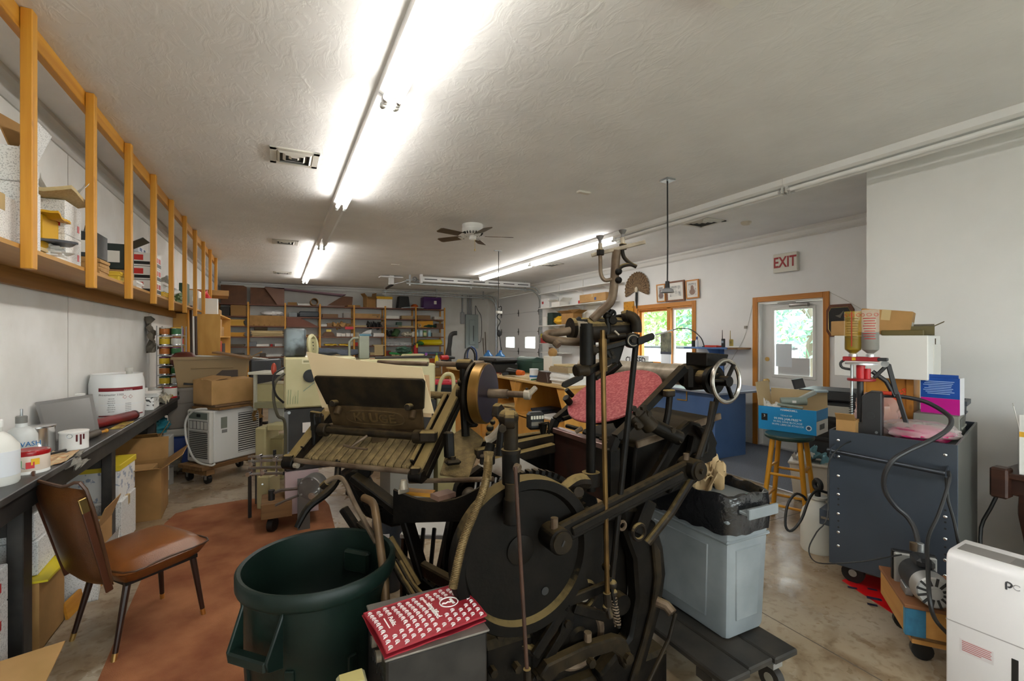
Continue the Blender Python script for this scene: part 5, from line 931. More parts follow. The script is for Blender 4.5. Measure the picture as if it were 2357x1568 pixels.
for i,(x,z)in enumerate([(.08,.93),(.38,.93),(.08,.6),(.38,.6),(.22,.52)]):b=B();b.cyl((x,4.22,z),(x,4.205,z),.012,n=10);P('cover_screw',b,M_STEEL,r)
b=B();b.bb((-.12,4.12,.12),(.10,4.4,.24));P('timber_skid',b,M_OLDW,r,.004)
b=B();b.cyl((-.06,4.20,.055),(-.02,4.18,.055),.055,n=18);P('caster',b,M_BLACK,r)
b=B();b.bb((.14,4.10,.0),(.23,4.16,.40));P('grey_post',b,C('5f5e5b',.5),r)
b=B();b.tube([(.045,4.19,1.25),(-.02,4.16,1.18),(-.03,4.15,1.05),(.0,4.15,.92),(.05,4.17,.85),(.05,4.17,.5)],.012,7,sm=5);P('air_hose',b,C('4a4636',.4),r);b=B();b.tube([(.045,4.18,1.30),(-.03,4.14,1.24),(-.02,4.14,1.1),(.04,4.16,1.02)],.009,7,sm=5);P('air_hose',b,M_BLACK,r);b=B();b.ball((-.03,4.16,1.29),(.02,.02,.05),10,8);P('red_valve',b,C('a33a22',.4),r)
gm_=W(712,1125,3.35);r2=T('gear_motor','round grey gear motor with a bright steel knob by the feeder frame','motor',(gm_.x,gm_.y,gm_.z-.09));fwd=-FW
b=B();b.cyl(gm_+FW*.12,gm_,.085,n=24);P('gearcase',b,mat('motor_grey',(.12,.115,.11),.4,.5,col2=(.2,.19,.18),vs=8),r2,.006)
for k in range(5):a=k*2*pi/5;p=gm_+(RT*math.cos(a)+UP*math.sin(a))*.07;b=B();b.cyl(p,p-FW*.006,.007,n=8);P('bolt',b,M_STEEL,r2)
k_=gm_+RT*.045-UP*.03;b=B();b.cyl(k_,k_-FW*.07,.024,n=20);b.cyl(k_-FW*.07,k_-FW*.072,.013,n=16);P('steel_knob',b,M_CHROME,r2);b=B();b.tube([gm_-RT*.08,gm_-RT*.2-UP*.01,gm_-RT*.25-UP*.03],.012,6);P('lever_arm',b,mat('worn_steel_edge',(.16,.15,.14),.4,.7),r2);b=B();b.tube([gm_-RT*.08-UP*.05,gm_-RT*.18-UP*.09,gm_-RT*.24-UP*.12],.01,6);P('lever_arm',b,mat('worn_steel_edge',(.16,.15,.14),.4,.7),r2);b=B();p=gm_-RT*.27-UP*.04;b.cyl(p-UP*.04,p+UP*.03,.022,n=12);P('black_knob',b,M_BLACK,r2);b=B();b.bar(gm_+FW*.06-UP*.08,gm_+FW*.9-UP*.1,.05,.05);P('mount_bar',b,M_MACHB,r2)
tk=atY(679,824,4.45);b=B();z0=1.378;mt_=mat('stained_tank','6f777a',.35,.4,col2='2e2d2a',vs=7,detail=8,thr=(.42,.6));b.bb((tk.x-.085,4.36,z0),(tk.x+.085,4.54,z0+.24));O('ink_tank',b,mt_,'stained blue-grey tank standing on the cream press','tank',bev=.02,seg=3)
rg=atY(717,810,4.6);r=T('cream_ring','oval cream machine ring tilted on the press top','ring',(rg.x,4.6,z0));b=B();b.ring((rg.x+.01,4.6,z0+.085),(.8,-.5,.1),.09,.018,28,8,(1.05,.75));P('rim',b,M_CREAM,r);b=B();b.lathe([(0,0),(.07,0),(.07,.01),(0,.01)],20,(rg.x+.01,4.6,z0+.085),(.8,-.5,.1));P('disc',b,M_CRM2,r)
for i in range(3):b=B();b.cyl(V((rg.x+.0,4.59,z0+.06+i*.03)),V((rg.x+.0,4.59,z0+.06+i*.03))+V((.016,-.01,0)),.005,n=8);P('hole',b,M_BLACK,r)
b=B();b.sheet((rg.x+.28,4.6,z0+.02),.44,.2,.01,.05,3,12,8,3,-.05,.0);O('denim_cloth',b,C('3d424c',.85),'dark blue-grey cloth heaped on the press top','cloth')
b=B();p=atY(820,826,4.5);b.tube([(p.x-.06,4.5,1.346),(p.x-.06,4.5,1.50),(p.x-.03,4.5,1.535),(p.x+.06,4.5,1.54)],.012,8);b.bb((p.x+.02,4.46,1.346),(p.x+.11,4.54,1.555));O('pump_post',b,mat('grey_cast','8f917f',.4,col2='7d7f6e',vs=5),'grey cast pump post with a bent tube on the press','pump',bev=.006)
b=B();b.tube([(.78,4.32,1.36),(1.3,4.30,1.36)],.012,8);O('guide_bar',b,mat('dark_bar',(.06,.055,.05),.4,.6),'dark rod lying across the press top','rod')
def blk(px0,py0,px1,py1,t,dep,nm,lab,mt,cat='machine part',bev=.008,z0=None):
 a,c=W(px0,py1,t),W(px1,py0,t);b=B();w_=(c-a).dot(RT);h_=c.z-(a.z if z0 is None else z0)
 mm=TR(a.x,a.y,a.z if z0 is None else z0,-YAW);b=B(mm);b.bb((0,0,0),(w_,dep,h_));return b,mm
r=T('folding_machine','cream folding machine with a white table beside the air conditioner','folding machine',W(615,1000,5.3)-V((0,0,W(615,1000,5.3).z)))
tb,_=blk(570,857,652,863,5.1,.35,'','',None);P('side_table',tb,C('d9d7c8',.4),r,.004)
tb,_=blk(583,863,589,945,5.12,.03,'','',None);P('table_post',tb,C('b9b8a8',.4),r)
tb,_=blk(590,884,656,926,5.2,.4,'','',None);P('feed_head',tb,M_CREAM,r,.01)
tb,_=blk(585,927,650,940,5.1,.3,'','',None);P('feed_tray',tb,C('8d8a6c',.5),r)
tb,_=blk(616,940,655,978,5.3,.3,'','',None);P('white_guard',tb,C('d7d7d2',.5),r,.01)
tb,_=blk(586,985,611,1100,5.0,.3,'','',None,z0=.0);P('leg_cover',tb,M_CREAM,r,.015)
tb,_=blk(613,1010,652,1100,5.1,.3,'','',None,z0=.0);P('base_box',tb,M_CRM2,r,.01)
tb,_=blk(614,978,650,992,5.0,.2,'','',None);P('side_box',tb,M_CREAM,r,.008)
tb,_=blk(590,1098,620,1150,4.2,.2,'','',None,z0=.0);r3=T('cream_pedestal','worn cream pedestal box standing behind the steel linkage','pedestal',tb.v[0]);P('body',tb,M_CREAM,r3,.01)
b=B();b.cyl(W(604,1115,4.19),W(604,1115,4.17),.008,n=8);P('screw',b,M_STEEL,r3)
r=T('steel_linkage','bright steel adjusting linkage sticking out left of the press','linkage',W(612,1070,3.9));tl=3.9
def rod(p0,p1,rr,nm,mt=M_CHROME,par=None,t=tl):b=B();b.cyl(W(*p0,t),W(*p1,t),rr,n=10);return P(nm,b,mt,par or r)
for yy in(1052,1062,1078,1092):rod((572,yy),(652,yy-3),.012,'slide_bar',mat('worn_steel',(.42,.41,.39),.3,.9))
for xx in(580,601,636):rod((xx,1048),(xx,1096),.009,'cross_bar')
for xx,yy in((576,1090),(583,1066),(601,1050),(637,1055),(610,1085)):b=B();p=W(xx,yy,tl-.02);b.cyl(p,p-FW*.04,.018,n=12);P('clamp_knob',b,M_CHROME,r)
rod((632,1058),(632,1036),.012,'thumb_screw',M_BLACK);rod((589,1090),(589,1160),.006,'drop_rod',M_BLACK)
for a_,c_ in(((652,1055),(690,1050)),((652,1090),(690,1085))):b=B();b.cyl(W(*a_,3.9),W(*c_,4.2),.015,n=8);P('mount_bar',b,M_MACHB,r)
b=B();b.cyl(W(575,1092,3.9),W(575,1092,3.9)*1.0-UP*0.0+UP*-.36,.014,n=8);P('support_leg',b,M_MACHB,r)
CZ=1.07;cx0,cx1,cy0,cy1=2.46,3.35,3.80,7.3
r=T('plywood_counter','honey plywood counter with open cubbies in the middle of the shop','counter',(2.9,5.5,0));ply=wood('counter_ply','bd8434','d49c4a','z',.45,6,.15,False)
b=B();b.bb((cx0-.02,cy0-.02,CZ-.025),(cx1,cy1,CZ));P('countertop',b,wood('counter_top','c09a5c','cfae74','y',.4,8,.1,False),r,.004)
b=B();b.bb((cx0,cy0,0),(cx1,cy0+.02,CZ-.026));P('end_panel',b,ply,r)
for y in(4.85,5.9,7.2):b=B();b.bb((cx0+.001,y,0),(cx1,y+.02,CZ-.026));P('divider',b,ply,r)
b=B();b.bb((cx0+.003,cy0+.021,.50),(cx1,cy1-.1,.52));P('cubby_shelf',b,ply,r)if 0 else None
for a_,c_ in((cy0+.021,4.849),(4.871,5.899),(5.921,7.199)):b=B();b.bb((cx0+.003,a_,.66),(cx1,c_,.68));P('cubby_shelf',b,ply,r);b=B();b.bb((cx0+.02,a_,.0),(cx0+.04,c_,.64));P('lower_panel',b,ply,r)
b=B();b.bb((cx1-.02,cy0+.021,0),(cx1-.001,cy1-.11,CZ-.027));P('back_panel',b,ply,r)
for y,s in((cy0+.021,1),(4.849,-1),(4.871,1)):b=B();b.prism([(cx0+.005,y,CZ-.03),(cx0+.005,y+s*.14,CZ-.03),(cx0+.005,y,CZ-.30)],(.018,0,0));P('corner_brace',b,ply,r)
papers(TR(2.62,4.25,.681,.2),.24,.34,.03,'white paper spread in the counter cubby nearest the end panel',M_PAPER,3,.03);papers(TR(2.72,4.6,.681,.1),.3,.2,.06,'dark folders in the nearest counter cubby',C('27303c',.5),3,.02);papers(TR(2.60,5.1,.681,.3),.2,.3,.05,'cream sheets in the second counter cubby',M_PAPERC,4,.04)
b=B();b.sheet((2.47,4.15,.652),.14,.5,.003,.02,3,6,10,3,0,-.02);O('drooping_papers',b,M_PAPERC,'tan papers drooping from the lower cubby edge','papers')
def CT(px,py,rz=0,dz=0):p=atZ(px,py,CZ);return TR(p.x,p.y,CZ+dz,rz)
m=TR(2.66,4.00,CZ,.05);r=T('paper_reams','x','p')if 0 else None
papers(TR(2.66,4.02,CZ,.06),.26,.34,.12,'tall stack of white trimmed paper on the counter corner',M_PAPER,8,.012);papers(TR(2.665,4.03,CZ+.121,.02),.27,.35,.055,'brown chipboard pads on the white paper stack',mat('chipboard','a89476',.7,col2='96835f',vs=30,scale=(1,1,14)),3,.006);carton(TR(2.67,4.08,CZ+.177,.1),.2,.2,.02,'thin cream card on the chipboard pads',M_PAPERC,tape=False,name='card_pad',cat='pad')
b=B();b.prism([(2.49,4.16,CZ+.001),(2.49,4.42,CZ+.001),(2.49,4.36,CZ+.12),(2.49,4.2,CZ+.11)],(.10,0,0));O('metal_shoe',b,mat('rust_brown','3f2a1e',.5),'brown metal block left of the paper stack','block',bev=.006)
def jug(m,label,mt,capm):
 r=T('detergent_jug',label,'jug',m);b=B(m)
 poly=[(-.09,0),(.09,0),(.10,.03),(.10,.13),(.07,.20),(.02,.245),(-.03,.245),(-.09,.18),(-.10,.12),(-.10,.03)]
 b.prism([(x,-.05,z)for x,z in poly],(0,.10,0));P('body',b,mt,r,.02,seg=2)
 b=B(m);b.tube([(.05,0,.22),(.10,0,.19),(.11,0,.13)],.016,8,sm=3);P('handle',b,mt,r)
 b=B(m);b.cyl((-.02,0,.24),(-.02,0,.285),.032,n=18);P('cap',b,capm,r);b=B(m);b.box((-.01,-.052,.09),(.1,.004,.09));P('label',b,C('dfe3ea',.5),r);b=B(m);b.box((.015,-.0535,.165),(.055,.007,.03));P('grip_hole',b,C('e7e7e4',.5),r);return r
jug(TR(3.02,4.22,CZ,rad(-24)),'blue detergent jug with a red cap on the counter',C('1a56b8',.35),M_RED)
bottle(TR(3.18,4.02,CZ),[(.06,0),(.06,.13),(.03,.19),(.022,.21)],'white jug behind the blue detergent jug',C('e2e2de',.4),C('e6e6e2',.4),.024,.02,name='jug',cat='jug')
carton(TR(2.98,4.62,CZ,.1),.12,.16,.10,'small tan block box beside the blue jug',M_CARD2,tape=False);carton(TR(3.12,5.1,CZ,.1),.16,.18,.24,'white box with a round ball on top behind the blue jug',M_LAB,tape=False);b=B();b.ball((3.12,5.1,CZ+.285),.06);O('wooden_ball',b,M_KRAFT,'tan ball resting on the white box','ball')
m=TR(2.58,4.62,CZ);r=tincan(m,.05,.12,'small white tub of filler with blue lettering on the counter',C('e8e9ea',.4),C('cfd6da',.4),None,'filler_tub','tub');b=B(m);b.lathe([(.051,.03),(.0515,.03),(.0515,.05),(.051,.05)],20);P('blue_band',b,C('2f6fae',.5),r)
r=T('drill_case','black plastic power tool case on the counter','tool case',TR(2.72,5.9,CZ,rad(4)));m=TR(2.72,5.9,CZ,rad(4));b=B(m);b.box((0,0,.065),(.36,.50,.125));P('base',b,M_BLACK,r,.015);b=B(m);b.box((0,0,.165),(.37,.51,.075));P('lid',b,M_BLACK,r,.03)
for s in(-.15,.15):b=B(m);b.box((-.19,s,.12),(.012,.06,.06));P('latch',b,C('26262a',.4),r)
b=B(m);b.tube([(-.185,-.08,.08),(-.23,-.06,.08),(-.23,.06,.08),(-.185,.08,.08)],.012,6);P('carry_handle',b,M_BLACK,r)
m=TR(2.60,5.15,CZ+.001);r=T('heat_gun','black heat gun with an orange nozzle on the counter','heat gun',m);b=B(m);b.cyl((-.02,.12,.05),(.0,-.10,.05),.045,.035,16);P('body',b,M_BLACK,r);b=B(m);b.cyl((.0,-.10,.05),(.02,-.2,.05),.036,.028,14);P('nozzle',b,C('d9641a',.5),r);b=B(m);b.bar((-.01,.06,.04),(-.12,.1,.02),.035,.035);P('grip',b,M_BLACK,r,.006)
b=B();b.tube([(2.52,5.4,CZ+.01),(2.6,5.55,CZ+.012),(2.5,5.7,CZ+.01),(2.55,5.85,CZ+.01)],.006,6,sm=5);O('red_cable',b,C('7d1d1d',.5),'thin red cable on the counter by the heat gun','cable')
r=T('toolbox','open green steel toolbox with a sloped lid on the counter','toolbox',TR(3.02,5.72,CZ,rad(5)));m=TR(3.12,5.70,CZ,rad(4));gmt=C('37564b',.45);b=B(m);b.box((0,0,.07),(.22,.44,.14));P('body',b,gmt,r,.005);b=B(m);b.prism([(-.11,-.22,.141),(.11,-.22,.141),(.09,-.22,.19),(-.03,-.22,.215),(-.11,-.22,.17)],(0,.44,0));P('lid',b,gmt,r,.004)
r=T('tackle_tray','grey open organiser trays stacked behind the tool case','organiser',TR(2.85,6.5,CZ));
for k in range(3):b=B();b.box((2.85+.06*k,6.5,CZ+.02+.05*k),(.3,.4,.035),0,M.Rotation(.25,3,'X'));P('tray',b,C('5a5d55',.5),r)
for i,(x,y)in enumerate([(3.00,6.86),(3.18,6.80),(3.08,7.05)]):bottle(TR(x,y,CZ),[(.075,0),(.078,.02),(.072,.06),(.078,.10),(.078,.19),(.03,.24),(.02,.25)],['left','right','rear'][i]+' blue water jug of the trio before the garage door',mat('blue_water_jug','3f86c8',.15,trans=.25),C('2c66b0',.4),.022,.02,name='water_jug',cat='water jug',group='blue water jugs')
b=B();b.cyl((2.53,6.6,CZ),(2.53,6.6,CZ+.17),.045,n=18);O('dark_cup',b,C('3a2d2a',.5),'dark brown cylinder cup at the counter edge','cup',bev=.003)
r=T('hose_stand','blue and black looped hoses standing on the counter','hoses',TR(2.72,6.9,CZ));b=B();b.tube([(2.62,6.9,CZ),(2.62,6.9,CZ+.22),(2.70,6.9,CZ+.32),(2.78,6.9,CZ+.22),(2.78,6.9,CZ)],.014,8,sm=4);P('black_hose',b,M_BLACK,r);b=B();b.tube([(2.68,6.95,CZ),(2.68,6.95,CZ+.24),(2.75,6.95,CZ+.33),(2.83,6.95,CZ+.24),(2.83,6.95,CZ)],.012,8,sm=4);P('blue_hose',b,C('1f3f77',.4),r)
papers(TR(2.62,4.75,CZ,.2),.2,.4,.012,'cream sheets lying along the counter edge',M_PAPERC,2,.02);b=B();b.cyl((2.48,4.5,CZ+.012),(2.70,4.6,CZ+.012),.008,n=8);b2=O('green_pen',b,C('1f7a4a',.4),'green-capped stick lying by the metal block','pen')
uz=1.02;r=T('wooden_unit','small honey wood shelf unit beyond the counter with tools on top','shelf unit',(2.5,8.6,0));b=B();b.bb((2.02,8.4,0),(2.04,8.9,uz));P('side',b,ply,r);b=B();b.bb((2.9,8.4,0),(2.92,8.9,uz));P('side',b,ply,r)
for z in(.1,.45,.8,uz):b=B();b.bb((2.041 if z<1 else 2.0,8.4,z),(2.899 if z<1 else 2.94,8.9,z+.025));P('shelf_board',b,ply,r)
bz=uz+.026
carton(TR(2.24,8.62,bz),.40,.3,.14,'white tray of papers on the wooden unit',M_LAB,tape=False);papers(TR(2.24,8.62,bz+.141),.36,.28,.06,'cream and yellow papers on the white tray',C('d8cfa0',.6),4,.02)
lump((2.10,8.80,bz+.27),(.14,.1,.07),'dark green cap heaped on the papers',C('173f2c',.6),.3,2.4,3,'cap','cap')
for i,(x,c,cc_,lb)in enumerate([(2.46,'e2e3e8','7a2d8a','white spray bottle with a purple cap on the wooden unit'),(2.66,'d9c420','3f6f3f','yellow spray bottle on the wooden unit')]):bottle(TR(x,8.5,bz),[(.035,0),(.036,.12),(.018,.16),(.014,.18)],lb,C(c,.4),C(cc_,.4),.018,.04,name='spray_bottle')
m=TR(2.83,8.5,bz+.10,.2);r=T('power_drill','red cordless drill lying on the wooden unit','drill',TR(2.83,8.5,bz));b=B(m);b.cyl((-.10,0,.03),(.06,0,.03),.045,n=16);P('motor_body',b,M_RED,r,.01);b=B(m);b.cyl((.06,0,.03),(.2,0,.02),.036,.025,14);P('chuck',b,M_BLACK,r);b=B(m);b.bar((-.06,0,.01),(-.08,.0,-.10),.035,.05,(0,1,0));P('grip',b,M_BLACK,r,.006)
for i,(p0,p1,lb)in enumerate([((5.95,13.7,0),(6.05,14.1,1.75),'thin brown stick leaning in the back corner'),((5.86,13.6,0),(5.97,14.1,1.55),'second thin stick leaning in the back corner')]):b=B();b.cyl(p0,p1,.014,n=8);O('stick',b,C('5b4a38',.6),lb,'stick')
p=W(1012,905,4.9);tote(TR(p.x,p.y,p.z-.12,-YAW),.30,.26,.22,'dark tote with a red lid behind the feeder frame',C('23262c',.5),lid=C('b81f33',.45));carton(TR(p.x,p.y,0,-YAW),.3,.3,p.z-.122,'white carton carrying the red-lidded tote',M_LAB,tape=False)
p=W(1028,905,4.6);r=T('cream_arch','cream tubular arch handle rising by the feeder frame','handle',(p.x,p.y,0));b=B();b.tube([W(1010,1010,4.6),W(1010,900,4.6),W(1020,868,4.6),W(1032,861,4.6),W(1043,870,4.6),W(1044,920,4.6),W(1044,1010,4.6)],.02,8,sm=3);P('tube',b,M_CREAM,r);b=B();b.bb((p.x-.12,p.y-.1,0),(p.x+.12,p.y+.1,W(1010,1000,4.6).z));P('base',b,M_CRM2,r)
r=T('bracket_shelves','white bracketed wall shelves left of the window','wall shelf',(6.05,9,1.2))
for k,(z,y0,y1)in enumerate([(2.66,7.35,10.3),(2.30,7.5,10.3),(1.86,8.2,10.3),(1.42,8.2,10.25),(1.20,9.2,10.2)]):b=B();b.bb((5.88,y0,z-.02),(XR-.02,y1,z));P('shelf_board',b,M_WHITE,r,.003)
for y in(7.8,8.8,9.8):
 b=B();b.bb((XR-.018,y-.012,1.0),(XR-.002,y+.012,2.95));P('standard',b,M_WHITE,r)
 for z in(2.638,2.278)+((1.838,1.398)if y>8.2 else()):b=B();b.prism([(XR-.02,y,z),(5.93,y,z),(XR-.02,y,z-.09)],(0,.008,0));P('bracket',b,M_WHITE,r)
def RS(y,z,x=6.02,rz=0):return TR(x,y,z,rz)
carton(RS(10.0,2.302),.26,.42,.22,'speckled white carton with red label at the shelf end',M_SPECK,tape=False,marks=[('-x',.1,.12,.08,.06,M_RED)]);carton(RS(9.5,2.302),.26,.36,.10,'low white open carton beside the speckled one',M_LAB,flaps=[('-y',60),('-x',70)]);carton(RS(8.02,2.302,6.0,.06),.28,.84,.17,'long tan carton on the second wall shelf',M_CARD2,marks=[('-x',-.1,.06,.06,.06,C('3a4a7a',.5))]);carton(RS(8.55,2.302),.2,.12,.07,'small red box behind the long tan carton',M_RED,tape=False)
carton(RS(8.98,1.862,6.0,.1),.26,.42,.24,'open brown carton with spread flaps on the third wall shelf',M_CARD,flaps=[('-y',70),('+y',70),('-x',60),('+x',-30)]);lump((5.98,9.45,1.96),(.12,.2,.1),'yellow padded bags heaped on the third wall shelf',M_YEL,.25,2,3,'padded_bags','bags');carton(RS(9.78,1.862),.24,.22,.3,'dark green leaning folder box on the third wall shelf',C('2a3a34',.5),tape=False);carton(RS(10.12,1.862,6.05),.2,.2,.22,'white box at the far end of the third wall shelf',M_LAB,tape=False);papers(RS(8.5,1.862),.26,.4,.12,'yellow and white folders on the third wall shelf',C('c9b24a',.6),6,.02)
carton(RS(10.05,1.422,5.98),.22,.24,.13,'red and yellow small carton on the fourth wall shelf',C('b03a3a',.5),tape=False);carton(RS(10.05,1.553,5.98),.22,.24,.10,'yellow-green small carton on the red one',C('c9c040',.5),tape=False);lump((5.99,9.3,1.475),(.12,.36,.05),'orange-yellow envelope heap on the fourth wall shelf',C('d89a12',.5),.2,2,3,'envelope_heap','envelopes');carton(RS(9.75,1.422,6.02),.2,.18,.15,'grey box on the fourth wall shelf',C('a9a9a6',.5),tape=False);tincan(RS(9.9,1.202,6.0),.05,.12,'brown tin on the lowest wall shelf',C('6a4632',.5),C('8a8a86',.4),None,'tin')
fc=V((XR-.02,7.0,2.47));r=T('feather_fan','mounted brown turkey tail fan with a hanging beard on the wall','feather fan',fc)
ft1=mat('feather_brown','4d3825',.8,col2='84694a',vs=22,scale=(1,1,1));
for k in range(19):
 a=rad(-105+210*k/18);d=V((0,-math.sin(a),math.cos(a)));s_=V((0,math.cos(a),math.sin(a)));L_=.35;o_=V((-.002-.0012*(k%2),0,0))
 poly=[fc+o_+d*.03-s_*.006,fc+o_+d*L_*.75-s_*.036,fc+o_+d*L_*.95-s_*.033,fc+o_+d*L_-s_*.004,fc+o_+d*L_*1.0+s_*.008,fc+o_+d*L_*.94+s_*.034,fc+o_+d*L_*.75+s_*.036,fc+o_+d*.03+s_*.006]
 b=B();b.prism(poly,(.001,0,0));fe=P('feather',b,ft1,r);b=B();b.bar(fc+o_+V((-.001,0,0))+d*.03,fc+o_+V((-.001,0,0))+d*L_*.9,.002,.003);P('quill',b,C('b09a78',.6),fe)
b=B();b.ball(fc+V((-.015,0,0)),(.012,.045,.06),14,10);P('boss',b,C('cbbfa6',.5),r);b=B();b.tube([fc+V((-.01,0,-.05)),fc+V((-.012,0,-.2)),fc+V((-.008,-.01,-.36))],[.022,.025,.008],7);P('beard',b,M_BLACK,r)
b=B();b.bb((XR-.03,7.09,1.86),(XR-.005,7.37,2.26));r=T('cork_board','small yellow speckled board on the wall left of the window','board',(XR-.02,7.23,1.86));P('panel',b,mat('yellow_cork','c98b12',.6,col2='8a5a10',vs=30,thr=(.55,.66)),r)
for i,(y0,y1,z0,z1,tl_,lb,pc)in enumerate([(6.24,6.45,2.19,2.51,.0,'left small framed portrait photograph above the window','b8b4ae'),(5.80,6.21,2.18,2.53,0,'middle wide framed photograph above the window','d5d3cd'),(5.50,5.77,2.20,2.51,0,'right small framed portrait photograph above the window','d8d4cc')]):
 m=TR(XR-.025,(y0+y1)/2,z0,0,0,rad(-3));r=T('picture_frame',lb,'framed photo',m,'framed photographs above the window');w_,h_=y1-y0,z1-z0;k=.028 if i==1 else.02;b=B(m)
 for a in[(-w_/2,-w_/2+k,0,h_),(w_/2-k,w_/2,0,h_),(-w_/2+k,w_/2-k,0,k),(-w_/2+k,w_/2-k,h_-k,h_)]:b.bb((-.012,a[0],a[2]),(.008,a[1],a[3]))
 P('frame',b,M_OAK if i!=1 else wood('walnut_frame','6b3a1c','84502a','z',.4),r);b=B(m);b.bb((-.004,-w_/2+k,k),(.004,w_/2-k,h_-k));P('mat_board',b,C('e4e1da',.6),r)
 b=B(m);e=.055 if i==1 else.035;b.bb((-.006,-w_/2+k+e,k+e),(-.004,w_/2-k-e,h_-k-e));ph=P('photograph',b,mat('photo_%d'%i,pc,.4,col2='6a6a70',vs=14,thr=(.45,.7)),r)
 if i!=1:b=B(m);b.ball((-.006,0,h_*.55),(.002,.035,.05),12,8);b.ball((-.006,0,h_*.36),(.002,.06,.05),12,8);P('portrait_shape',b,C('8f7568' if i else'7a6a66',.6),ph,kind='stuff')
r=T('exit_sign','cream EXIT sign with red letters above the door wall','exit sign',(XR-.03,4.03,2.43));b=B();b.bb((XR-.06,3.865,2.435),(XR-.002,4.20,2.69));P('housing',b,C('d9d5c9',.5),r,.006);text('EXIT',.20,plane_m((XR-.0615,4.033,2.565),(0,-1,0),(-1,0,0)),C('9c1f24',.5),r,bold=.02,sx=.78,ext=.001)
M_BLUE=mat('blue_paint','557ab2',.45,col2='4c70a6',vs=3)
r=T('blue_wall_shelf','blue painted wall shelf with a plain wood end by the window','wall shelf',(6.0,5.0,1.37));b=B();b.bb((5.87,4.75,1.375),(XR-.001,5.55,1.40));P('shelf_board',b,M_BLUE,r,.002);b=B();b.bb((5.90,4.58,1.375),(XR-.001,4.749,1.40));P('wood_end',b,M_OLDW,r);b=B();b.prism([(XR-.001,5.12,1.374),(5.92,5.12,1.374),(XR-.001,5.12,1.08)],(0,.02,0));P('bracket',b,M_BLUE,r);b=B();b.bb((XR-.022,5.04,1.0),(XR-.001,5.22,1.374));P('bracket_back',b,M_BLUE,r)
for i,(y,c,h,lb)in enumerate([(4.92,'1c1c20',.13,'black walkie-talkie standing on the blue shelf'),(4.78,'9a8438',.12,'olive handheld radio near the plain shelf end')]):
 m=TR(6.02,y,1.402);r=T('handheld_radio',lb,'radio',m);b=B(m);b.box((0,0,h/2),(.035,.055,h));P('case',b,C(c,.4),r,.008);b=B(m);b.cyl((0,.016,h-.005),(0,.016,h+.13),.006,.004,8);P('antenna',b,C(c,.4),r);b=B(m);b.box((-.0185,0,h*.62),(.002,.035,.035));P('speaker_panel',b,C('8fa3b4' if i==0 else'7a6a30',.4),r)
b=B();b.sheet((6.0,5.08,1.402),.14,.22,.025,.01,3,6,6,2);O('red_cloth',b,C('d33a22',.6),'bright red folded cloth on the blue shelf','cloth');bottle(TR(6.0,5.40,1.402),[(.025,0),(.026,.09),(.012,.12)],'small blue and white bottle at the window end of the blue shelf',C('dfe4ea',.4),C('2a4a8a',.4),.014,.04);papers(TR(6.0,4.74,1.402),.12,.12,.02,'small white box lying at the wood end',M_LAB,2,.004);carton(TR(6.02,5.48,1.402),.06,.05,.10,'dark small box beside the blue bottle',M_BLACK,tape=False)
b=B();b.tube([(5.98,5.24,1.41),(5.97,5.30,1.55),(5.97,5.50,1.68),(5.96,5.72,1.70),(5.95,5.85,1.68)],.008,8,sm=5);r=T('gooseneck_lamp','black gooseneck lamp arcing left from the blue shelf','lamp',(5.98,5.24,1.40));P('neck',b,M_BLACK,r);b=B();b.cyl((5.98,5.24,1.401),(5.98,5.24,1.415),.03,n=14);P('base',b,M_BLACK,r);b=B();b.cyl((5.95,5.85,1.68),(5.93,6.25,1.60),.014,n=10);P('lamp_arm',b,C('c9ccd0',.3),r)
b=B();b.bb((6.155,6.10,1.26),(6.16,6.36,1.64));r=T('calendar','wall calendar with a landscape picture hung in the window','calendar',(6.157,6.23,1.02));P('picture_page',b,mat('calendar_photo','4a4a42',.5,col2='8a8a72',vs=9),r);b=B();b.bb((6.1555,6.11,1.02),(6.1595,6.35,1.26));P('date_page',b,C('dcdde0',.6),r);b=B();b.bb((6.152,6.10,1.255),(6.1545,6.36,1.30));P('title_strip',b,C('3a3d4a',.5),r);b=B();b.bb((6.156,6.225,1.64),(6.189,6.235,1.66));P('hook',b,M_STEEL,r)
b=B();b.tube([(XR-.006,4.53,2.11),(XR-.006,4.66,1.62),(XR-.008,4.80,1.36),(XR-.008,5.06,1.02),(XR-.02,5.35,.89)],.003,5,sm=3);b2=O('phone_wire',b,C('b9b6ae',.5),'thin white wire running down the wall from the door trim','wire');b=B();b.bb((XR-.02,4.64,1.68),(XR-.001,4.68,1.72));O('wire_clip',b,C('9a968c',.5),'tiny grey junction on the white wall wire','clip')
b=B();b.tube([(XR-.006,3.50,2.12),(XR-.006,3.30,2.0),(XR-.006,3.10,1.86)],.003,5,sm=3);O('wall_wire',b,C('c9c6be',.5),'thin wire sagging right from the door trim','wire')
pc=V((XR-.012,3.36,1.755));r=T('wall_plaque','wooden octagonal plaque with a black plate by the door','plaque',pc-UP*.18);oc_=lambda s,x:[V((x,pc.y+y*s,pc.z+z*s))for y,z in((-.16,-.13),(-.12,-.2),(.12,-.2),(.16,-.13),(.16,.13),(.12,.2),(-.12,.2),(-.16,.13))];b=B();b.prism(oc_(1,XR-.022),(.02,0,0));P('wood_back',b,wood('walnut_plaque','5a3018','734224','z',.4),r,.004);b=B();b.prism(oc_(.82,XR-.025),(.003,0,0));bpz=P('plate',b,M_BLACK,r);b=B();b.tube(oc_(.80,XR-.026),.003,5,closed=True);P('gold_line',b,M_BRASS,bpz)
b=B();b.prism([pc+V((-.0145,.05,.06)),pc+V((-.0145,-.01,.03)),pc+V((-.0145,-.05,.12)),pc+V((-.0145,0,.07))],(.001,0,0));P('emblem',b,C('6f6a60',.4),bpz)
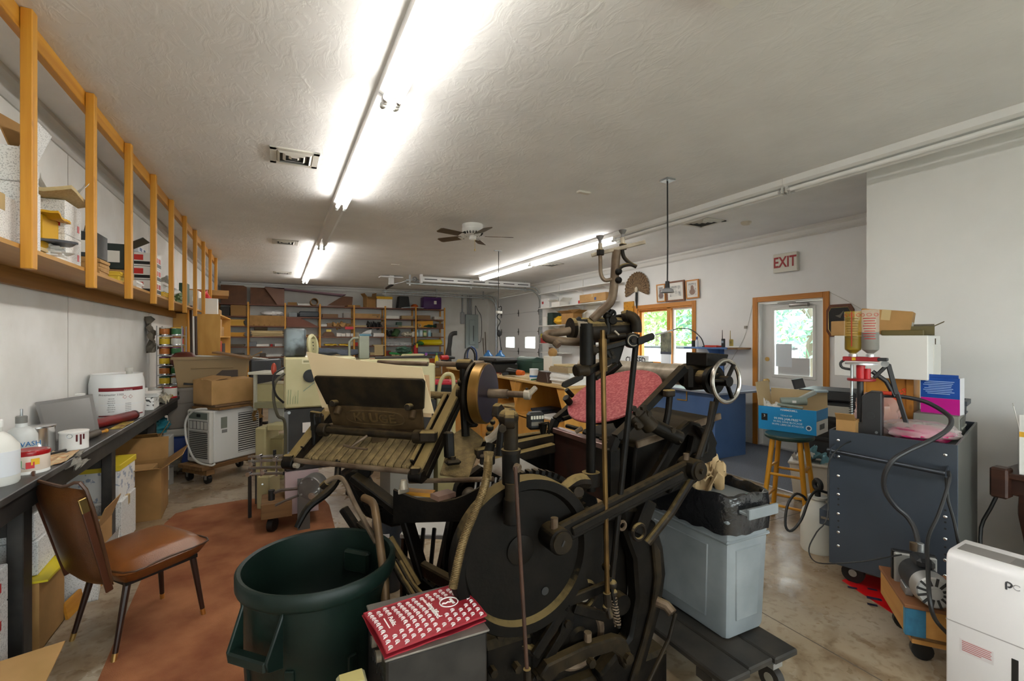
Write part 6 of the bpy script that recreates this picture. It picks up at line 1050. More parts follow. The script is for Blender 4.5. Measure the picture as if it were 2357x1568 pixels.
dz=.87;r=T('blue_desk','blue painted counter desk with a grey top near the exit','desk',(5.3,5.0,0));b=B();b.bb((4.80,3.98,dz-.03),(5.95,7.2,dz));P('desktop',b,mat('grey_laminate','8c95a6',.35),r,.004)
b=B();b.bb((4.93,4.15,.01),(4.95,7.1,dz-.031));P('front_panel',b,M_BLUE,r);b=B();b.bb((4.951,4.15,.01),(5.5,4.17,dz-.031));P('end_panel',b,M_BLUE,r);b=B();b.bb((5.55,7.0,.01),(5.57,7.1,dz-.031));P('rear_leg',b,M_BLUE,r);b=B();b.bb((5.3,4.171,.5),(5.5,4.19,dz-.031));P('inner_panel',b,M_BLUE,r)
b=B();b.tube([(4.92,4.6,.82),(4.92,4.6,.70),(4.90,4.75,.70)],.01,6);P('brass_bracket',b,M_BRASS,r)
r=T('cash_register','grey cash register on the blue desk under the window','cash register',TR(5.5,5.85,dz));m=TR(5.45,5.80,dz,rad(90));b=B(m);b.box((0,0,.06),(.40,.36,.12));P('drawer',b,C('7d7c72',.5),r,.008);b=B(m);b.prism([(-.2,-.15,.12),(-.2,.15,.12),(-.2,.15,.26),(-.2,.0,.24),(-.2,-.15,.16)],(.4,0,0));P('keyboard_housing',b,C('8f8c7e',.5),r,.006);b=B(m);b.box((.1,.02,.262),(.16,.1,.05));P('printer_cover',b,C('2f3032',.4),r,.006)
r=T('closed_sign','white sign with black CLOSED lettering below the window','sign',TR(5.78,6.6,dz));b=B();b.bb((5.80,6.28,dz),(5.81,6.95,dz+.36));P('board',b,C('e9e9e6',.5),r);text('CLOSED',.15,plane_m((5.799,6.62,dz+.27),(0,-1,0),(-1,0,0)),M_BLACK,r,bold=.02,sx=.95)
bottle(TR(5.72,5.55,dz),[(.04,0),(.042,.12),(.02,.2)],'dark telephone-like bottle on the blue desk',M_BLACK,M_BLACK,.025,.05);carton(TR(5.75,5.25,dz,.2),.12,.2,.16,'small red and white carton on the blue desk',mat('red_white','d8d4d2',.5,col2='b0262c',vs=9,thr=(.5,.54)),tape=False)
carton(TR(5.2,4.9,dz,.3),.2,.3,.015,'thin white tray on the blue desk',M_LAB,tape=False,name='flat_tray',cat='tray');lump((5.25,6.0,.62),(.2,.4,.2),'brown paper bags heaped under the blue desk',M_KRAFT,.35,2,6,'paper_bags','bags');carton(TR(5.25,6.0,.012),.5,.8,.4,'grey carton under the brown paper bags',C('7d7a72',.6),tape=False)
r=carton(TR(5.86,4.98,.01,rad(6)),.40,.30,.36,'white carton with a black tree print on the carpet by the wall',C('dfe0e4',.55),flaps=[('-y',70),('+y',20),('-x',110)]);m=TR(5.86,4.98,.01,rad(6));fm=m@plane_m((.02,-.1515,.15),(1,0,0),(0,-1,0))
b=B(fm);b.bar((0,.03,0),(0,.09,0),.012,.001,(0,0,1));b.m=fm
P('tree_trunk',b,M_PRINT,r);b=B(fm)
for k in range(14):a=k*2.4;rr_=.045*math.sqrt(k/14);b.lathe([(0,0),(.012,0),(.012,.001),(0,.001)],8,(rr_*math.cos(a),.115+rr_*math.sin(a)*.8,0))
P('tree_crown',b,M_PRINT,r,kind='stuff');
for i,s in enumerate(['homefruits','orchard country']):text(s,.034,fm@TR(0,.0-.035*i,0),M_PRINT,r,name='box_lettering',sx=.9)
for k in range(9):b=B(fm);b.box((-.10+.025*k,-.075,.0005),(.02,.007,.001));P('small_print',b,M_PRINT,r)
def iron(name,c1,c2,dust='8a744c',amt=.75,rough=.45,metal=.55,lo=.55):
 """greasy cast iron with tan paper dust settled on upward faces"""
 m,n,L,p=_new(name);metal*=.35;p.inputs['Specular IOR Level'].default_value=.12
 tc=n.new('ShaderNodeTexCoord');a=n.new('ShaderNodeTexNoise');a.inputs['Scale'].default_value=14;a.inputs['Detail'].default_value=6;L.new(tc.outputs['Object'],a.inputs[0])
 r=n.new('ShaderNodeValToRGB');e=r.color_ramp.elements;e[0].position=.38;e[1].position=.68;e[0].color=(*hexc(c1),1);e[1].color=(*hexc(c2),1);L.new(a.outputs[0],r.inputs[0])
 g=n.new('ShaderNodeNewGeometry');s=n.new('ShaderNodeSeparateXYZ');L.new(g.outputs['True Normal'],s.inputs[0])
 f=n.new('ShaderNodeTexNoise');f.inputs['Scale'].default_value=45;f.inputs['Detail'].default_value=5;L.new(tc.outputs['Object'],f.inputs[0])
 ad=n.new('ShaderNodeMath');ad.operation='MULTIPLY_ADD';ad.inputs[1].default_value=.5;L.new(f.outputs[0],ad.inputs[0]);L.new(s.outputs[2],ad.inputs[2])
 mr=n.new('ShaderNodeMapRange');mr.inputs[1].default_value=lo+.2;mr.inputs[2].default_value=lo+.62;mr.inputs[3].default_value=0;mr.inputs[4].default_value=amt;L.new(ad.outputs[0],mr.inputs[0])
 x=n.new('ShaderNodeMix');x.data_type='RGBA';L.new(mr.outputs[0],x.inputs[0]);L.new(r.outputs[0],x.inputs[6]);x.inputs[7].default_value=(*hexc(dust),1);L.new(x.outputs[2],p.inputs['Base Color'])
 rr=n.new('ShaderNodeMapRange');rr.inputs[3].default_value=rough;rr.inputs[4].default_value=.9;L.new(mr.outputs[0],rr.inputs[0]);L.new(rr.outputs[0],p.inputs['Roughness'])
 mm=n.new('ShaderNodeMapRange');mm.inputs[3].default_value=metal;mm.inputs[4].default_value=0;L.new(mr.outputs[0],mm.inputs[0]);L.new(mm.outputs[0],p.inputs['Metallic'])
 bp=n.new('ShaderNodeBump');bp.inputs['Strength'].default_value=.25;bp.inputs['Distance'].default_value=.004;L.new(f.outputs[0],bp.inputs['Height']);L.new(bp.outputs[0],p.inputs['Normal'])
 MATS[name]=m;return m
I_BLK=iron('black_iron','0c0a08','18140f','5c4c32',.5,.42,.5,.62);I_DUST=iron('dusty_iron','17120e','2a2219','7d6942',.85,.45,.4,.35);I_RUST=iron('rusty_rod','4a3b2e','6b5c4c','7d6a4a',.4,.4,.7,.7)
I_STEEL=iron('oily_steel','7d7263','a59a8a','8d7a5a',.35,.36,.7,.75);I_PLATE=iron('magazine_plate','3a2c1c','52402a','7a6540',.5,.5,.45,.6);I_DARKPL=iron('dark_plate','19140e','2d2417','6d5a3b',.4,.5,.4,.7)
I_TAN=mat('dusty_tan','75613c',.95,col2='574729',vs=30,bump=.5,bs=150);I_BRONZE=mat('bronze_rim','6a4a20',.35,.8,col2='8a6a35',vs=6);I_BRASSROD=mat('brown_brass_rod','6a5029',.35,.8,col2='4a361c',vs=10)
KB=T('platen_press','old black iron platen printing press with its swing feeder','printing press',(1.1,1.8,0))
def KP(nm,b,mt=I_BLK,bev=0,sm=.6,par=None,**k):return P(nm,b,mt,par or KB,bev,sm,**k)
def kt(nm,pts,r_,mt=I_BLK,sm=0,n=10,par=None):b=B();b.tube([W(*p)for p in pts],r_,n,sm=sm);return KP(nm,b,mt,par=par)
def kw(nm,pts,r_,mt=I_BLK,sm=0,n=10,par=None):b=B();b.tube(pts,r_,n,sm=sm);return KP(nm,b,mt,par=par)
def kc(nm,p0,p1,r0,mt=I_BLK,r1=None,n=24,bev=0,par=None):b=B();b.cyl(p0,p1,r0,r1,n);return KP(nm,b,mt,bev,par=par)
def ky(nm,poly,y,th,mt=I_BLK,bev=.004,par=None):
 """plate cut in the plane Y=y from picture points, th thick away from the camera"""
 b=B();b.prism([atY(px,py,y)for px,py in poly],(0,th,0));return KP(nm,b,mt,bev,par=par)
def bolt(p,d,r_=.012,h=.012,par=None,mt=None):d=V(d).normalized();b=B();b.cyl(p,V(p)+d*h,r_,n=6);return KP('bolt',b,mt or I_DARKPL,par=par)
NY=V((0,-1,0))
dc=V((.749,1.40,.80));b=B();b.lathe([(0,.0),(.215,.0),(.222,.012),(.226,.022),(.258,.022),(.262,.016),(.262,-.035),(.255,-.04),(0,-.04)],64,dc,(0,-1,0));dsk=KP('gear_guard_disc',b,iron('disc_iron','0c0a07','130f0b','6f5d3a',.8,.5,.4,.45),sm=.7)
b=B();b.lathe([(0,0),(.045,0),(.05,.006),(.04,.008),(0,.008)],30,dc+V((-.02,-.0,.02)),(0,-1,0));KP('disc_hub',b,I_BLK,par=dsk);b=B();b.cyl(dc+V((.075,-.001,-.14)),dc+V((.075,-.004,-.14)),.014,n=16);KP('oil_hole',b,M_BLACK,par=dsk)
b=B();gc=dc+V((.05,.055,.0));b.cyl(gc+V((0,.03,0)),gc,.245,n=48);gr=KP('main_gear',b,I_BLK);b=B()
b.box((0,-.015,.25),(.016,.034,.02));b.v=[p for p in b.v];tm_=None
for k in range(60):
 a=2*pi*k/60;tb=B();tb.box(gc+V((math.sin(a)*.252,.015,math.cos(a)*.252)),(.014,.032,.02),0,M.Rotation(a,3,'Y'));KP('gear_tooth',tb,I_BLK,par=gr)
p0,p1=atY(1283,1242,1.345),atY(1597,1080,1.345);d=(p1-p0).normalized()
b=B();b.bar(p0+V((0,.02,0))+d*.02,p1+V((0,.02,0)),.034,.072,(0,0,1));arm=KP('drawbar_arm',b,I_BLK,.008)
b=B();b.bar(p0+V((0,-.002,0))+d*.06,p1+V((0,-.002,0))-d*.06,.012,.03,(0,0,1));KP('arm_web',b,I_BLK,.004,par=arm)
for p,r_ in((p0,.044),(p1,.041)):
 b=B();b.cyl(p+V((0,.06,0)),p+V((0,-.03,0)),r_,n=32);KP('arm_boss',b,I_BLK,.005,par=arm);b=B();b.cyl(p+V((0,-.03,0)),p+V((0,-.036,0)),r_*.82,n=32);KP('boss_cap',b,I_DARKPL,par=arm)
bolt(p1+V((.0,-.036,0)),NY,.011,.012,arm);b=B();b.box(p0+V((0,-.037,0)),(.006,.003,.02),0,M.Rotation(.5,3,'Y'));KP('cap_slot',b,M_BLACK,par=arm)
b=B();b.cyl(p0+V((-.012,0,.04)),p0+V((-.012,0,.075)),.013,n=10);b2=KP('oil_cup',b,I_RUST,par=arm);b=B();b.cyl(p1+V((-.02,.02,.035)),p1+V((-.02,.02,.06)),.012,n=10);KP('oil_cup',b,I_RUST,par=arm)
fr=[(1432,1170),(1470,1172),(1512,1205),(1530,1262),(1536,1320),(1525,1400),(1498,1500),(1470,1600),(1405,1640),(1380,1560),(1452,1470),(1468,1380),(1462,1290),(1440,1230)]
ky('near_side_frame',fr,1.47,.07,I_BLK,.012)
ky('near_frame_rib',[(1500,1230),(1522,1270),(1526,1330),(1514,1400),(1490,1490),(1465,1580),(1450,1580),(1482,1480),(1502,1400),(1510,1330),(1505,1275)],1.452,.02,I_DARKPL,.006)
b=B();b.bb((.56,1.50,0),(1.50,1.60,.20));KP('near_base_rail',b,I_BLK,.015);b=B();b.bb((.56,2.05,0),(1.50,2.15,.20));KP('far_base_rail',b,I_BLK,.015)
b=B();b.prism([(.60,2.06,.2),(1.45,2.06,.2),(1.56,2.06,.62),(1.45,2.06,1.0),(1.05,2.06,1.02),(.75,2.06,.85)],(0,.07,0));KP('far_side_frame',b,I_BLK,.012)
b=B();b.prism([(.70,1.545,.20),(1.30,1.545,.20),(1.34,1.545,.74),(1.10,1.545,.86),(.80,1.545,.72)],(0,.05,0));KP('inner_frame',b,I_BLK,.01)
b=B();b.cyl((.80,1.44,.80),(.80,2.1,.80),.035,n=20);KP('main_shaft',b,I_STEEL);b=B();b.cyl((1.25,1.5,.45),(1.25,2.1,.45),.04,n=20);KP('cross_shaft',b,I_BLK);b=B();b.cyl((.75,1.5,.33),(.75,2.1,.33),.04,n=20);KP('cross_shaft',b,I_BLK)
b=B();b.bb((.80,1.62,.30),(1.20,2.04,.80));KP('cam_housing',b,I_BLK,.03)
fc_=atY(1328,1465,1.44);b=B();b.ring(fc_,NY,.105,.016,40,8);fw=KP('flywheel_rim',b,I_RUST);b=B();b.lathe([(0,-.01),(.10,-.01),(.10,.004),(.04,.008),(.03,.02),(0,.02)],32,fc_,(0,-1,0));KP('flywheel_web',b,I_BLK,par=fw)
rk=[(1243,1560),(1262,1532),(1345,1492),(1420,1468),(1442,1474),(1454,1500),(1456,1535),(1440,1545),(1430,1515),(1412,1502),(1360,1518),(1290,1552),(1262,1580)]
ky('curved_rocker',rk,1.37,.04,I_DARKPL,.006);bolt(atY(1357,1522,1.37),NY,.016,.02);bolt(atY(1443,1513,1.37),NY,.02,.018)
b=B();p=atY(1353,1475,1.37);b.cyl(p,p+V((0,0,.03)),.014,n=10);KP('oil_cup',b,I_RUST)
ky('guard_bracket',[(1313,1370),(1328,1330),(1342,1285),(1355,1278),(1352,1330),(1362,1372),(1330,1392),(1318,1450),(1240,1570),(1225,1570),(1290,1460),(1305,1400)],1.40,.02,I_BLK,.003)
for(pa,pb)in(((1305,1385),(1405,1345)),((1300,1400),(1230,1510)),((1322,1400),(1395,1420))):b=B();b.bar(atY(*pa,1.39),atY(*pb,1.39),.02,.035);KP('brace',b,I_BLK,.004)
pn=atY(1345,1372,1.42);b=B();b.ring(pn,NY,.048,.012,28,8);rg_=KP('pinion_ring',b,I_DUST);b=B();b.cyl(pn+V((0,.02,0)),pn+V((0,-.005,0)),.02,n=18);KP('pinion_shaft',b,I_STEEL,par=rg_)
for k,(px,py)in enumerate([(1145,1455),(1185,1530),(1232,1545),(1255,1560),(1130,1540),(1298,1428)]):bolt(atY(px,py,1.42),NY,.014,.03)
b=B();b.bb((.60,1.42,.0),(.80,1.50,.52));KP('motor_block',b,I_BLK,.02);kt('lower_pipe',[(1125,1510,1.62),(1190,1480,1.62),(1230,1500,1.62)],.018,I_DUST)
kt('crank_spindle',[(1512,1385,1.86),(1535,1395,1.84),(1548,1412,1.82)],.02,I_RUST);kt('brake_rod',[(1555,1412,1.80),(1540,1470,1.78),(1490,1575,1.72)],.0075,I_DARKPL)
bx=1.20
b=B();b.bb((bx,1.53,.86),(bx+.03,1.945,1.075));KP('bed_panel',b,mat('red_brown_bed','3a2018',.5,.3,col2='1f1a14',vs=7,thr=(.4,.6)))
b=B();b.bb((bx-.012,1.53,1.075),(bx+.035,1.945,1.10));KP('bed_top_bar',b,mat('bed_bar','5d3a33',.35,.5,col2='7a6058',vs=9),.003)
for y,s in((1.50,1),(1.955,1)):
 b=B();b.bb((bx-.02,y,.80),(bx+.04,y+.03,1.09));KP('bed_cheek',b,I_BLK,.006)
def rail(y,x1,z1,x0=bx):
 pts=[(x0,y,.84),(x0,y,1.08),(x0+.025,y,1.13),(x0+.08,y,1.165),(x1,y,z1)]
 b=B()
 for a_,c_ in zip(pts,pts[1:]):b.bar(a_,c_,.03,.035,(0,1,0))
 return KP('bed_rail',b,I_BLK,kind='stuff')
rail(1.515,1.60,1.40);rail(1.975,1.62,1.40)
ic=V((1.405,1.75,1.262));nI=V((-.46,-.05,.885)).normalized();b=B();b.lathe([(0,0),(.223,0),(.227,.003),(.227,.010),(.222,.0135),(0,.0135)],56,ic,nI);ik=KP('ink_disk',b,mat('red_inked_disk','8c3238',.45,col2='b46a66',vs=90,detail=3,thr=(.42,.72)),sm=.5,label='dull red ink disk, speckled')
b=B();b.cyl(ic-nI*.15,ic,.05,n=20);KP('disk_spindle',b,I_BLK,par=ik);b=B();b.cyl(ic-nI*.03,ic-nI*.002,.19,.215,40);KP('disk_backing',b,I_BLK,par=ik)
kc('ink_roller',(1.69,2.40,1.362),(1.69,1.56,1.362),.048,I_STEEL,n=32);kc('roller_core',(1.69,1.56,1.362),(1.69,1.40,1.362),.020,I_BLK);kc('roller_collar',(1.69,1.585,1.362),(1.69,1.555,1.362),.055,I_BLK,n=28)
b=B();b.bb((1.63,1.50,1.30),(1.77,1.555,1.41));KP('bearing_block',b,I_BLK,.015);kc('bearing_sleeve',(1.69,1.50,1.355),(1.69,1.43,1.355),.038,I_DUST)
hw=V((1.70,1.375,1.350));b=B();b.ring(hw,(.05,-1,.05),.088,.0095,44,10);hr=KP('hand_wheel_rim',b,mat('worn_nickel',(.42,.40,.37),.25,.95,col2=(.20,.17,.14),vs=6));b=B();b.cyl(hw+V((0,.05,0)),hw+V((0,-.018,0)),.022,n=20);KP('wheel_hub',b,I_BLK,par=hr)
for k in range(3):a=2*pi*k/3+.6;e_=hw+V((math.sin(a)*.085,0,math.cos(a)*.085));b=B();b.bar(hw,e_,.012,.018,(0,1,0));KP('wheel_spoke',b,I_BLK,.003,par=hr)
kc('wheel_gear',hw+V((0,.075,-.0)),hw+V((0,.055,0)),.062,I_BLK,n=28);b=B();b.prism([(1.66,1.44,1.41),(1.78,1.44,1.41),(1.80,1.44,1.46),(1.66,1.44,1.47)],(0,.12,0));KP('fountain_flap',b,I_BLK,.004)
kw('wheel_link',[hw+V((.02,.06,-.07)),V((1.66,1.42,1.17)),V((1.60,1.42,1.03))],.012,I_BLK)
b=B();b.hexa([(1.34,1.56,.80),(1.74,1.56,.86),(1.74,1.93,.86),(1.34,1.93,.80)],[(1.36,1.55,1.075),(1.86,1.55,1.16),(1.86,1.95,1.16),(1.36,1.95,1.075)]);KP('trough_body',b,I_BLK,.01)
b=B();b.bar((1.36,1.545,1.08),(1.87,1.545,1.165),.015,.03);KP('trough_lip',b,I_RUST,.003)
ky('rear_frame_arm',[(1430,1185),(1450,1180),(1520,1070),(1565,990),(1590,968),(1612,975),(1648,1020),(1652,1050),(1634,1062),(1600,1065),(1570,1115),(1540,1140),(1560,1090),(1592,1040),(1600,1005),(1585,1000),(1545,1065),(1470,1190)],1.49,.035,I_BLK,.006)
ky('rear_hook',[(1604,980),(1640,990),(1652,1020),(1640,1062),(1618,1070),(1605,1050),(1628,1040),(1632,1018),(1618,1002)],1.45,.03,I_BLK,.004)
for k,(pa,pb,rr)in enumerate([((1495,975),(1565,1010),.03),((1470,950),(1500,985),.035),((1455,960),(1475,985),.02)]):b=B();b.cyl(atY(*pa,1.47),atY(*pb,1.455),rr,n=18);KP('trip_cylinder',b,I_DARKPL if k else I_BLK,.004)
for k,(px,py)in enumerate([(1478,938),(1462,950),(1466,978),(1490,952),(1562,1012),(1545,990),(1455,940)]):bolt(atY(px,py,1.445),NY,.013,.015)
kt('trough_link',[(1543,895,2.0),(1538,950,1.98),(1530,990,1.96)],.014,I_BLK);b=B();b.box(atY(1540,905,1.47),(.05,.03,.03));KP('link_head',b,I_DUST,.005)
kt('tie_lever',[(1640,925,2.02),(1632,975,2.0),(1600,1070,1.92)],.011,I_DARKPL);kt('diagonal_strut',[(1490,1250,1.87),(1545,1180,1.9),(1600,1090,1.92)],.016,I_DUST)
b=B();b.box(atY(1480,1190,1.44),(.06,.04,.14),0,M.Rotation(.5,3,'Y'));KP('cam_follower',b,I_BLK,.006);b=B();b.ring(atY(1470,1225,1.42),NY,.03,.008,20,6);KP('cam_ring',b,I_DUST);b=B();b.ring(atY(1432,1210,1.42),NY,.016,.006,16,6);KP('cam_ring',b,I_RUST)
kw('main_column',[atY(1360,1130,1.46),atY(1360,740,1.46)],.0185,I_BLK,n=16);b=B();q=atY(1360,1105,1.46);b.cyl(q+V((0,0,-.02)),q+V((0,0,.03)),.034,n=20);KP('column_collar',b,I_DUST)
b=B();b.tube([atY(1352,1108,1.46),atY(1325,1108,1.45),atY(1300,1125,1.43),atY(1285,1135,1.42)],[.03,.026,.022,.02],10,sm=3);KP('column_bracket',b,I_DUST);b=B();b.cyl(atY(1333,1133,1.40),atY(1333,1133,1.37),.018,n=10);KP('bracket_lug',b,I_DUST)
kt('brass_rod',[(1387,760,1.70),(1390,950,1.70),(1398,1390,1.66)],.0095,I_BRASSROD,n=10);kt('rod_sleeve',[(1387,780,1.70),(1389,855,1.70)],.015,I_BRASSROD);kt('rod_sleeve',[(1397,1365,1.66),(1399,1395,1.66)],.014,I_DUST)
kt('long_lever_rod',[(1466,770,1.78),(1442,1000,1.74),(1408,1335,1.70)],.0115,I_BLK,n=10)
for k,(p_,r_)in enumerate([((1409,1345,1.69),.018),((1412,1365,1.69),.015),((1395,1400,1.66),.014),((1395,1305,1.70),.016)]):b=B();b.ball(W(*p_),r_,12,8);KP('knuckle_joint',b,I_DUST)
b=B();a_,c_=W(1410,1370,1.69),W(1422,1440,1.67);b.tube([a_.lerp(c_,i/60)+V((math.cos(i*1.1)*.012,math.sin(i*1.1)*.012,0))for i in range(61)],.003,5);KP('coil_spring',b,I_RUST);kt('spring_rod',[(1403,1330,1.69),(1424,1445,1.67)],.008,I_BLK);b=B();b.bar(W(1398,1395,1.66),W(1405,1425,1.65),.02,.02);KP('clevis',b,I_DUST,.004)
kt('thin_front_rod',[(1186,1075,1.36),(1200,1320,1.34),(1214,1560,1.30)],.0058,mat('rust_thin','2e1c12',.5,.4,col2='43291b',vs=12));kt('thin_rod_foot',[(1213,1540,1.30),(1215,1585,1.30)],.011,I_DUST)
T1=1.80
b=B();b.cyl(W(1350,840,1.68),W(1350,752,1.68),.0245,n=20);KP('head_post',b,I_BLK);b=B();b.cyl(W(1350,752,1.68),W(1350,745,1.68),.022,n=20);KP('post_cap',b,I_BLK)
b=B();b.cyl(W(1345,762,1.78),W(1440,757,1.86),.047,n=28);KP('pump_barrel',b,I_DUST,.004);b=B();b.cyl(W(1318,757,1.76),W(1345,758,1.78),.035,n=24);KP('barrel_neck',b,I_STEEL);b=B();b.cyl(W(1312,757,1.755),W(1320,757,1.76),.041,n=24);KP('neck_flange',b,I_DUST)
kt('loop_handle',[(1345,788,1.74),(1300,786,1.72),(1266,782,1.72),(1256,775,1.73),(1266,768,1.75),(1300,764,1.76),(1318,760,1.76)],.0155,I_RUST,sm=3,n=12);b=B();b.cyl(W(1278,788,1.71),W(1286,796,1.70),.014,n=10);KP('handle_nub',b,I_RUST)
kt('top_slide',[(1330,742,1.78),(1380,738,1.78),(1430,742,1.82)],.014,I_DUST);b=B();b.bar(W(1318,752,1.75),W(1338,735,1.76),.015,.03);KP('slide_clip',b,I_BLK,.003);b=B();b.bar(W(1322,737,1.76),W(1352,737,1.76),.012,.012);KP('slide_clip',b,I_DUST,.003)
kt('suction_pipe',[(1362,737,1.77),(1385,715,1.77),(1406,694,1.77),(1413,660,1.77),(1417,600,1.77),(1420,577,1.77)],.0165,I_RUST,sm=4,n=12);b=B();b.bar(W(1361,588,1.80),W(1486,557,1.72),.010,.014);KP('crossbar',b,I_STEEL,.002)
for(pc_,pts)in[((1381,560),[(1381,578),(1382,600),(1383,630),(1392,645),(1408,643)]),((1433,547),[(1432,575),(1436,592),(1450,606),(1464,614)])]:
 b=B();c_=W(*pc_,1.765);b.lathe([(0,0),(.006,0),(.006,.012),(.013,.022),(.015,.028),(.012,.028),(0,.024)],16,c_);sk_=KP('sucker_cup',b,mat('rubber_grey',(.10,.09,.085),.7));kt('sucker_pipe',[(pc_[0],pc_[1],1.765),(pc_[0]+1,pc_[1]+22,1.765)],.0085,I_STEEL);b=B();b.box(W(pc_[0]+1,pc_[1]+21,1.765),(.024,.02,.024));KP('sucker_clamp',b,I_DUST,.003)
 kt('suction_hose',[(*p,1.765)for p in pts],.0075,I_RUST if pc_[0]<1400 else I_DUST,sm=4)
kt('suction_hose',[(1420,628,1.765),(1430,614,1.765),(1450,609,1.765),(1465,614,1.765)],.0075,I_DUST,sm=4)
for p in((1424,625),(1424,645)):b=B();b.ball(W(*p,1.75),.013,10,8);KP('hose_valve',b,I_BLK)
b=B();b.prism([W(*p,1.84)for p in[(1392,765),(1400,735),(1418,725),(1437,722),(1455,735),(1458,760),(1440,790),(1425,838),(1398,838),(1392,812)]],FW*.03);KP('head_plate',b,I_BLK,.005)
kt('hook_lever',[(1388,750,1.79),(1395,733,1.79),(1409,715,1.79)],.012,I_BLK);kt('vertical_lever',[(1397,730,1.78),(1400,758,1.78),(1396,782,1.78),(1393,800,1.78),(1404,822,1.78)],.013,I_BLK,sm=2);b=B();b.ball(W(1397,728,1.78),.016,10,8);KP('lever_end',b,I_BLK)
b=B();b.ring(W(1409,722,1.80),-FW,.012,.005,16,6);KP('eye_ring',b,I_BLK);b=B();b.cyl(W(1411,738,1.80),W(1411,738,1.76),.016,n=14);KP('round_boss',b,I_BLK,.003)
b=B();b.tube([W(1432,729,1.82),W(1448,727,1.81),W(1461,735,1.80),W(1465,750,1.80),W(1465,765,1.80)],.020,12,sm=3);KP('elbow_pipe',b,I_DARKPL);b=B();b.cyl(W(1436,729,1.82),W(1446,727,1.81),.023,n=16);KP('elbow_sleeve',b,I_DUST)
hb=W(1458,784,1.76);b=B();b.cyl(hb+FW*.05,hb,.029,n=28);bs_=KP('head_boss',b,I_BLK,.004);bolt(hb,-FW,.011,.01,bs_);b=B();b.ring(hb-FW*.001,-FW,.02,.002,24,5);KP('boss_groove',b,I_STEEL,par=bs_)
b=B();b.bar(W(1446,786,1.78),W(1352,812,1.72),.02,.022);KP('cross_link',b,I_BLK,.004);b=B();b.cyl(W(1348,808,1.70),W(1372,806,1.70),.019,n=16);KP('link_knuckle',b,I_DARKPL,.003);bolt(W(1372,806,1.69),-FW,.01,.01)
b=B();b.prism([W(*p,1.75)for p in[(1468,778),(1495,768),(1504,766),(1508,773),(1507,781),(1478,793),(1468,794)]],FW*.012);KP('right_paddle',b,I_BLK,.003);kt('cross_spindle',[(1396,776,1.76),(1440,772,1.77)],.009,I_DARKPL);kt('small_screw',[(1415,762,1.76),(1425,772,1.75)],.004,I_STEEL)
b=B();b.prism([W(*p,1.66)for p in[(1292,890),(1295,880),(1340,860),(1344,866),(1343,873),(1303,894)]],FW*.012);KP('left_paddle',b,I_BLK,.003);b=B();b.cyl(W(1324,855,1.67),W(1352,850,1.69),.024,n=18);KP('paddle_hub',b,I_DARKPL,.004);b=B();b.bar(W(1345,860,1.69),W(1405,830,1.76),.02,.026);KP('hub_link',b,I_BLK,.004);b=B();b.bar(W(1370,872,1.78),W(1420,838,1.84),.015,.018);KP('hub_link',b,I_BLK,.004)
for(px,py)in((1402,805),(1408,812),(1412,822),(1398,828)):bolt(W(px,py,1.80),-FW,.008,.01)
cn=W(1232,968,2.28);mm=TR(cn.x,cn.y,cn.z,-YAW+.35);b=B(mm);b.box((0,0,0),(.082,.05,.085));ct=KP('sheet_counter',b,M_BLACK,.012,label='black sheet counter with a row of digit windows')
for k in range(5):b=B(mm);b.box((-.028+.014*k,-.0255,.018),(.010,.003,.016));KP('digit_window',b,C('cfc9b8',.4),par=ct)
b=B(mm);b.box((0,-.0255,-.012),(.06,.003,.018));KP('maker_plate',b,C('6d665a',.4),par=ct)
b=B();b.tube([W(1250,975,2.25),W(1250,1000,2.25),W(1249,1020,2.25)],[.022,.012,.014],10);KP('counter_stalk',b,I_BLK);kt('counter_lever',[(1244,975,2.24),(1262,972,2.24),(1264,1000,2.24)],.005,I_BLK);b=B();b.box(W(1250,1022,2.25),(.06,.05,.03));KP('counter_foot',b,I_BLK,.005)
for(pa,pb,rr)in[((1295,965),(1318,958),.011),((1304,897),(1318,912),.012),((1302,915),(1312,928),.018)]:b=B();b.cyl(W(*pa,2.25),W(*pb,2.27),rr,n=12);KP('bed_knob',b,I_BLK,.002)
b=B();b.cyl(W(1325,995,2.05),W(1340,985,2.05),.01,n=10);KP('gripper_tip',b,I_RUST);b=B();b.bar(W(1303,980,2.1),W(1340,990,2.05),.02,.016);KP('gripper_bar',b,I_BLK,.003);kt('gripper_wire',[(1380,1010,2.0),(1400,1015,1.98),(1440,1010,1.95)],.007,I_BLK)
for(pa,ta),(pb,tb_)in[(((1095,1045),2.05),((1272,1008),2.25)),(((1110,1072),2.0),((1275,1030),2.2)),(((1060,1030),2.35),((1270,1000),2.4))]:b=B();b.bar(W(*pa,ta),W(*pb,tb_),.035,.045);KP('feed_rail',b,I_DUST,.006)
b=B();b.prism([W(*p,1.95)for p in[(1100,1070),(1180,1048),(1262,1092),(1180,1112)]],(0,0,.004));KP('delivery_board',b,mat('worn_white_board',(.62,.58,.52),.6,col2=(.35,.28,.22),vs=10))
for k in range(9):x=1098+11*k;kt('delivery_bar',[(x,1100,2.15),(x-7,1140,2.1)],.006,mat('dull_zinc',(.40,.39,.36),.4,.8))
U=(RT*.951-FW*.309).normalized();N=(RT*.309+FW*.951).normalized()
FA=W(688,1061,2.12);FB=FA+U*.585
def FP(u,n_,z):return FA+U*u+N*n_+V((0,0,z-FA.z))
zr=FA.z
kw('front_rod',[FP(-.03,0,zr),FP(.60,0,zr)],.0115,I_RUST,n=12)
def fprism(nm,pts,vec,mt,bev=.004,par=None):b=B();b.prism([FP(*p)for p in pts],vec);return KP(nm,b,mt,bev,par=par)
L1,z1=.185,zr+.10;g0=.012
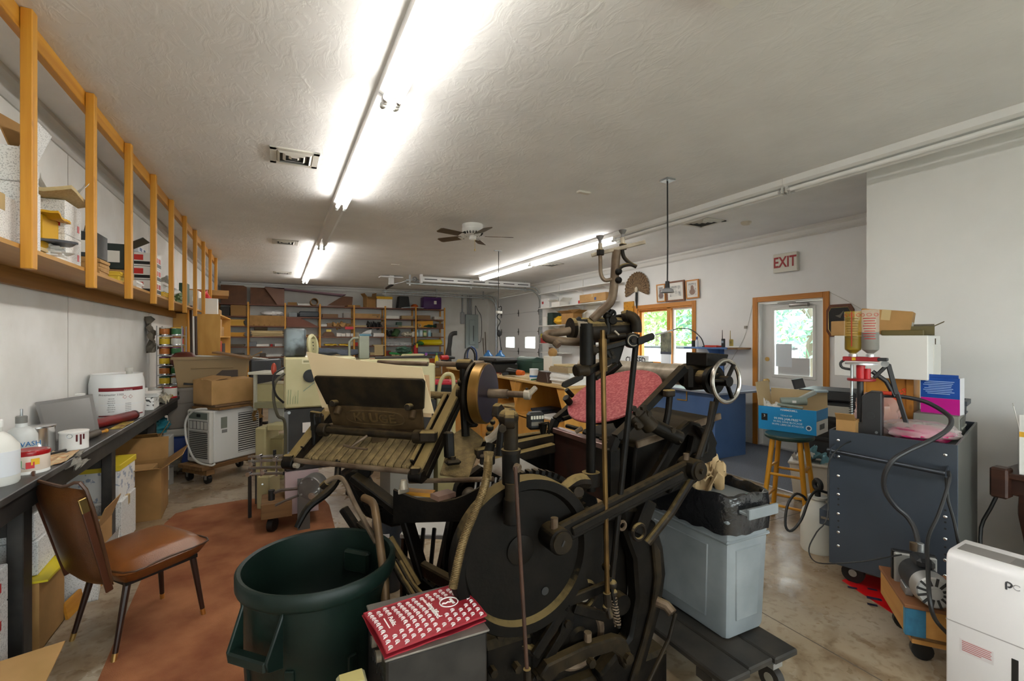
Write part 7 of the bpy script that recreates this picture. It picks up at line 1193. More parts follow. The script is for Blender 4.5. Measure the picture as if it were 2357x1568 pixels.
for k in range(14):
 u0=.02+k*.0385;fprism('board_slat',[(u0,g0,zr+.006),(u0+.034,g0,zr+.006),(u0+.034,L1,z1),(u0,L1,z1)],(0,0,.012),I_TAN,.002)
fprism('board_base',[(.0,g0,zr-.012),(.575,g0,zr-.012),(.575,L1,z1-.014),(.0,L1,z1-.014)],(0,0,.014),I_DARKPL)
fprism('rear_cross_rail',[(.0,L1+.005,z1-.01),(.575,L1+.005,z1-.01),(.575,L1+.035,z1-.01),(.0,L1+.035,z1-.01)],(0,0,.045),I_RUST)
for u0,w_ in((-.075,.05),(.575,.05)):
 sd=[(0,zr-.04),(.0,zr+.015),(.42,zr+.325),(.455,zr+.325),(.455,zr+.285),(.06,zr-.045)]
 b=B();b.prism([FP(u0,n_,z)for n_,z in sd],U*w_);ar=KP('side_arm',b,I_DUST,.005)
 b=B();b.prism([FP(u0+(w_+.001 if u0>0 else-.007),n_,z)for n_,z in[(.02,zr-.02),(.40,zr+.27),(.41,zr+.25),(.05,zr-.035)]],U*.006);KP('arm_edge',b,I_BLK,.002,par=ar)
 b=B();b.cyl(FP(u0+w_/2-.03,.0,zr-.015),FP(u0+w_/2+.03,0,zr-.015),.028,n=20);KP('arm_pivot',b,I_BLK,.004,par=ar)
 b=B();b.box(FP(u0+w_/2,-.01,zr+.01),(.04,.03,.035),-YAW);KP('rod_clamp',b,I_DUST,.005,par=ar)
b=B();b.bar(FP(.045-.07,.05,zr+.04),FP(.045-.07,.33,zr+.24),.02,.03);KP('inner_arm',b,I_DUST,.004);b=B();b.bar(FP(.56,.03,zr+.03),FP(.56,.36,zr+.28),.02,.03);KP('inner_arm',b,I_DUST,.004)
pb0,pt0=(.16,zr+.135),(.085,zr+.375);uL,uR=.035,.555
def MP(u,v,off=0):
 n_=pb0[0]+(pt0[0]-pb0[0])*v;z=pb0[1]+(pt0[1]-pb0[1])*v;nv=(N*-(pt0[1]-pb0[1])+V((0,0,1))*(pt0[0]-pb0[0])).normalized()
 return FP(u,n_,z)+nv*off
nP=(MP(0,0,1)-MP(0,0,0)).normalized()
b=B();b.prism([MP(.055,0),MP(.545,0),MP(.552,.43),MP(.048,.43)],-nP*.012);lowp=KP('name_plate',b,I_PLATE,.003)
b=B();b.prism([MP(.043,.43),MP(.558,.43),MP(.585,.95),MP(.575,1),MP(.012,1),MP(.003,.95)],-nP*.016);KP('magazine_plate',b,I_DARKPL,.003)
ov=[(.30+.155*(abs(math.cos(a))**.5)*(1 if math.cos(a)>0 else-1),.215+.135*(abs(math.sin(a))**.7)*(1 if math.sin(a)>0 else-1))for a in[2*pi*i/36 for i in range(36)]]
b=B();b.tube([MP(u,v,.0015)for u,v in ov],.003,5,closed=True);KP('raised_border',b,I_PLATE,par=lowp)
text('KLUGE',.062,plane_m(MP(.30,.215,.002),U,nP),mat('brass_lettering','6a5433',.4,.6,col2='55422a',vs=9),lowp,name='raised_lettering',ext=.004,sx=1.18,bold=.01)
for u in(.105,.50):
 b=B();c0=MP(u,.48,0);b.cyl(c0,c0+nP*.035+V((0,0,.012)),.016,n=14);KP('plate_stud',b,I_DUST,.003);b=B();b.cyl(MP(u+.01,.40,0),MP(u+.012,.30,.03),.016,n=14);KP('stud_sleeve',b,I_PLATE,.003)
kw('magazine_rod',[FP(.05,.10,zr+.125),FP(.57,.10,zr+.125)],.0165,I_DARKPL,n=16);
for u in(.045,.545):b=B();b.cyl(FP(u-.015,.10,zr+.125),FP(u+.03,.10,zr+.125),.03,n=20);KP('rod_collar',b,I_DARKPL,.004)
b=B();b.box(FP(.60,.10,zr+.13),(.075,.05,.05),-YAW);KP('rod_bracket',b,I_DUST,.008);b=B();b.box(FP(-.01,.13,zr+.15),(.05,.05,.08),-YAW);KP('rod_bracket',b,I_BLK,.008)
kw('hook_wire',[FP(.30,.085,zr+.115),FP(.275,.04,zr+.09),FP(.265,.02,zr+.075),FP(.22,.03,zr+.08)],.006,I_RUST);kw('hook_wire',[FP(.265,.02,zr+.075),FP(.34,.03,zr+.07)],.005,I_RUST)
b=B();b.box(FP(.33,.14,zr+.10),(.07,.03,.05),-YAW);KP('centre_lug',b,I_PLATE,.004)
kw('left_finger',[FP(-.02,.12,zr+.19),FP(-.01,.11,zr+.13),FP(-.005,.10,zr+.05)],[.02,.014,.008],I_BLK);b=B();b.bar(FP(-.04,.12,zr+.195),FP(.02,.12,zr+.19),.02,.025);KP('finger_clamp',b,I_DUST,.004)
for k,(lab,mt_)in enumerate([('tan card sheets standing at the back of the magazine',mat('tan_card','c0a07a',.7)),('curled cream card sheet rising above the iron magazine plate',mat('cream_card','d6bf98',.65))]):
 b=B();nx,ny=14,6;g=[]
 for j in range(ny+1):
  for i in range(nx+1):
   u=i/nx;v=j/ny
   if k==0:n_,z,uu=.165-.045*v,zr+.20+.245*v+.02*math.sin(u*3.0+2.2)*v-.035*v*u,.005+.575*u+.02*v*(u-.5)
   else:n_,z,uu=.15-.05*v-.015*(1-u)*v,zr+.22+(.25-.045*u)*v+.02*(1-u)*(1-u)*v,-.035*v+.60*u
   g.append(FP(uu,n_,z))
 o=len(g);kk=nx+1;th=N*.006;vs=g+[p+th for p in g];fs=[]
 for j in range(ny):
  for i in range(nx):a=j*kk+i;fs+=[(a,a+1,a+kk+1,a+kk),(o+a,o+a+kk,o+a+kk+1,o+a+1)]
 ed=[i for i in range(nx)]+[nx+kk*j for j in range(ny)]+[ny*kk+nx-i for i in range(nx)]+[(ny-j)*kk for j in range(ny)]
 for a,c in zip(ed,ed[1:]+ed[:1]):fs.append((a,o+a,o+c,c))
 b.add(vs,fs);O('card_stock',b,mt_,lab,'card')
b=B();b.prism([W(*p)for p in[(1012,1090,1.98),(1078,1098,1.93),(1113,1008,2.16),(1076,978,2.24),(1040,1000,2.18)]],(0,0,-.012));KP('base_plate',b,I_TAN,.003,label='base plate thick with tan paper dust')
for p in((1042,1068,1.985),(1083,982,2.2)):
 q=W(*p);b=B();b.box(q+V((0,0,.008)),(.065,.045,.02),-YAW+.4);ft_=KP('arm_foot',b,I_BLK,.008);b=B();b.cyl(q+V((0,0,.018)),q+V((0,0,.032)),.013,n=6);KP('foot_bolt',b,I_DUST,par=ft_);b=B();b.bar(q+N*.01-U*.02+V((0,0,.02)),q+N*.02-U*.03+V((0,0,.13)),.035,.05);KP('foot_web',b,I_BLK,.006,par=ft_)
kw('lower_rod',[FP(.53,.06,zr-.06),W(1135,1103,1.82)],.010,I_RUST);kw('lower_rod',[FP(.0,-.005,zr-.02),FP(-.06,-.005,zr-.02)],.013,I_STEEL)
b=B();b.cyl(FP(.55,-.02,zr-.03),FP(.55,-.02,zr-.065),.012,.02,12);wg=KP('wing_nut',b,I_STEEL);b=B();b.box(FP(.55,-.02,zr-.075),(.05,.008,.02),.3);KP('wing',b,I_STEEL,.003,par=wg)
dc2=W(1114,905,2.13);b=B();b.lathe([(0,-.03),(.125,-.03),(.138,-.024),(.138,.018),(.132,.022),(0,.022)],48,dc2,U);rd=KP('register_disc_rim',b,I_BRONZE,sm=.5);b=B();b.lathe([(0,.0221),(.131,.0221),(.131,.0235),(0,.0235)],48,dc2,U);KP('register_disc_face',b,mat('plum_steel','4c4350',.28,.85,col2='5d5563',vs=3),par=rd)
kw('disc_shaft',[dc2+U*.02,dc2+U*.115],.021,I_RUST,n=16);kw('disc_shaft',[dc2+U*.115,dc2+U*.19],.0145,I_RUST,n=14);b=B();e_=dc2+U*.19;b.cyl(e_,e_+U*.03,.022,n=16);KP('crank_collar',b,I_STEEL,.003);b=B();b.bar(e_+U*.02,e_+U*.055+V((0,0,.035)),.02,.022);KP('crank_tip',b,I_STEEL,.004);bolt(e_+U*.012+V((0,0,.02)),(0,0,1),.006,.01)
b=B();b.lathe([(0,-.012),(.118,-.012),(.142,-.008),(.142,.004),(0,.004)],40,dc2-U*.04,U);KP('disc_back_plate',b,I_BLK)
kw('upper_rod',[dc2-U*.24+V((0,0,.13)),dc2+U*.0+V((0,0,.125))],.0125,I_RUST,n=12);kw('upper_rod',[W(870,834,2.45),W(985,838,2.4)],.012,I_RUST,n=10)
b=B();b.cyl(dc2-U*.13+V((0,0,.127)),dc2-U*.06+V((0,0,.127)),.026,n=18);KP('rod_coupling',b,I_DUST,.003);b=B();b.cyl(dc2-U*.05+V((0,0,.127)),dc2-U*.0+V((0,0,.127)),.021,n=18);KP('rod_coupling',b,I_RUST,.003)
kw('disc_yoke',[dc2-U*.03+V((0,0,.13)),dc2-U*.07+V((0,0,.06)),dc2-U*.06+V((0,0,-.05)),dc2-U*.05+V((0,0,-.15))],.018,I_BLK,n=8);b=B();b.cyl(dc2-U*.125+V((0,0,.045)),dc2-U*.04+V((0,0,.045)),.019,n=16);KP('yoke_pin',b,I_DUST,.004)
kw('disc_standard',[dc2-U*.10+V((0,0,.12)),dc2-U*.10+V((0,0,-.05)),dc2-U*.09+V((0,0,-.2))],.02,I_BLK,n=8)
kw('cross_tie',[FP(.30,.40,zr+.27),FP(.58,.40,zr+.27)],.018,I_TAN,n=12);b=B();b.ring(FP(.62,.40,zr+.28),U,.04,.012,24,8);KP('tie_ring',b,I_DUST)
qd=W(1136,985,2.0);b=B();b.prism([qd+N*.0+(N*math.cos(a)+UP*math.sin(a))*r_ for a,r_ in[(rad(100),.10),(rad(80),.105),(rad(55),.10),(rad(35),.085),(rad(35),.05),(rad(90),.05),(rad(120),.06)]],U*.03);KP('quadrant',b,I_DUST,.004)
for p,r_ in(((1128,985),.016),((1125,1000),.013),((1134,972),.012)):b=B();b.ball(W(*p,1.98),r_,12,8);KP('ball_joint',b,I_DUST)
kt('crank_handle',[(1118,1015,1.90),(1132,1008,1.90),(1150,990,1.88),(1160,975,1.87)],.017,I_STEEL,sm=3);kt('clamp_stem',[(1157,985,1.85),(1150,1005,1.85)],.01,I_DUST)
PT=1.52
b=B();b.cyl(W(1176,1060,PT),W(1176,962,PT),.0235,n=22);KP('pivot_column',b,I_DARKPL);b=B();b.cyl(W(1176,1115,PT),W(1176,1038,PT),.029,n=22);KP('column_socket',b,I_BLK,.003);b=B();b.cyl(W(1176,1042,PT),W(1176,1034,PT),.032,n=22);KP('socket_rim',b,I_DUST)
b=B();b.ball(W(1170,962,PT),(.034,.034,.03),18,12);KP('column_head',b,I_DUST);b=B();b.cyl(W(1176,958,PT),W(1176,942,PT),.014,n=14);KP('head_stem',b,I_BLK);b=B();b.cyl(W(1160,966,PT-.02),W(1186,966,PT-.02),.03,n=18);KP('head_barrel',b,I_DUST,.004);bolt(W(1157,985,PT-.03),-FW,.013,.02)
b=B();b.cyl(W(1177,1150,PT-.02),W(1177,1112,PT-.02),.021,n=18);KP('lower_socket',b,I_DARKPL);b=B();b.cyl(W(1177,1205,PT-.0),W(1177,1145,PT-.0),.027,n=18);KP('disc_bracket',b,I_BLK,.003);b=B();b.cyl(W(1185,1075,PT-.05),W(1196,1080,PT-.06),.014,n=12);KP('set_screw',b,I_RUST,.002)
kt('side_link',[(1148,1050,1.6),(1152,1000,1.62),(1160,960,1.64)],.012,I_BLK)
hp=[(1124,1050,1.55),(1122,1085,1.53),(1112,1130,1.50),(1090,1185,1.47),(1068,1240,1.44),(1053,1300,1.41),(1042,1355,1.39)]
b=B();hpts=[W(*p)for p in hp];b.tube(hpts,.0115,10,sm=6);hs=KP('flexible_hose',b,mat('ribbed_hose','5f4d2f',.45,.6,col2='7a6541',vs=14))
tp=B();tp.tube(hpts,.001,3,sm=16);cen=[sum((tp.v[i*3+j]for j in range(3)),V((0,0,0)))/3 for i in range(len(tp.v)//3)]
b=B()
for i in range(8,len(cen)-1):b.ring(cen[i],cen[i+1]-cen[i-1],.0118,.0022,12,5)
KP('hose_ribs',b,mat('ribbed_hose','5f4d2f',.45,.6),par=hs,kind='stuff')
kt('hose_nozzle',[(1121,1105,1.52),(1124,1060,1.55),(1125,1040,1.56)],[.0125,.016,.018],I_TAN);b=B();b.cyl(W(1122,1050,1.56),W(1130,1022,1.58),.016,n=12);KP('nozzle_cap',b,I_BLK,.002);b=B();b.box(W(1122,1058,1.56),(.05,.03,.03),-YAW);KP('nozzle_clamp',b,I_BLK,.004)
b=B();pn_=[];nseg=10
for i in range(nseg+1):a=i/nseg;pn_.append((905+205*a,1128+34*math.sin(pi*a*.9)-20*a*a,1205-6*a))
tp_=[W(x,y0,1.95)for x,y0,_ in pn_];bt_=[W(x,y1,1.95)for x,_,y1 in pn_];b.prism(tp_+bt_[::-1],FW*.02);KP('curved_pan_front',b,I_BLK)
b=B();b.prism([W(912,1195,1.97),W(1108,1192,1.97),W(1100,1150,2.25),W(925,1150,2.25)],(0,0,.01));KP('pan_floor',b,I_BLK)
for pa,ta,pb,tb_,wv in[((815,1095),2.05,(925,1180),2.0,.07),((925,1160),2.0,(975,1330),1.95,.07),((868,1185),2.1,(810,1090),2.15,.06),((805,1130),2.2,(880,1165),2.05,.05),((790,1170),2.25,(850,1260),2.2,.045)]:b=B();b.bar(W(*pa,ta),W(*pb,tb_),.03,wv,N);KP('feeder_leg',b,I_BLK,.005)
ky_=[(790,1095),(815,1085),(850,1100),(868,1135),(930,1190),(960,1205),(900,1215),(840,1190),(805,1150)]
b=B();b.prism([W(*p,2.12)for p in ky_],FW*.03);KP('feeder_bracket',b,I_BLK,.008)
for p in((812,1102),(838,1088),(826,1115)):q=W(*p,2.06);b=B();b.cyl(q+FW*.05,q,.03,n=18);KP('pivot_boss',b,I_BLK,.004)
kt('dark_lever',[(683,1215,1.86),(710,1168,1.90),(752,1135,1.96),(775,1105,2.02),(778,1060,2.08)],[.011,.015,.017,.015,.012],I_BLK,sm=4)
kt('rusty_bent_rod',[(740,1122,1.90),(757,1106,1.90),(780,1099,1.90),(795,1112,1.88),(812,1150,1.86),(836,1195,1.83),(866,1250,1.80)],.0095,I_RUST,sm=4)
b=B();b.cyl(W(741,1121,1.90),W(752,1111,1.90),.014,n=10);KP('rod_ferrule',b,I_DUST)
kt('tan_bent_tube',[(838,1146,1.92),(858,1158,1.86),(866,1190,1.80),(874,1250,1.74),(884,1330,1.68),(888,1400,1.62)],.0155,mat('tan_tube','6d5433',.5,.3,col2='4b3a26',vs=6),sm=4,n=12)
for k in range(4):kt('gripper_finger',[(893+9*k,1280+4*k,1.86),(920+10*k,1330+5*k,1.82),(945+10*k,1372,1.78)],.008,I_DUST if k%2 else I_BLK)
b=B();b.tube([W(895,1240,1.95),W(925,1290,1.92),W(960,1350,1.88)],.02,8);KP('gripper_bar',b,I_DUST)
for x in(975,1000,1030):b=B();b.bar(W(x,1215,2.2),W(x-12,1345,2.1),.015,.03);KP('inner_link',b,I_BLK,.003)
b=B();b.bar(W(960,1300,2.0),W(1050,1350,1.75),.04,.05);KP('floor_beam',b,I_BLK,.006);b=B();b.bar(W(820,1210,2.25),W(1000,1360,2.1),.05,.06);KP('floor_beam',b,I_BLK,.006)
b=B();b.bar(W(920,1130,2.04),W(998,1137,2.02),.05,.016);O('wood_stick',b,M_PINEX,'light wooden stick lying in the black feeder pan','stick');b=B();b.box(W(1020,1140,2.0),(.09,.06,.02),.3);O('wood_block',b,mat('red_block','8a6a5a',.6),'small brown type block in the feeder pan','block')
st=W(1010,1205,2.55);m=TR(st.x,st.y,0,rad(-30));r=T('steel_stand','small white-topped steel stand beneath the feeder','stand',m);zt=st.z;b=B(m);b.box((0,0,zt-.012),(.34,.30,.024));P('top',b,C('b9b7b2',.5),r,.004)
for sx in(-1,1):
 for sy in(-1,1):b=B(m);b.bar((sx*.15,sy*.13,zt-.025),(sx*.16,sy*.14,0),.025,.025);P('leg',b,I_BLK,r)
bc=W(893,1190,2.9);r=T('steel_canister','dark ribbed canister with white label under the feeder','canister',(bc.x,bc.y,0));b=B();b.lathe([(0,.0),(.09,0),(.095,.02),(.095,.42),(.08,.45),(0,.45)],24,(bc.x,bc.y,0));P('body',b,C('2b3038',.4),r);b=B();b.lathe([(.0955,.22),(.0965,.221),(.0965,.36),(.0955,.361)],20,(bc.x,bc.y,0),a0=3.6,a1=4.6);P('label',b,C('d8d8da',.5),r)
b=B();b.cyl((bc.x-.2,bc.y+.05,0),(bc.x-.2,bc.y+.05,.3),.09,n=20);O('blue_canister',b,C('1c3f8f',.4),'dark blue canister glimpsed under the feeder','canister',bev=.01)
mb=T('control_box','grey perforated steel control box in the foreground','control box',(.40,1.40,0));bzt=.68
b=B();b.bb((.255,1.252,0),(.545,1.532,bzt));P('cabinet',b,mat('scratched_grey_steel','1d1b19',.45,.3,col2='33302d',vs=9,detail=8),mb,.006);b=B();b.bb((.250,1.247,bzt),(.550,1.537,bzt+.006));P('lid',b,mat('worn_lid','55514a',.4,.5,col2='77716a',vs=8),mb,.002)
for k in range(6):
 for j in range(3):b=B();b.cyl((.2552,1.30+.03*k,bzt-.05-.024*j-.012*(k%2)),(.2535,1.30+.03*k,bzt-.05-.024*j-.012*(k%2)),.007,n=10);P('vent_hole',b,M_BLACK,mb)
for y in(1.33,1.40):b=B();b.cyl((.255,y,bzt-.03),(.242,y,bzt-.03),.016,n=16);sc_=P('terminal_screw',b,I_STEEL,mb);b=B();b.box((.2415,y,bzt-.03),(.002,.004,.026));P('slot',b,M_BLACK,sc_)
p=W(822,1560,1.25);r=T('switch_box','small beige switch box beside the control box','switch box',(p.x,p.y,0));m=TR(p.x,p.y,0,0);b=B(m);b.box((-.01,.03,.305),(.075,.06,.61));P('housing',b,mat('beige_enamel','8f8a6a',.45),r,.006);b=B(m);b.box((-.01,.03,.6115),(.06,.045,.003));P('yellow_top',b,C('a89c5e',.5),r)
bg0=V((.394,1.378,bzt+.0065));m=M.Translation(bg0)@M.Rotation(rad(-84),4,'Z')@M.Diagonal((.775,.835,1,1));r=T('tote_bag','folded red patterned shopping bag lying on the control box','shopping bag',m);redb=mat('red_nonwoven','8f1423',.6,bump=.1,bs=400)
def bag_z(x,y):return.020+.008*math.sin(x*16+1)+.010*y
b=B(m);nx,ny=10,12;g=[]
for j in range(ny+1):
 for i in range(nx+1):x,y=(i/nx-.5)*.285,(j/ny-.5)*.36;g.append((x,y,bag_z(x,y)))
o=len(g);kk=nx+1;vs=g+[(x,y,z-.004)for x,y,z in g];fs=[]
for j in range(ny):
 for i in range(nx):a=j*kk+i;fs+=[(a,a+1,a+kk+1,a+kk),(o+a,o+a+kk,o+a+kk+1,o+a+1)]
ed=[i for i in range(nx)]+[nx+kk*j for j in range(ny)]+[ny*kk+nx-i for i in range(nx)]+[(ny-j)*kk for j in range(ny)]
for a,c in zip(ed,ed[1:]+ed[:1]):fs.append((a,o+a,o+c,c))
b.add(vs,fs);tp2=P('front_panel',b,redb,r)
b=B(m);b.sheet((-.005,-.003,0),.29,.365,.004,.006,3,8,8,4);P('back_panel',b,redb,r);b=B(m);b.sheet((.0,.0,.008),.26,.345,.004,.004,3,8,8,7);P('gusset',b,mat('red_dark','6d0e1a',.6),r)
b=B(m);ring_=[(-.1425,-.18),(.1425,-.18),(.1425,.18),(-.1425,.18)]
for(x0,y0),(x1,y1)in zip(ring_,ring_[1:]+ring_[:1]):b.tube([(x0+(x1-x0)*i/6,y0+(y1-y0)*i/6,bag_z(x0+(x1-x0)*i/6,y0+(y1-y0)*i/6))for i in range(7)],.0032,5)
P('edge_binding',b,redb,r,kind='stuff')
wm=mat('white_print',(.86,.84,.82),.6)
b=B(m)
for j in range(13):
 for i in range(10):
  x=-.125+i*.028+(.014 if j%2 else 0);y=-.163+j*.0275
  if abs(x)>.132 or(-.03<x<.035 and-.05<y<.145 and 0):continue
  if-.045<y<.02 and-.085<x<.10 and 0:continue
  if(abs(x-.0)<.055 and abs(y-.095)<.045)or(abs(x+.0)<.10 and abs(y-.028)<.018)or(abs(x)<.06 and abs(y+.122)<.02):continue
  z=bag_z(x,y)+.0008
  b.tube([(x+.008*math.cos(a),y+.007*math.sin(a),z)for a in[2*pi*k/8 for k in range(8)]],.0011,4,closed=True);b.tube([(x+.004*math.cos(a),y+.003*math.sin(a),z)for a in[2*pi*k/6 for k in range(6)]],.0009,4,closed=True);b.tube([(x+.007,y-.006,z),(x+.013,y-.011,z),(x+.010,y-.003,z)],.0009,4)
P('rose_print',b,wm,tp2,kind='stuff')
zc=bag_z(0,.095)+.001;lx,ly=V((0,-1,0)),V((1,0,0))
b=B(m);b.tube([(.034*math.cos(a),.095+.034*math.sin(a),zc)for a in[2*pi*k/28 for k in range(28)]],.0022,5,closed=True);lg_=P('logo_roundel',b,wm,tp2);b=B(m);b.box((0,.108,zc),(.040,.010,.0015));P('logo_bar',b,wm,tp2);b=B(m);b.tube([(.003*math.sin(i*1.6),.104-.0045*i,zc)for i in range(9)],.0026,5);P('logo_corkscrew',b,wm,tp2);b=B(m);b.box((.0,-.138,bag_z(0,-.138)+.001),(.07,.004,.0008));P('small_print',b,wm,tp2)
fm=m@TR(.0,.030,bag_z(0,.03)+.0012,0);text('wine',.020,m@TR(-.075,.030,bag_z(-.07,.03)+.001),wm,tp2,ext=.0003);text('simplified.',.030,m@TR(.022,.027,bag_z(.02,.03)+.0015),wm,tp2,ext=.0003,bold=.015);text('Publix.',.024,m@TR(.0,-.118,bag_z(0,-.118)+.0012),wm,tp2,ext=.0003,bold=.01)
tc_=V((.134,1.83,0));r=T('trash_can','large round dark green plastic trash can by the press','trash can',tc_);gcm=mat('green_plastic','0b1713',.45,spec=.3,col2='11211b',vs=5,bump=.05,bs=60)
b=B();b.lathe([(r_*.91,z_)for r_,z_ in[(0,.0),(.225,0),(.232,.01),(.275,.68),(.288,.685),(.293,.695),(.293,.735),(.285,.742),(.272,.738),(.268,.70),(.262,.60),(.255,.45),(.249,.445),(.225,.02),(0,.02)]],64,tc_);P('body',b,gcm,r,sm=.9)
for a in(rad(-136),rad(44)):
 d=V((math.cos(a),math.sin(a),0));s=V((-math.sin(a),math.cos(a),0));c0=tc_+d*.248
 for sg in(-1,1):b=B();b.prism([c0+s*sg*.075+V((0,0,.69)),c0+s*sg*.075+V((0,0,.52)),c0+d*.055+s*sg*.07+V((0,0,.54)),c0+d*.06+s*sg*.07+V((0,0,.57))],s*sg*.012);P('handle_web',b,gcm,r,.003)
 b=B();b.bar(c0+d*.045-s*.075+V((0,0,.555)),c0+d*.045+s*.075+V((0,0,.555)),.035,.035);P('handle_bar',b,gcm,r,.006)
 b=B();b.bar(c0-d*.035-s*.06+V((0,0,.63)),c0-d*.035+s*.06+V((0,0,.63)),.03,.09);P('handle_recess',b,gcm,r,.01)
for k in range(8):a=rad(20+45*k);d=V((math.cos(a),math.sin(a),0));b=B();b.bar(tc_+d*.211+V((0,0,.03)),tc_+d*.242+V((0,0,.5)),.03,.012,d);P('body_rib',b,gcm,r,.003)
b=B();q=W(675,1340,1.55);b.box(V((.06,1.76,.47)),(.15,.10,.02),.35,M.Rotation(.3,3,'Z')@M.Rotation(.5,3,'X'));O('blue_packet',b,C('4f9fd0',.4),'pale blue packet inside the green trash can','packet');lump((.134,1.82,.23),(.19,.19,.22),'crumpled paper waste heaped inside the green trash can',mat('waste',(.5,.45,.38),.8,col2=(.15,.14,.12),vs=8),.3,3,5,'paper_waste','waste')
b=B();b.box(V((.19,1.73,.45)),(.09,.05,.04),.2,M.Rotation(.5,3,'Y'));O('tan_scrap',b,M_CARD2,'small tan scrap inside the green trash can','scrap')
bm0=TR(1.872,1.668,.205);r=T('slim_bin','grey rectangular waste bin with a black liner on a dolly','waste bin',bm0);gb=mat('grey_blue_plastic','84898c',.45,col2='6d7376',vs=4,detail=7)
b=B(bm0);b.taper((0,0,0),(.25,.51),(.285,.555),.60);P('body',b,gb,r,.025,seg=2)
def bwall(z,s=1):return(.125+.0175*z/.6,.255+.0225*z/.6)
for zz in(.44,.53):
 b=B(bm0);hx,hy=bwall(zz);b.box((0,0,zz),(hx*2+.010,hy*2+.010,.016));P('body_step',b,gb,r,.006)
b=B(bm0);b.prism([(-.123,-.15,.06),(-.123,.15,.06),(-.134,.17,.40),(-.134,-.17,.40)],(-.008,0,0));P('side_panel',b,gb,r,.004)
b=B(bm0);b.prism([(-.07,-.255,.08),(.07,-.255,.08),(.085,-.266,.40),(-.085,-.266,.40)],(0,-.008,0));P('end_panel',b,gb,r,.004)
for s in(-1,1):
 b=B(bm0);y=s*.28;b.prism([(-.10,y,.575),(.10,y,.575),(.085,y+s*.06,.565),(-.085,y+s*.06,.565)],(0,0,.014));hd_=P('handle',b,gb,r,.003);b=B(bm0);b.box((0,y+s*.06,.58),(.19,.014,.045));P('handle_lip',b,gb,hd_,.003)
lin=mat('black_liner',(.012,.012,.013),.18,spec=.7,bump=.6,bs=26);b=B(bm0);rim=[]
n_=72
def rrect(hx,hy,a):
 c,s=math.cos(a),math.sin(a);k=(abs(c/hx)**6+abs(s/hy)**6)**(-1/6);return c*k,s*k
prof=[(1.07,.49),(1.085,.535),(1.075,.60),(1.06,.635),(1.0,.64),(.95,.62),(.92,.55),(.90,.42)];vs=[]
for j,(k,z)in enumerate(prof):
 for i in range(n_):
  a=2*pi*i/n_;x,y=rrect(.142*k+(.004 if j else 0),.278*k,a);w_=.006*noise.noise(V((x*40,y*40,j*3)));vs.append((x+w_,y+w_,z+.018*noise.noise(V((x*16,y*16,j*1.0)))-(.02 if j==0 else 0)))
b.add(vs,[(j*n_+i,j*n_+(i+1)%n_,(j+1)*n_+(i+1)%n_,(j+1)*n_+i)for j in range(len(prof)-1)for i in range(n_)]);P('bin_liner',b,lin,r,sm=1.0,label='shiny black bin liner folded over the rim')
b=B(bm0);b.taper((0,0,.40),(.22,.48),(.23,.49),.012);P('waste_level',b,mat('waste2',(.25,.23,.2),.8),r)
c0=bm0 .translation
rag(c0+V((.0,.02,.655)),.22,.26,'crumpled brown paper towels heaped in the grey bin',mat('paper_towel','b59a72',.85,col2='a58a62',vs=8),.16,3.2,4,.6,'paper_towels','paper towels',n=26);rag(c0+V((.0,.15,.70)),.15,.16,'upright brown paper towel poking out of the grey bin',mat('paper_towel','b59a72',.85),.06,2.6,9,.2,'paper_towel','paper towel',n=12,R=M.Rotation(.4,3,'Z')@M.Rotation(-1.2,3,'X'));rag(c0+V((-.04,-.02,.68)),.13,.14,'rolled brown paper towel at the front of the grey bin',mat('paper_towel','b59a72',.85),.09,4,12,.9,'paper_towel','paper towel',n=20)
rag(c0+V((-.03,.16,.62)),.14,.2,'grey plastic wrap in the grey bin',C('8d9094',.3),.12,3,2,.2,'plastic_wrap','wrap',n=16)
r=T('bin_dolly','black wooden plank dolly on casters under the grey bin','dolly',(1.75,1.62,0));dk=mat('black_planks',(.010,.009,.008),.55,col2=(.035,.029,.022),vs=8,detail=8)
for k in range(3):b=B();x0=1.545+.15*k;b.bb((x0,1.25+.01*(k==1),.175),(x0+.145,2.02,.204));P('deck_plank',b,dk,r,.006)
for y in(1.36,1.9):b=B();b.bb((1.55,y-.04,.135),(1.98,y+.04,.174));P('cross_cleat',b,dk,r)
for x in(1.60,1.93):
 for y in(1.33,1.93):b=B();b.cyl((x-.018,y,.052),(x+.018,y,.052),.05,n=18);cw=P('caster_wheel',b,C('2a2622',.5),r);b=B();b.cyl((x-.02,y,.052),(x+.02,y,.052),.022,n=14);P('caster_hub',b,C('8d8577',.5),cw);b=B();b.box((x,y,.12),(.06,.06,.025));P('caster_plate',b,M_STEEL,cw)
b=B();b.prism([(2.02,1.47,0),(2.04,1.60,0),(1.995,1.63,.58),(1.99,1.53,.58)],(.012,0,0));O('leaning_board',b,C('a9a08c',.6),'pale board leaning against the back of the grey bin','board')
ca_=math.atan2(.2545,.967);CM=TR(3.25,1.18,0,ca_);cl,cw_,cz0,cz1=1.06,.59,.125,.96
cgm=mat('slate_steel','3d444e',.38,.35,col2='454c57',vs=2);cgd=mat('slate_inside','2c3036',.5)
r=T('utility_cart','slate-grey steel utility cart with a push bar, loaded on top','cart',CM)
def cpn(nm,a,c,mt=cgm,bev=.002):b=B(CM);b.bb(a,c);return P(nm,b,mt,r,bev)
fp=cpn('front_panel',(0,0,cz0),(.012,cw_,cz1));cpn('side_panel',(.0125,0,cz0),(cl,.012,cz1),mat('grey_side_panel','5a5a56',.45,.3));cpn('side_panel',(.0125,cw_-.012,cz0),(cl,cw_,cz1));cpn('rear_panel',(cl-.012,.0125,cz0),(cl-.0005,cw_-.0125,cz1))
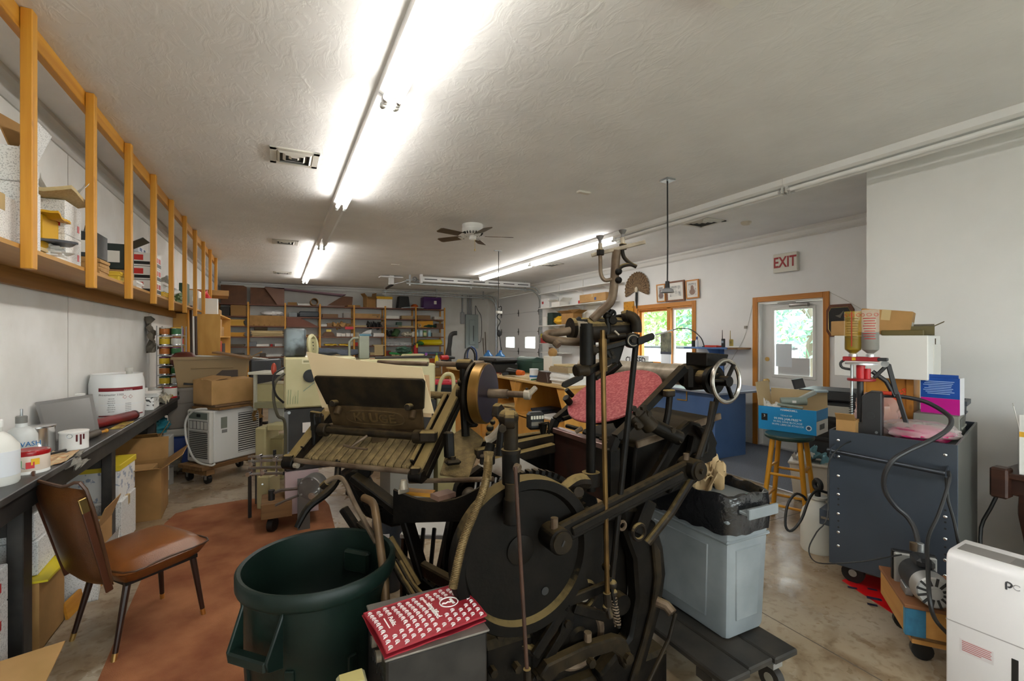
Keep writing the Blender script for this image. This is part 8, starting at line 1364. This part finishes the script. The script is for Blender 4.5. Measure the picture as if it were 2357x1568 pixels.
cpn('top_shelf',(.0125,.0125,.885),(cl-.0125,cw_-.0125,.90),cgd);cpn('floor_shelf',(.0125,.0125,cz0),(cl-.0125,cw_-.0125,cz0+.015),cgd)
for y in(.05,cw_-.05):
 for z in(.90,.80,.68,.565,.445,.33,.245):b=B(CM);b.ball((-.002,y,z),(.006,.009,.009),10,6);P('rivet',b,M_CHROME,fp)
 for z in(.60,.535,.50,.40,.36):b=B(CM);b.cyl((.0,y,z),(-.0012,y,z),.0055,n=8);P('hole',b,M_BLACK,fp)
b=B(CM);b.cyl((-.075,.03,.815),(-.075,cw_-.01,.845),.0135,n=16);hb_=P('push_bar',b,mat('bar_grey','4a4f57',.25,.8),r)
for y,z in((.035,.815),(cw_-.035,.843)):b=B(CM);b.prism([(0,y,z+.03),(0,y,z-.06),(-.09,y,z-.012),(-.09,y,z+.014)],(0,.006,0));P('bar_bracket',b,cgm,hb_)
for x in(.12,.9):
 for y in(.1,cw_-.1):b=B(CM);b.cyl((x-.018,y,.06),(x+.018,y,.06),.06,n=20);w_=P('caster_wheel',b,M_BLACK,r);b=B(CM);b.cyl((x-.02,y,.06),(x+.02,y,.06),.022,n=14);P('caster_hub',b,M_STEEL,w_);b=B(CM);b.box((x,y,.118),(.08,.08,.012));P('caster_plate',b,M_STEEL,w_)
b=B(CM);b.bb((.06,cw_+.001,.33),(.5,cw_+.07,.43));dw=P('open_drawer',b,cgm,r,.003);b=B(CM);b.bb((.055,cw_+.015,.37),(.06,cw_+.06,.385));P('drawer_slide',b,M_CHROME,dw)
ct_z=.901
def CC(x,y,z=0,rz=0):return CM@TR(x,y,ct_z+z,rz)
RM=CC(.215,.47,0,rad(4));r=T('reloading_press','black and red shotshell reloading press with two powder bottles','reloading press',RM);blk_=mat('powder_black',(.02,.02,.022),.45);redp=C('8f1118',.4)
b=B(RM);b.box((.02,0,.012),(.20,.16,.022));P('base_plate',b,redp,r,.004)
b=B(RM);b.prism([(-.06,-.11,.02),(-.06,.0,.02),(-.06,.03,.06),(-.06,.03,.10),(-.06,-.01,.10),(-.06,-.01,.27),(-.06,-.05,.30),(-.06,-.11,.30)],(.10,0,0));bd=P('body_cover',b,blk_,r,.006)
b=B(RM);b.lathe([(0,0),(.022,0),(.022,.001),(.018,.001),(.018,.0015),(0,.0015)],24,(-.0605,-.055,.15),(-1,0,0));P('round_emblem',b,C('2c2c2e',.3),bd);b=B(RM);b.cyl((-.06,-.085,.05),(-.067,-.085,.05),.008,n=10);P('cover_bolt',b,M_STEEL,bd)
for y,x in((.045,-.03),(.02,.05)):b=B(RM);b.cyl((x,y,.02),(x,y,.47),.008,n=12);P('guide_column',b,M_STEEL,r)
b=B(RM);b.cyl((0,.005,.08),(0,.005,.46),.018,n=14);P('main_column',b,blk_,r);b=B(RM);b.tube([(math.cos(i*.9)*.014-.03,.045+math.sin(i*.9)*.014,.15+i*.0021)for i in range(60)],.0025,5);P('return_spring',b,M_BLACK,r)
b=B(RM);b.cyl((0,.0,.36),(0,.0,.376),.075,n=28);P('turret_plate',b,redp,r,.003);b=B(RM);b.cyl((-.02,.0,.376),(-.02,0,.46),.024,n=16);P('red_die',b,C('b3181f',.4),r);b=B(RM);b.cyl((-.02,-.035,.37),(-.02,-.035,.44),.017,n=14);P('red_die',b,C('b3181f',.4),r)
b=B(RM);b.cyl((0,0,.465),(0,0,.475),.085,n=28);P('upper_plate',b,M_ALU,r)
b=B(RM);b.box((.0,.0,.50),(.05,.19,.028));cb=P('charge_bar',b,redp,r,.003);b=B(RM);b.box((-.027,.035,.50),(.003,.02,.018));P('yellow_bushing',b,C('c9a21a',.4),cb);b=B(RM);b.box((0,-.11,.50),(.06,.05,.02));P('bar_end',b,blk_,cb,.004);b=B(RM);b.tube([(0,.09,.49),(0,.11,.47),(0,.10,.44),(0,.05,.43)],.008,8,sm=3);P('bar_crank',b,blk_,cb)
for y,pw,cm_ in((.043,.33,film('yellow_bottle','b8920f',.42)),(-.047,.42,film('clear_bottle','d8cfc8',.28))):
 b=B(RM);b.lathe([(.018,.515),(.018,.535),(.044,.558),(.046,.57),(.046,.80),(.044,.812),(.0,.815)]if y<0 else[(.018,.515),(.018,.535),(.044,.558),(.046,.57),(.046,.805)],28,(0,y,0));bt=P('powder_bottle',b,cm_,r)
 b=B(RM);b.lathe([(0,.537),(.017,.537),(.042,.56),(.044,.572),(.044,.56+.26*pw),(0,.56+.26*pw)],24,(0,y,0));P('powder',b,mat('dark_powder',(.045,.05,.035),.8),bt)
 b=B(RM);b.cyl((0,y,.508),(0,y,.53),.024,n=18);P('bottle_collar',b,M_ALU,bt)
 pr_=C('a3221f',.5)if y<0 else C('5d4a12',.5)
 for k in range(9):
  a=math.pi;zz=.755-.016*k;b=B(RM);b.lathe([(.0464,zz),(.0468,zz),(.0468,zz+.005),(.0464,zz+.005)],10,(0,y,0),a0=pi-.8+.1*(k%3),a1=pi+.75-.12*(k%2));P('print_line',b,pr_,bt)
 for k in range(3):
  a=pi-.8+.8*k;c_=V((.0468*math.cos(a),y+.0468*math.sin(a),.78));tt=V((-math.sin(a),math.cos(a),0));b=B(RM);b.tube([c_+tt*.013*math.cos(q)+UP*.009*math.sin(q)for q in[2*pi*i/14 for i in range(14)]],.0014,4,closed=True);P('print_oval',b,C('a3221f',.5),bt)
 if y>0:b=B(RM);b.box((-.0465,y,.69),(.002,.006,.22));P('red_scale',b,C('8f1a14',.5),bt)
b=B(RM);b.tube([(.05,-.05,.42),(.06,-.12,.36),(.065,-.16,.27)],.014,8);P('link_arm',b,blk_,r);b=B(RM);b.bar((.04,-.06,.38),(.05,-.13,.47),.02,.022);P('link_arm',b,blk_,r,.004);b=B(RM);b.bar((.05,-.13,.47),(.06,-.17,.28),.02,.026);P('link_arm',b,blk_,r,.004);b=B(RM);b.bar((.06,-.17,.30),(.05,-.24,.02),.014,.025);P('link_arm',b,blk_,r,.004);b=B(RM);b.cyl((.03,-.115,.47),(.07,-.115,.47),.02,n=14);P('link_pivot',b,M_STEEL,r);b=B(RM);b.cyl((.02,-.095,.29),(.02,-.15,.29),.012,n=10);P('hose_fitting',b,C('b03018',.4),r);b=B(RM);b.bar((.08,-.12,.08),(.1,-.33,.05),.03,.03);P('handle_lever',b,blk_,r,.005)
hp=[(2035,911),(2075,913),(2130,925),(2175,950),(2190,968),(2180,990),(2140,1015),(2090,1038),(2055,1060),(2036,1095),(2037,1130),(2060,1165),(2088,1190),(2106,1220),(2116,1262)];ht=[2.98,2.95,2.86,2.75,2.68,2.60,2.52,2.50,2.50,2.52,2.54,2.54,2.52,2.48,2.42]
b=B();b.tube([W(px,py,t)for(px,py),t in zip(hp,ht)],.0125,10,sm=4);O('hydraulic_hose',b,mat('black_rubber',(.018,.018,.02),.45),'thick black hose looping from the reloading press to the pump','hose')
b=B();b.tube([W(*p)for p in[(1992,1006,2.9),(1945,1022,2.85),(1915,1050,2.8),(1906,1085,2.8),(1904,1190,2.75),(1880,1225,2.7),(1862,1262,2.65),(1872,1290,2.6),(1905,1298,2.5),(1990,1292,2.4),(2075,1277,2.4)]],.0035,6,sm=4);O('thin_wire',b,M_BLACK,'thin black wire drooping around the left corner of the cart','wire')
b=B();b.tube([W(*p)for p in[(2183,1085,2.42),(2184,1110,2.42),(2160,1185,2.38),(2136,1240,2.32),(2136,1310,2.15),(2140,1380,2.05),(2152,1425,2.05),(2180,1458,2.1)]],.0085,8,sm=4);O('motor_power_cord',b,M_BLACK,'black power cord hanging from the push bar to the motor','cord')
b=B();b.tube([W(*p)for p in[(2178,1100,2.44),(2182,1150,2.42),(2195,1195,2.40),(2204,1240,2.38),(2215,1300,2.4)]],.0075,8,sm=4);O('trailing_flex',b,M_BLACK,'second black cord hanging close to the right edge of the cart front','cord')
b=B();b.tube([W(*p)for p in[(2300,1130,2.9),(2280,1170,2.92),(2258,1215,2.95),(2258,1290,2.9)]],.010,8,sm=3);O('loose_cord',b,M_BLACK,'black cord hanging between the cart and the brown organ','cord')
carton(CC(.12,.52,0,.05),.12,.10,.12,'small open orange-brown box at the left end of the cart tray',M_CARD,flaps=[('-x',40)])
b=B(CM);b.ball((.33,.20,ct_z+.05),(.13,.16,.045),26,16,.2,2.6,5);r=T('shot_bag','clear plastic bag of magenta wads in the cart tray','plastic bag',CC(.35,.24));P('wads',b,mat('magenta_wads','c21d6a',.5,col2='e8b9cf',vs=5,thr=(.45,.7)),r);b=B(CM);b.ball((.34,.21,ct_z+.066),(.16,.19,.062),30,18,.22,3.2,9);P('film',b,film('clear_film','e6d8d6',.35),r,sm=1.2)
b=B(CM);b.ball((.46,.44,ct_z+.13),(.11,.12,.13),24,14,.28,2.6,3);O('clear_bag',b,film('clear_film_red','d9b4ac',.45),'clear plastic bag with red print behind the reloading press','plastic bag')
r=T('drawer_organiser','grey parts organiser with small drawers in the cart tray','organiser',CC(.66,.15));m=CC(.66,.15);b=B(m);b.box((0,0,.075),(.28,.22,.15));P('case',b,C('7d7c74',.5),r,.004)
for k in range(4):b=B(m);b.box((0-.09+.06*k,-.1115,.075),(.05,.006,.11));dd=P('drawer',b,C('55544e',.4),r,.002);b=B(m);b.box((-.09+.06*k,-.118,.075),(.02,.008,.012));P('pull',b,C('8d8c84',.4),dd)
m=CC(.62,.13,.151,rad(-8));r=T('primer_box','blue and magenta retail box standing on the parts organiser','retail box',m);b=B(m);b.box((0,0,.115),(.09,.19,.23));P('carton',b,C('d8d8dc',.45),r);b=B(m);b.box((-.0465,0,.165),(.003,.19,.13));P('blue_panel',b,C('10489c',.4),r);b=B(m);b.box((-.0465,0,.05),(.003,.19,.098));P('magenta_panel',b,C('b80a86',.4),r)
b=B(m);b.box((-.0465,0,.24),(.003,.18,.02));P('blue_flap',b,C('10489c',.4),r,.004)
for k in range(8):b=B(m);b.box((-.0485,.0+.006*(k%3),.205-.011*k),(.001,.14-.03*(k%4==3),.004));P('print_line',b,C('9fb9e0',.5),r)
tote(CC(.90,.145,.0),.22,.20,.22,'dark grey tray bin behind the retail box',C('4a5057',.5))
m=CC(.80,.43,0,rad(2));r=T('ammo_crate','orange-stained wooden crate with orange stencil lettering','crate',TR(0,0,0))if 0 else T('ammo_crate','wooden crate with orange stencil lettering behind the reloading press','crate',m);cwd=wood('crate_pine','a86a1c','c98a30','z',.45,7,.15)
b=B(m);b.box((0,0,.18),(.30,.30,.36));P('body',b,cwd,r,.003)
for s in(-1,1):b=B(m);b.box((-.155,s*.13,.18),(.012,.04,.36));P('batten',b,cwd,r,.002)
fm_=m@plane_m((-.1535,.0,.18),(0,-1,.85),(-1,0,0));text('WINCHESTER',.058,fm_,C('e2451c',.5),r,name='stencil_lettering',bold=.02,sx=.9)
m2=CC(.74,.44,.361,rad(-3));r=carton(m2,.36,.52,.29,'big white carton set across the wooden crate',C('dcdad6',.55),tape=False);b=B(m2);b.box((.06,-.263,.13),(.2,.006,.2));P('torn_flap',b,C('d2cfc9',.55),r)
b=B(m2);b.box((.02,-.262,.19),(.012,.004,.16));P('split_seam',b,C('4a3a28',.6),r)
carton(m2@TR(-.02,-.0,.297,rad(8),rad(7)),.24,.28,.17,'worn tan carton tilted on the big white carton',M_CARD,marks=[('-y',0,.06,.16,.08,C('c9c4ba',.5))]);carton(m2@TR(.05,.22,.291,rad(-20),0),.16,.2,.11,'tan carton flap sticking out behind the powder bottles',M_CARD2,tape=False)
carton(m2@TR(.0,-.20,.291,rad(10)),.2,.12,.06,'olive ammunition carton with bent flap on the white carton',C('55491f',.5),flaps=[('-y',60),('+x',80)]);carton(m2@TR(-.12,-.12,.2905,rad(5)),.08,.22,.035,'small olive box under the worn tan carton',C('5a4d20',.5),tape=False)
pm=TR(5.12,2.86,.01,ca_);r=T('office_printer','large dark grey office copier behind the stool','copier',pm);dg_=C('23262b',.45)
b=B(pm);b.box((0,0,.30),(.50,.50,.58));P('paper_cabinet',b,dg_,r,.008)
for k in range(3):b=B(pm);b.box((-.252,0,.12+.17*k),(.012,.46,.15));tr_=P('paper_tray',b,C('2c3036',.45),r,.004);b=B(pm);b.box((-.26,0,.16+.17*k),(.012,.16,.02));P('tray_pull',b,M_BLACK,tr_)
b=B(pm);b.box((.02,0,.74),(.48,.50,.29));P('print_engine',b,dg_,r,.01);b=B(pm);b.box((-.225,.0,.80),(.02,.44,.11));P('front_cover',b,C('b9b8b0',.45),r,.006);b=B(pm);b.box((.02,0,.95),(.48,.50,.10));P('scanner',b,C('33373d',.45),r,.015)
for k in range(5):b=B(pm);b.box((-.223,.0,.64+.016*k),(.004,.3,.006));P('vent_slot',b,M_BLACK,r)
b=B(pm);b.prism([(-.2,.27,.99),(.1,.27,.99),(.1,.30,1.09),(-.2,.30,1.09)],(0,.02,0));P('raised_tray',b,C('33373d',.45),r,.003)
b=B(pm);b.box((-.31,-.18,.53),(.10,.1,.025));O('side_ledge',b,wood('ledge_wood','b98a4a','d0a768','y',.5,8,.1,False),'small light wood ledge beside the cart','ledge')if 0 else None
sm_=TR(3.86,2.50,0,rad(20));r=T('bar_stool','wooden bar stool with a dark green seat','stool',sm_);sw=wood('stool_pine','b5780f','d39a2c','z',.4,10,.06,False)
b=B(sm_);b.lathe([(0,.69),(.17,.69),(.183,.70),(.185,.715),(.178,.728),(0,.73)],40);P('seat',b,C('1d3a34',.4),r)
lp={}
for sx,sy in((-1,-1),(1,-1),(1,1),(-1,1)):
 a0,a1=V((sx*.10,sy*.10,.69)),V((sx*.165,sy*.165,0));lp[(sx,sy)]=(a0,a1);b=B(sm_);b.cyl(a1,a0,.0185,.02,12);P('leg',b,sw,r)
for(k0,k1),hs_ in(((((-1,-1),(1,-1))),(.45,.20)),((((1,-1),(1,1))),(.40,.15)),((((1,1),(-1,1))),(.45,.20)),((((-1,1),(-1,-1))),(.40,.15))):
 for h_ in hs_:pa,pb=[lp[k][1].lerp(lp[k][0],h_/.69)for k in(k0,k1)];b=B(sm_);b.cyl(pa,pb,.011,n=10);P('rung',b,sw,r)
bm1=TR(3.955,2.331,.7315,rad(15));HM=bm1@TR(.15,.225,0)
hb=C('1787c4',.4);r=carton(HM,.30,.45,.205,'bright blue printed paper carton on the bar stool',C('c9b28a',.6),flaps=[('+y',8),('+x',-4)])
b=B(HM);b.box((-.1515,0,.1025),(.002,.45,.205));fa=P('printed_front',b,hb,r);b=B(HM);b.box((.0,-.2262,.16),(.30,.002,.09));P('printed_end',b,hb,r);b=B(HM);b.box((0,-.2262,.055),(.30,.002,.11));P('label_end',b,C('d8d5cc',.5),r)
def HT(s,sz,y,z,bold=0,name='lettering'):text(s,sz,HM@plane_m((-.1532,y,z),(0,-1,0),(-1,0,0)),C('e6eef2',.5),fa,name=name,bold=bold,ext=.0003)
HT('HAMMERMILL',.022,-.02,.185,.01);HT('TIDAL® MP',.018,-.0,.137,0);HT('99.99% JAM-FREE™',.026,-.01,.108,.012);HT('99.99% SANS BLOCAGE',.022,-.01,.082);HT('99.99% LIBRE DE ATASCOS',.021,-.01,.057)
b=B(HM);b.box((-.153,.175,.11),(.001,.05,.06));P('black_badge',b,M_BLACK,fa);text('3',.03,HM@plane_m((-.1537,.175,.12),(0,-1,0),(-1,0,0)),M_LAB,fa,ext=.0003)
b=B(HM);b.lathe([(0,0),(.022,0),(.022,.001),(0,.001)],24,(-.1525,-.17,.055),(-1,0,0));P('round_seal',b,C('d8dce0',.5),fa);b=B(HM);b.lathe([(0,0),(.014,0),(.014,.001),(0,.001)],20,(-.1535,-.17,.055),(-1,0,0));P('seal_core',b,C('2a4a6a',.5),fa)
for k in range(12):b=B(HM);b.box((-.07+.011*k,-.2275,.06),(.005 if k%3 else.008,.001,.045));P('barcode_bar',b,M_PRINT,r)
rag(HM.translation+V((-.06,.12,.20)),.14,.2,'crumpled white paper poking out of the blue carton',M_PAPER,.09,3,4,.2,'crumpled_paper','paper',n=14)
m=HM@TR(-.04,-.02,.21,rad(-62));r=T('tape_gun','grey-green parcel tape dispenser gun on the blue carton','tape dispenser',m);tg=C('8d9a92',.35)
b=B(m);b.cyl((-.10,0,.04),(.10,0,.05),.035,n=20);P('roller_drum',b,tg,r,.004);b=B(m);b.bar((.05,.02,.06),(.17,.03,.13),.06,.035);P('frame',b,C('a3aaa6',.3),r,.006);b=B(m);b.bar((.16,.03,.135),(.26,.03,.14),.06,.02);P('head',b,C('9fb0ba',.3),r,.005);b=B(m);b.bar((-.13,-.04,.02),(.06,-.07,.0),.03,.02);P('handle',b,tg,r,.005);b=B(m);b.tube([(.05,-.07,.0),(.055,-.075,-.05),(.05,-.08,-.08)],.004,6);P('tail_strap',b,C('7a6a58',.5),r);b=B(m);b.box((.0,-.033,.045),(.03,.004,.02));P('sticker',b,C('d8d8d4',.5),r)
wp=W(1868,1150,4.45);m=TR(wp.x,wp.y,0,ca_+.2);r=T('wastebasket','white plastic wastebasket full of papers behind the stool','wastebasket',m);b=B(m);b.taper((0,0,0),(.22,.27),(.28,.34),.36);P('body',b,C('cfc9bd',.5),r,.02,seg=2);b=B(m);b.box((0,0,.36),(.30,.36,.025));P('rim',b,C('d6d0c5',.5),r,.008)
m4=m;rag(m4 .translation+V((.02,-.05,.41)),.18,.22,'light blue folder and papers in the wastebasket',C('7fb3c4',.5),.10,3,3,.5,'waste_papers','papers',R=M.Rotation(.6,3,'X'));rag(m4 .translation+V((-.03,.05,.40)),.16,.16,'white waste papers in the wastebasket',M_PAPER,.09,3,6,.2,'waste_papers','papers')
sp=W(1882,1262,3.40);m=TR(sp.x,sp.y,0);r=T('sprayer','white pump sprayer jug with a black handle and hose','sprayer',m);b=B(m);b.lathe([(0,0),(.10,0),(.108,.02),(.108,.24),(.095,.29),(.05,.345),(.045,.37),(.06,.375),(.062,.39),(0,.39)],32);P('tank',b,C('d4d4cc',.4),r);b=B(m);b.lathe([(.108,.14),(.1095,.14),(.1095,.19),(.108,.19)],16,a0=-.9,a1=-.1);P('red_label',b,M_RED,r)
b=B(m);b.cyl((0,0,.39),(0,0,.43),.02,n=12);P('pump_rod',b,M_BLACK,r);b=B(m);b.ring((0,0,.47),RT+FW*-.0,.035,.017,20,8);b.m=m;P('handle_loop',b,M_BLACK,r);b=B();b.tube([W(1905,1135,3.36),W(1880,1130,3.34),W(1862,1150,3.3),W(1845,1195,3.28),W(1822,1222,3.28),W(1808,1210,3.3),W(1812,1165,3.34),W(1830,1138,3.36),W(1848,1142,3.36),W(1856,1152,3.36)],.009,8,sm=4);P('hose',b,M_BLACK,r)
b=B();b.prism([atZ(1938,1337,0),atZ(1985,1322,0),atZ(2075,1345,0),atZ(2085,1400,0),atZ(2062,1418,0)],(0,0,.004));r=T('red_mat','red printed banner lying on the floor under the cart','mat',atZ(2000,1360,0));P('sheet',b,C('c20f14',.4),r)
for(x,y,s)in((1962,1353,.02),(2012,1378,.03),(2008,1392,.02),(2008,1357,.02)):q=atZ(x,y,.0045);b=B();b.box(q,(s*2.4,s,.001),rad(-55));P('printed_mark',b,C('24243c',.5),r)
wa=math.atan2(.626,.78);m=TR(2.65,1.153,0,wa);r=T('motor_box','wooden box dolly with a blue painted corner under the motor','dolly',m);wb=wood('dolly_pine','b07b3a','c9954f','x',.55,8,.12)
b=B(m);b.bb((0,-.36,.135),(.40,0,.262));P('box_body',b,wb,r,.003);b=B(m);b.bb((-.004,-.37,.262),(.41,.006,.280));P('top_board',b,wood('top_ply','7a4d2c','936340','y',.6,8,.1,False),r,.002)
b=B(m);b.bb((-.003,-.075,.135),(.0,.0025,.261));P('blue_paint',b,mat('blue_corner','1f5a78',.6,col2='2a6f90',vs=20),r);b=B(m);b.bb((0,.0,.135),(.022,.0025,.261));P('blue_paint',b,C('4a93b4',.6),r)
for k in range(2):b=B(m);b.bb((.02,-.35,.09+.023*k),(.38,-.03,.111+.023*k));P('base_ply',b,M_OLDW if k else wb,r)
for x in(.07,.33):
 for y in(-.08,-.30):b=B(m);b.cyl((x-.015,y,.045),(x+.015,y,.045),.044,n=16);P('caster_wheel',b,M_BLACK,r)
mz=.281;r=T('hydraulic_pump','electric motor and pump bolted on the wooden box','motor pump',m@TR(.2,-.15,mz));mbk=mat('motor_black',(.03,.032,.035),.4,.4)
ax0,ax1=W(2108,1318,2.38),W(2152,1366,2.13);d=(ax1-ax0).normalized();L_=(ax1-ax0).length
b=B();b.cyl(ax0,ax0+d*(L_*.72),.072,n=32);P('motor_body',b,mbk,r,.006);b=B();b.cyl(ax0+d*(L_*.72),ax1,.077,.066,32);ec=P('end_bell',b,mat('cast_grey',(.42,.42,.41),.4,.6),r,.006)
for k in range(12):a=2*pi*k/12;u=d.orthogonal().normalized();w2=d.cross(u);c_=ax1+(u*math.cos(a)+w2*math.sin(a))*.048+d*.0015;b=B();b.bar(c_-(u*math.cos(a)+w2*math.sin(a))*.018,c_+(u*math.cos(a)+w2*math.sin(a))*.018,.010,.004,d);P('vent_slot',b,M_BLACK,ec)
b=B();b.cyl(ax1,ax1+d*.006,.02,n=16);P('shaft_cap',b,mat('cast_grey',(.42,.42,.41),.4,.6),ec)
b=B();q=ax0+d*.1+V((0,0,.09));b.bar(q-d*.07,q+d*.07,.07,.05);P('capacitor_cover',b,mbk,r,.015)
b=B();q=ax0-d*.012;R3=M.Rotation(math.atan2(d.y,d.x),3,'Z');b.box(q,(.022,.17,.17),0,R3);P('pump_flange',b,mat('cast_grey',(.42,.42,.41),.4,.6),r,.006);b=B();b.box(q-d*.03,(.03,.18,.18),0,R3);P('pump_plate',b,M_BLACK,r,.004)
b=B();b.cyl(q-d*.045,q-d*.13,.07,n=28);P('oil_tank',b,M_BLACK,r,.03);b=B();p_=W(2117,1268,2.42);b.cyl(p_-UP*.02,p_+UP*.04,.018,n=14);P('hose_elbow',b,M_STEEL,r,.002);b=B();b.cyl(q-d*.03+V((0,0,.10)),q-d*.03+V((0,0,.14)),.016,n=12);P('filler_cap',b,I_RUST,r)
for s in(-1,1):b=B();q2=ax0+d*.1+d.cross(UP)*s*.06;b.box(V((q2 .x,q2 .y,mz+.02)),(.09,.03,.04),0,R3);P('mount_foot',b,M_STEEL,r,.003)
b=B();q3=q-UP*.05-d*.02;b.cyl(q3,q3-RT*.05,.016,n=12);P('drain_plug',b,M_STEEL,r)
dmz=.62;m=TR(2.572,.974,0,rad(4));r=T('dehumidifier','white dehumidifier at the right edge of the foreground','dehumidifier',m);dwh=mat('gloss_white',(.80,.78,.79),.32)
pr_=[(0,.0),(0,dmz-.035),(.008,dmz-.014),(.026,dmz-.003),(.045,dmz),(.215,dmz),(.235,dmz-.008),(.242,dmz-.03),(.242,0)]
b=B(m);b.prism([(x,-.41,z)for x,z in pr_],(0,.41,0));P('shell',b,dwh,r,.006,seg=2,sm=.9)
b=B(m);b.bb((.06,-.39,dmz-.0005),(.155,-.02,dmz+.002));cp_=P('control_strip',b,C('77716e',.4),r);b=B(m);b.bb((.07,-.385,dmz+.002),(.14,-.18,dmz+.0028));P('display_panel',b,C('5d5856',.35),cp_)
for k in range(6):b=B(m);b.bb((.09,-.37+.028*k,dmz+.0028),(.105,-.352+.028*k,dmz+.0035));P('button',b,C('a09a96',.4),cp_)
b=B(m);b.bb((-.0012,-.41,.325),(.001,0,.329));P('tank_seam',b,C('a7a3a4',.5),r);b=B(m);b.bb((-.002,-.218,.12),(.001,-.198,.272));P('level_window',b,C('1a1b1d',.3),r,.009)
sk_=B(m);sk_.bb((-.0008,-.148,.212),(.0005,-.045,.268));st_=P('warning_sticker',sk_,C('d5cfd0',.5),r)
for k in range(6):b=B(m);b.bb((-.0014,-.142+(.03 if k==5 else.003*(k%2)),.2585-.0075*k),(-.0008,-.052,.2615-.0075*k));P('red_print_line',b,C('b5605f',.5),st_)
fmD=m@plane_m((-.001,-.20,.552),(0,-1,0),(-1,0,0));b=B(fmD);b.tube([(-.016,-.016,0),(-.016,.012,0),(-.004,.012,0),(-.001,.004,0),(-.006,-.004,0),(-.012,-.004,0)],.0032,6,sm=3);P('logo_mark',b,C('3c3c40',.4),r);b=B(fmD);b.tube([(.014+.010*math.cos(a),.003+.010*math.sin(a),0)for a in[.6+5.0*i/14 for i in range(15)]],.0018,6);P('logo_mark',b,C('a3a1a3',.4),r)
r=T('organ','dark brown wooden organ cut off by the right edge','organ',(4.2,.7,0));ow=wood('organ_walnut','2e1810','45271a','y',.4,12,.08,False)
b=B();b.bb((3.86,-.25,.70),(4.58,1.24,.735));P('keyboard_ledge',b,ow,r,.006);b=B();b.bb((3.90,-.22,.60),(4.57,1.22,.699));P('apron',b,ow,r,.006);b=B();b.bb((4.25,-.2,.736),(4.58,1.18,1.02));P('upper_case',b,ow,r,.008);b=B();b.bb((3.84,1.17,.58),(3.93,1.25,.76));P('cheek_block',b,ow,r,.01)
b=B();b.tube([(3.93,1.10,.60),(3.90,1.10,.50),(3.94,1.10,.36),(3.98,1.10,.18),(3.95,1.10,.0)],[.05,.045,.035,.03,.04],8,sm=3);P('turned_leg',b,ow,r);b=B();b.tube([(3.93,-.12,.60),(3.90,-.12,.50),(3.94,-.12,.36),(3.98,-.12,.18),(3.95,-.12,.0)],[.05,.045,.035,.03,.04],8,sm=3);P('turned_leg',b,ow,r);b=B();b.bb((4.30,-.2,.0),(4.57,1.18,.599));P('kick_panel',b,M_BLACK,r)
b=B();b.bb((4.0,.75,.1),(4.28,1.1,.50));O('speaker_box',b,C('17181a',.5),'black speaker box under the brown organ','speaker',bev=.006)
mq=TR(4.02,1.02,.737,rad(18));r=carton(mq,.20,.30,.26,'crumpled white paper sack standing on the brown organ',C('d5d3cf',.6),flaps=[('-x',12),('+y',10),('-y',20)],name='paper_sack',cat='paper sack');b=B(mq);b.box((-.1012,0,.235),(.002,.30,.03));P('yellow_band',b,C('cf9a1c',.5),r)
b=B(mq);b.box((0,.02,.30),(.12,.2,.10),.3);O('tan_pouch',b,C('6a4a2a',.6),'brown leather pouch inside the paper sack','pouch',bev=.02);b=B(mq);b.box((-.02,-.08,.36),(.09,.09,.08),.2);r=T('camera','black camera resting in the paper sack','camera',mq@TR(-.02,-.08,.3));P('body',b,M_BLACK,r,.01);b=B(mq);b.cyl((-.06,-.08,.36),(-.09,-.08,.36),.03,n=20);P('lens',b,C('8d8d90',.2),r)
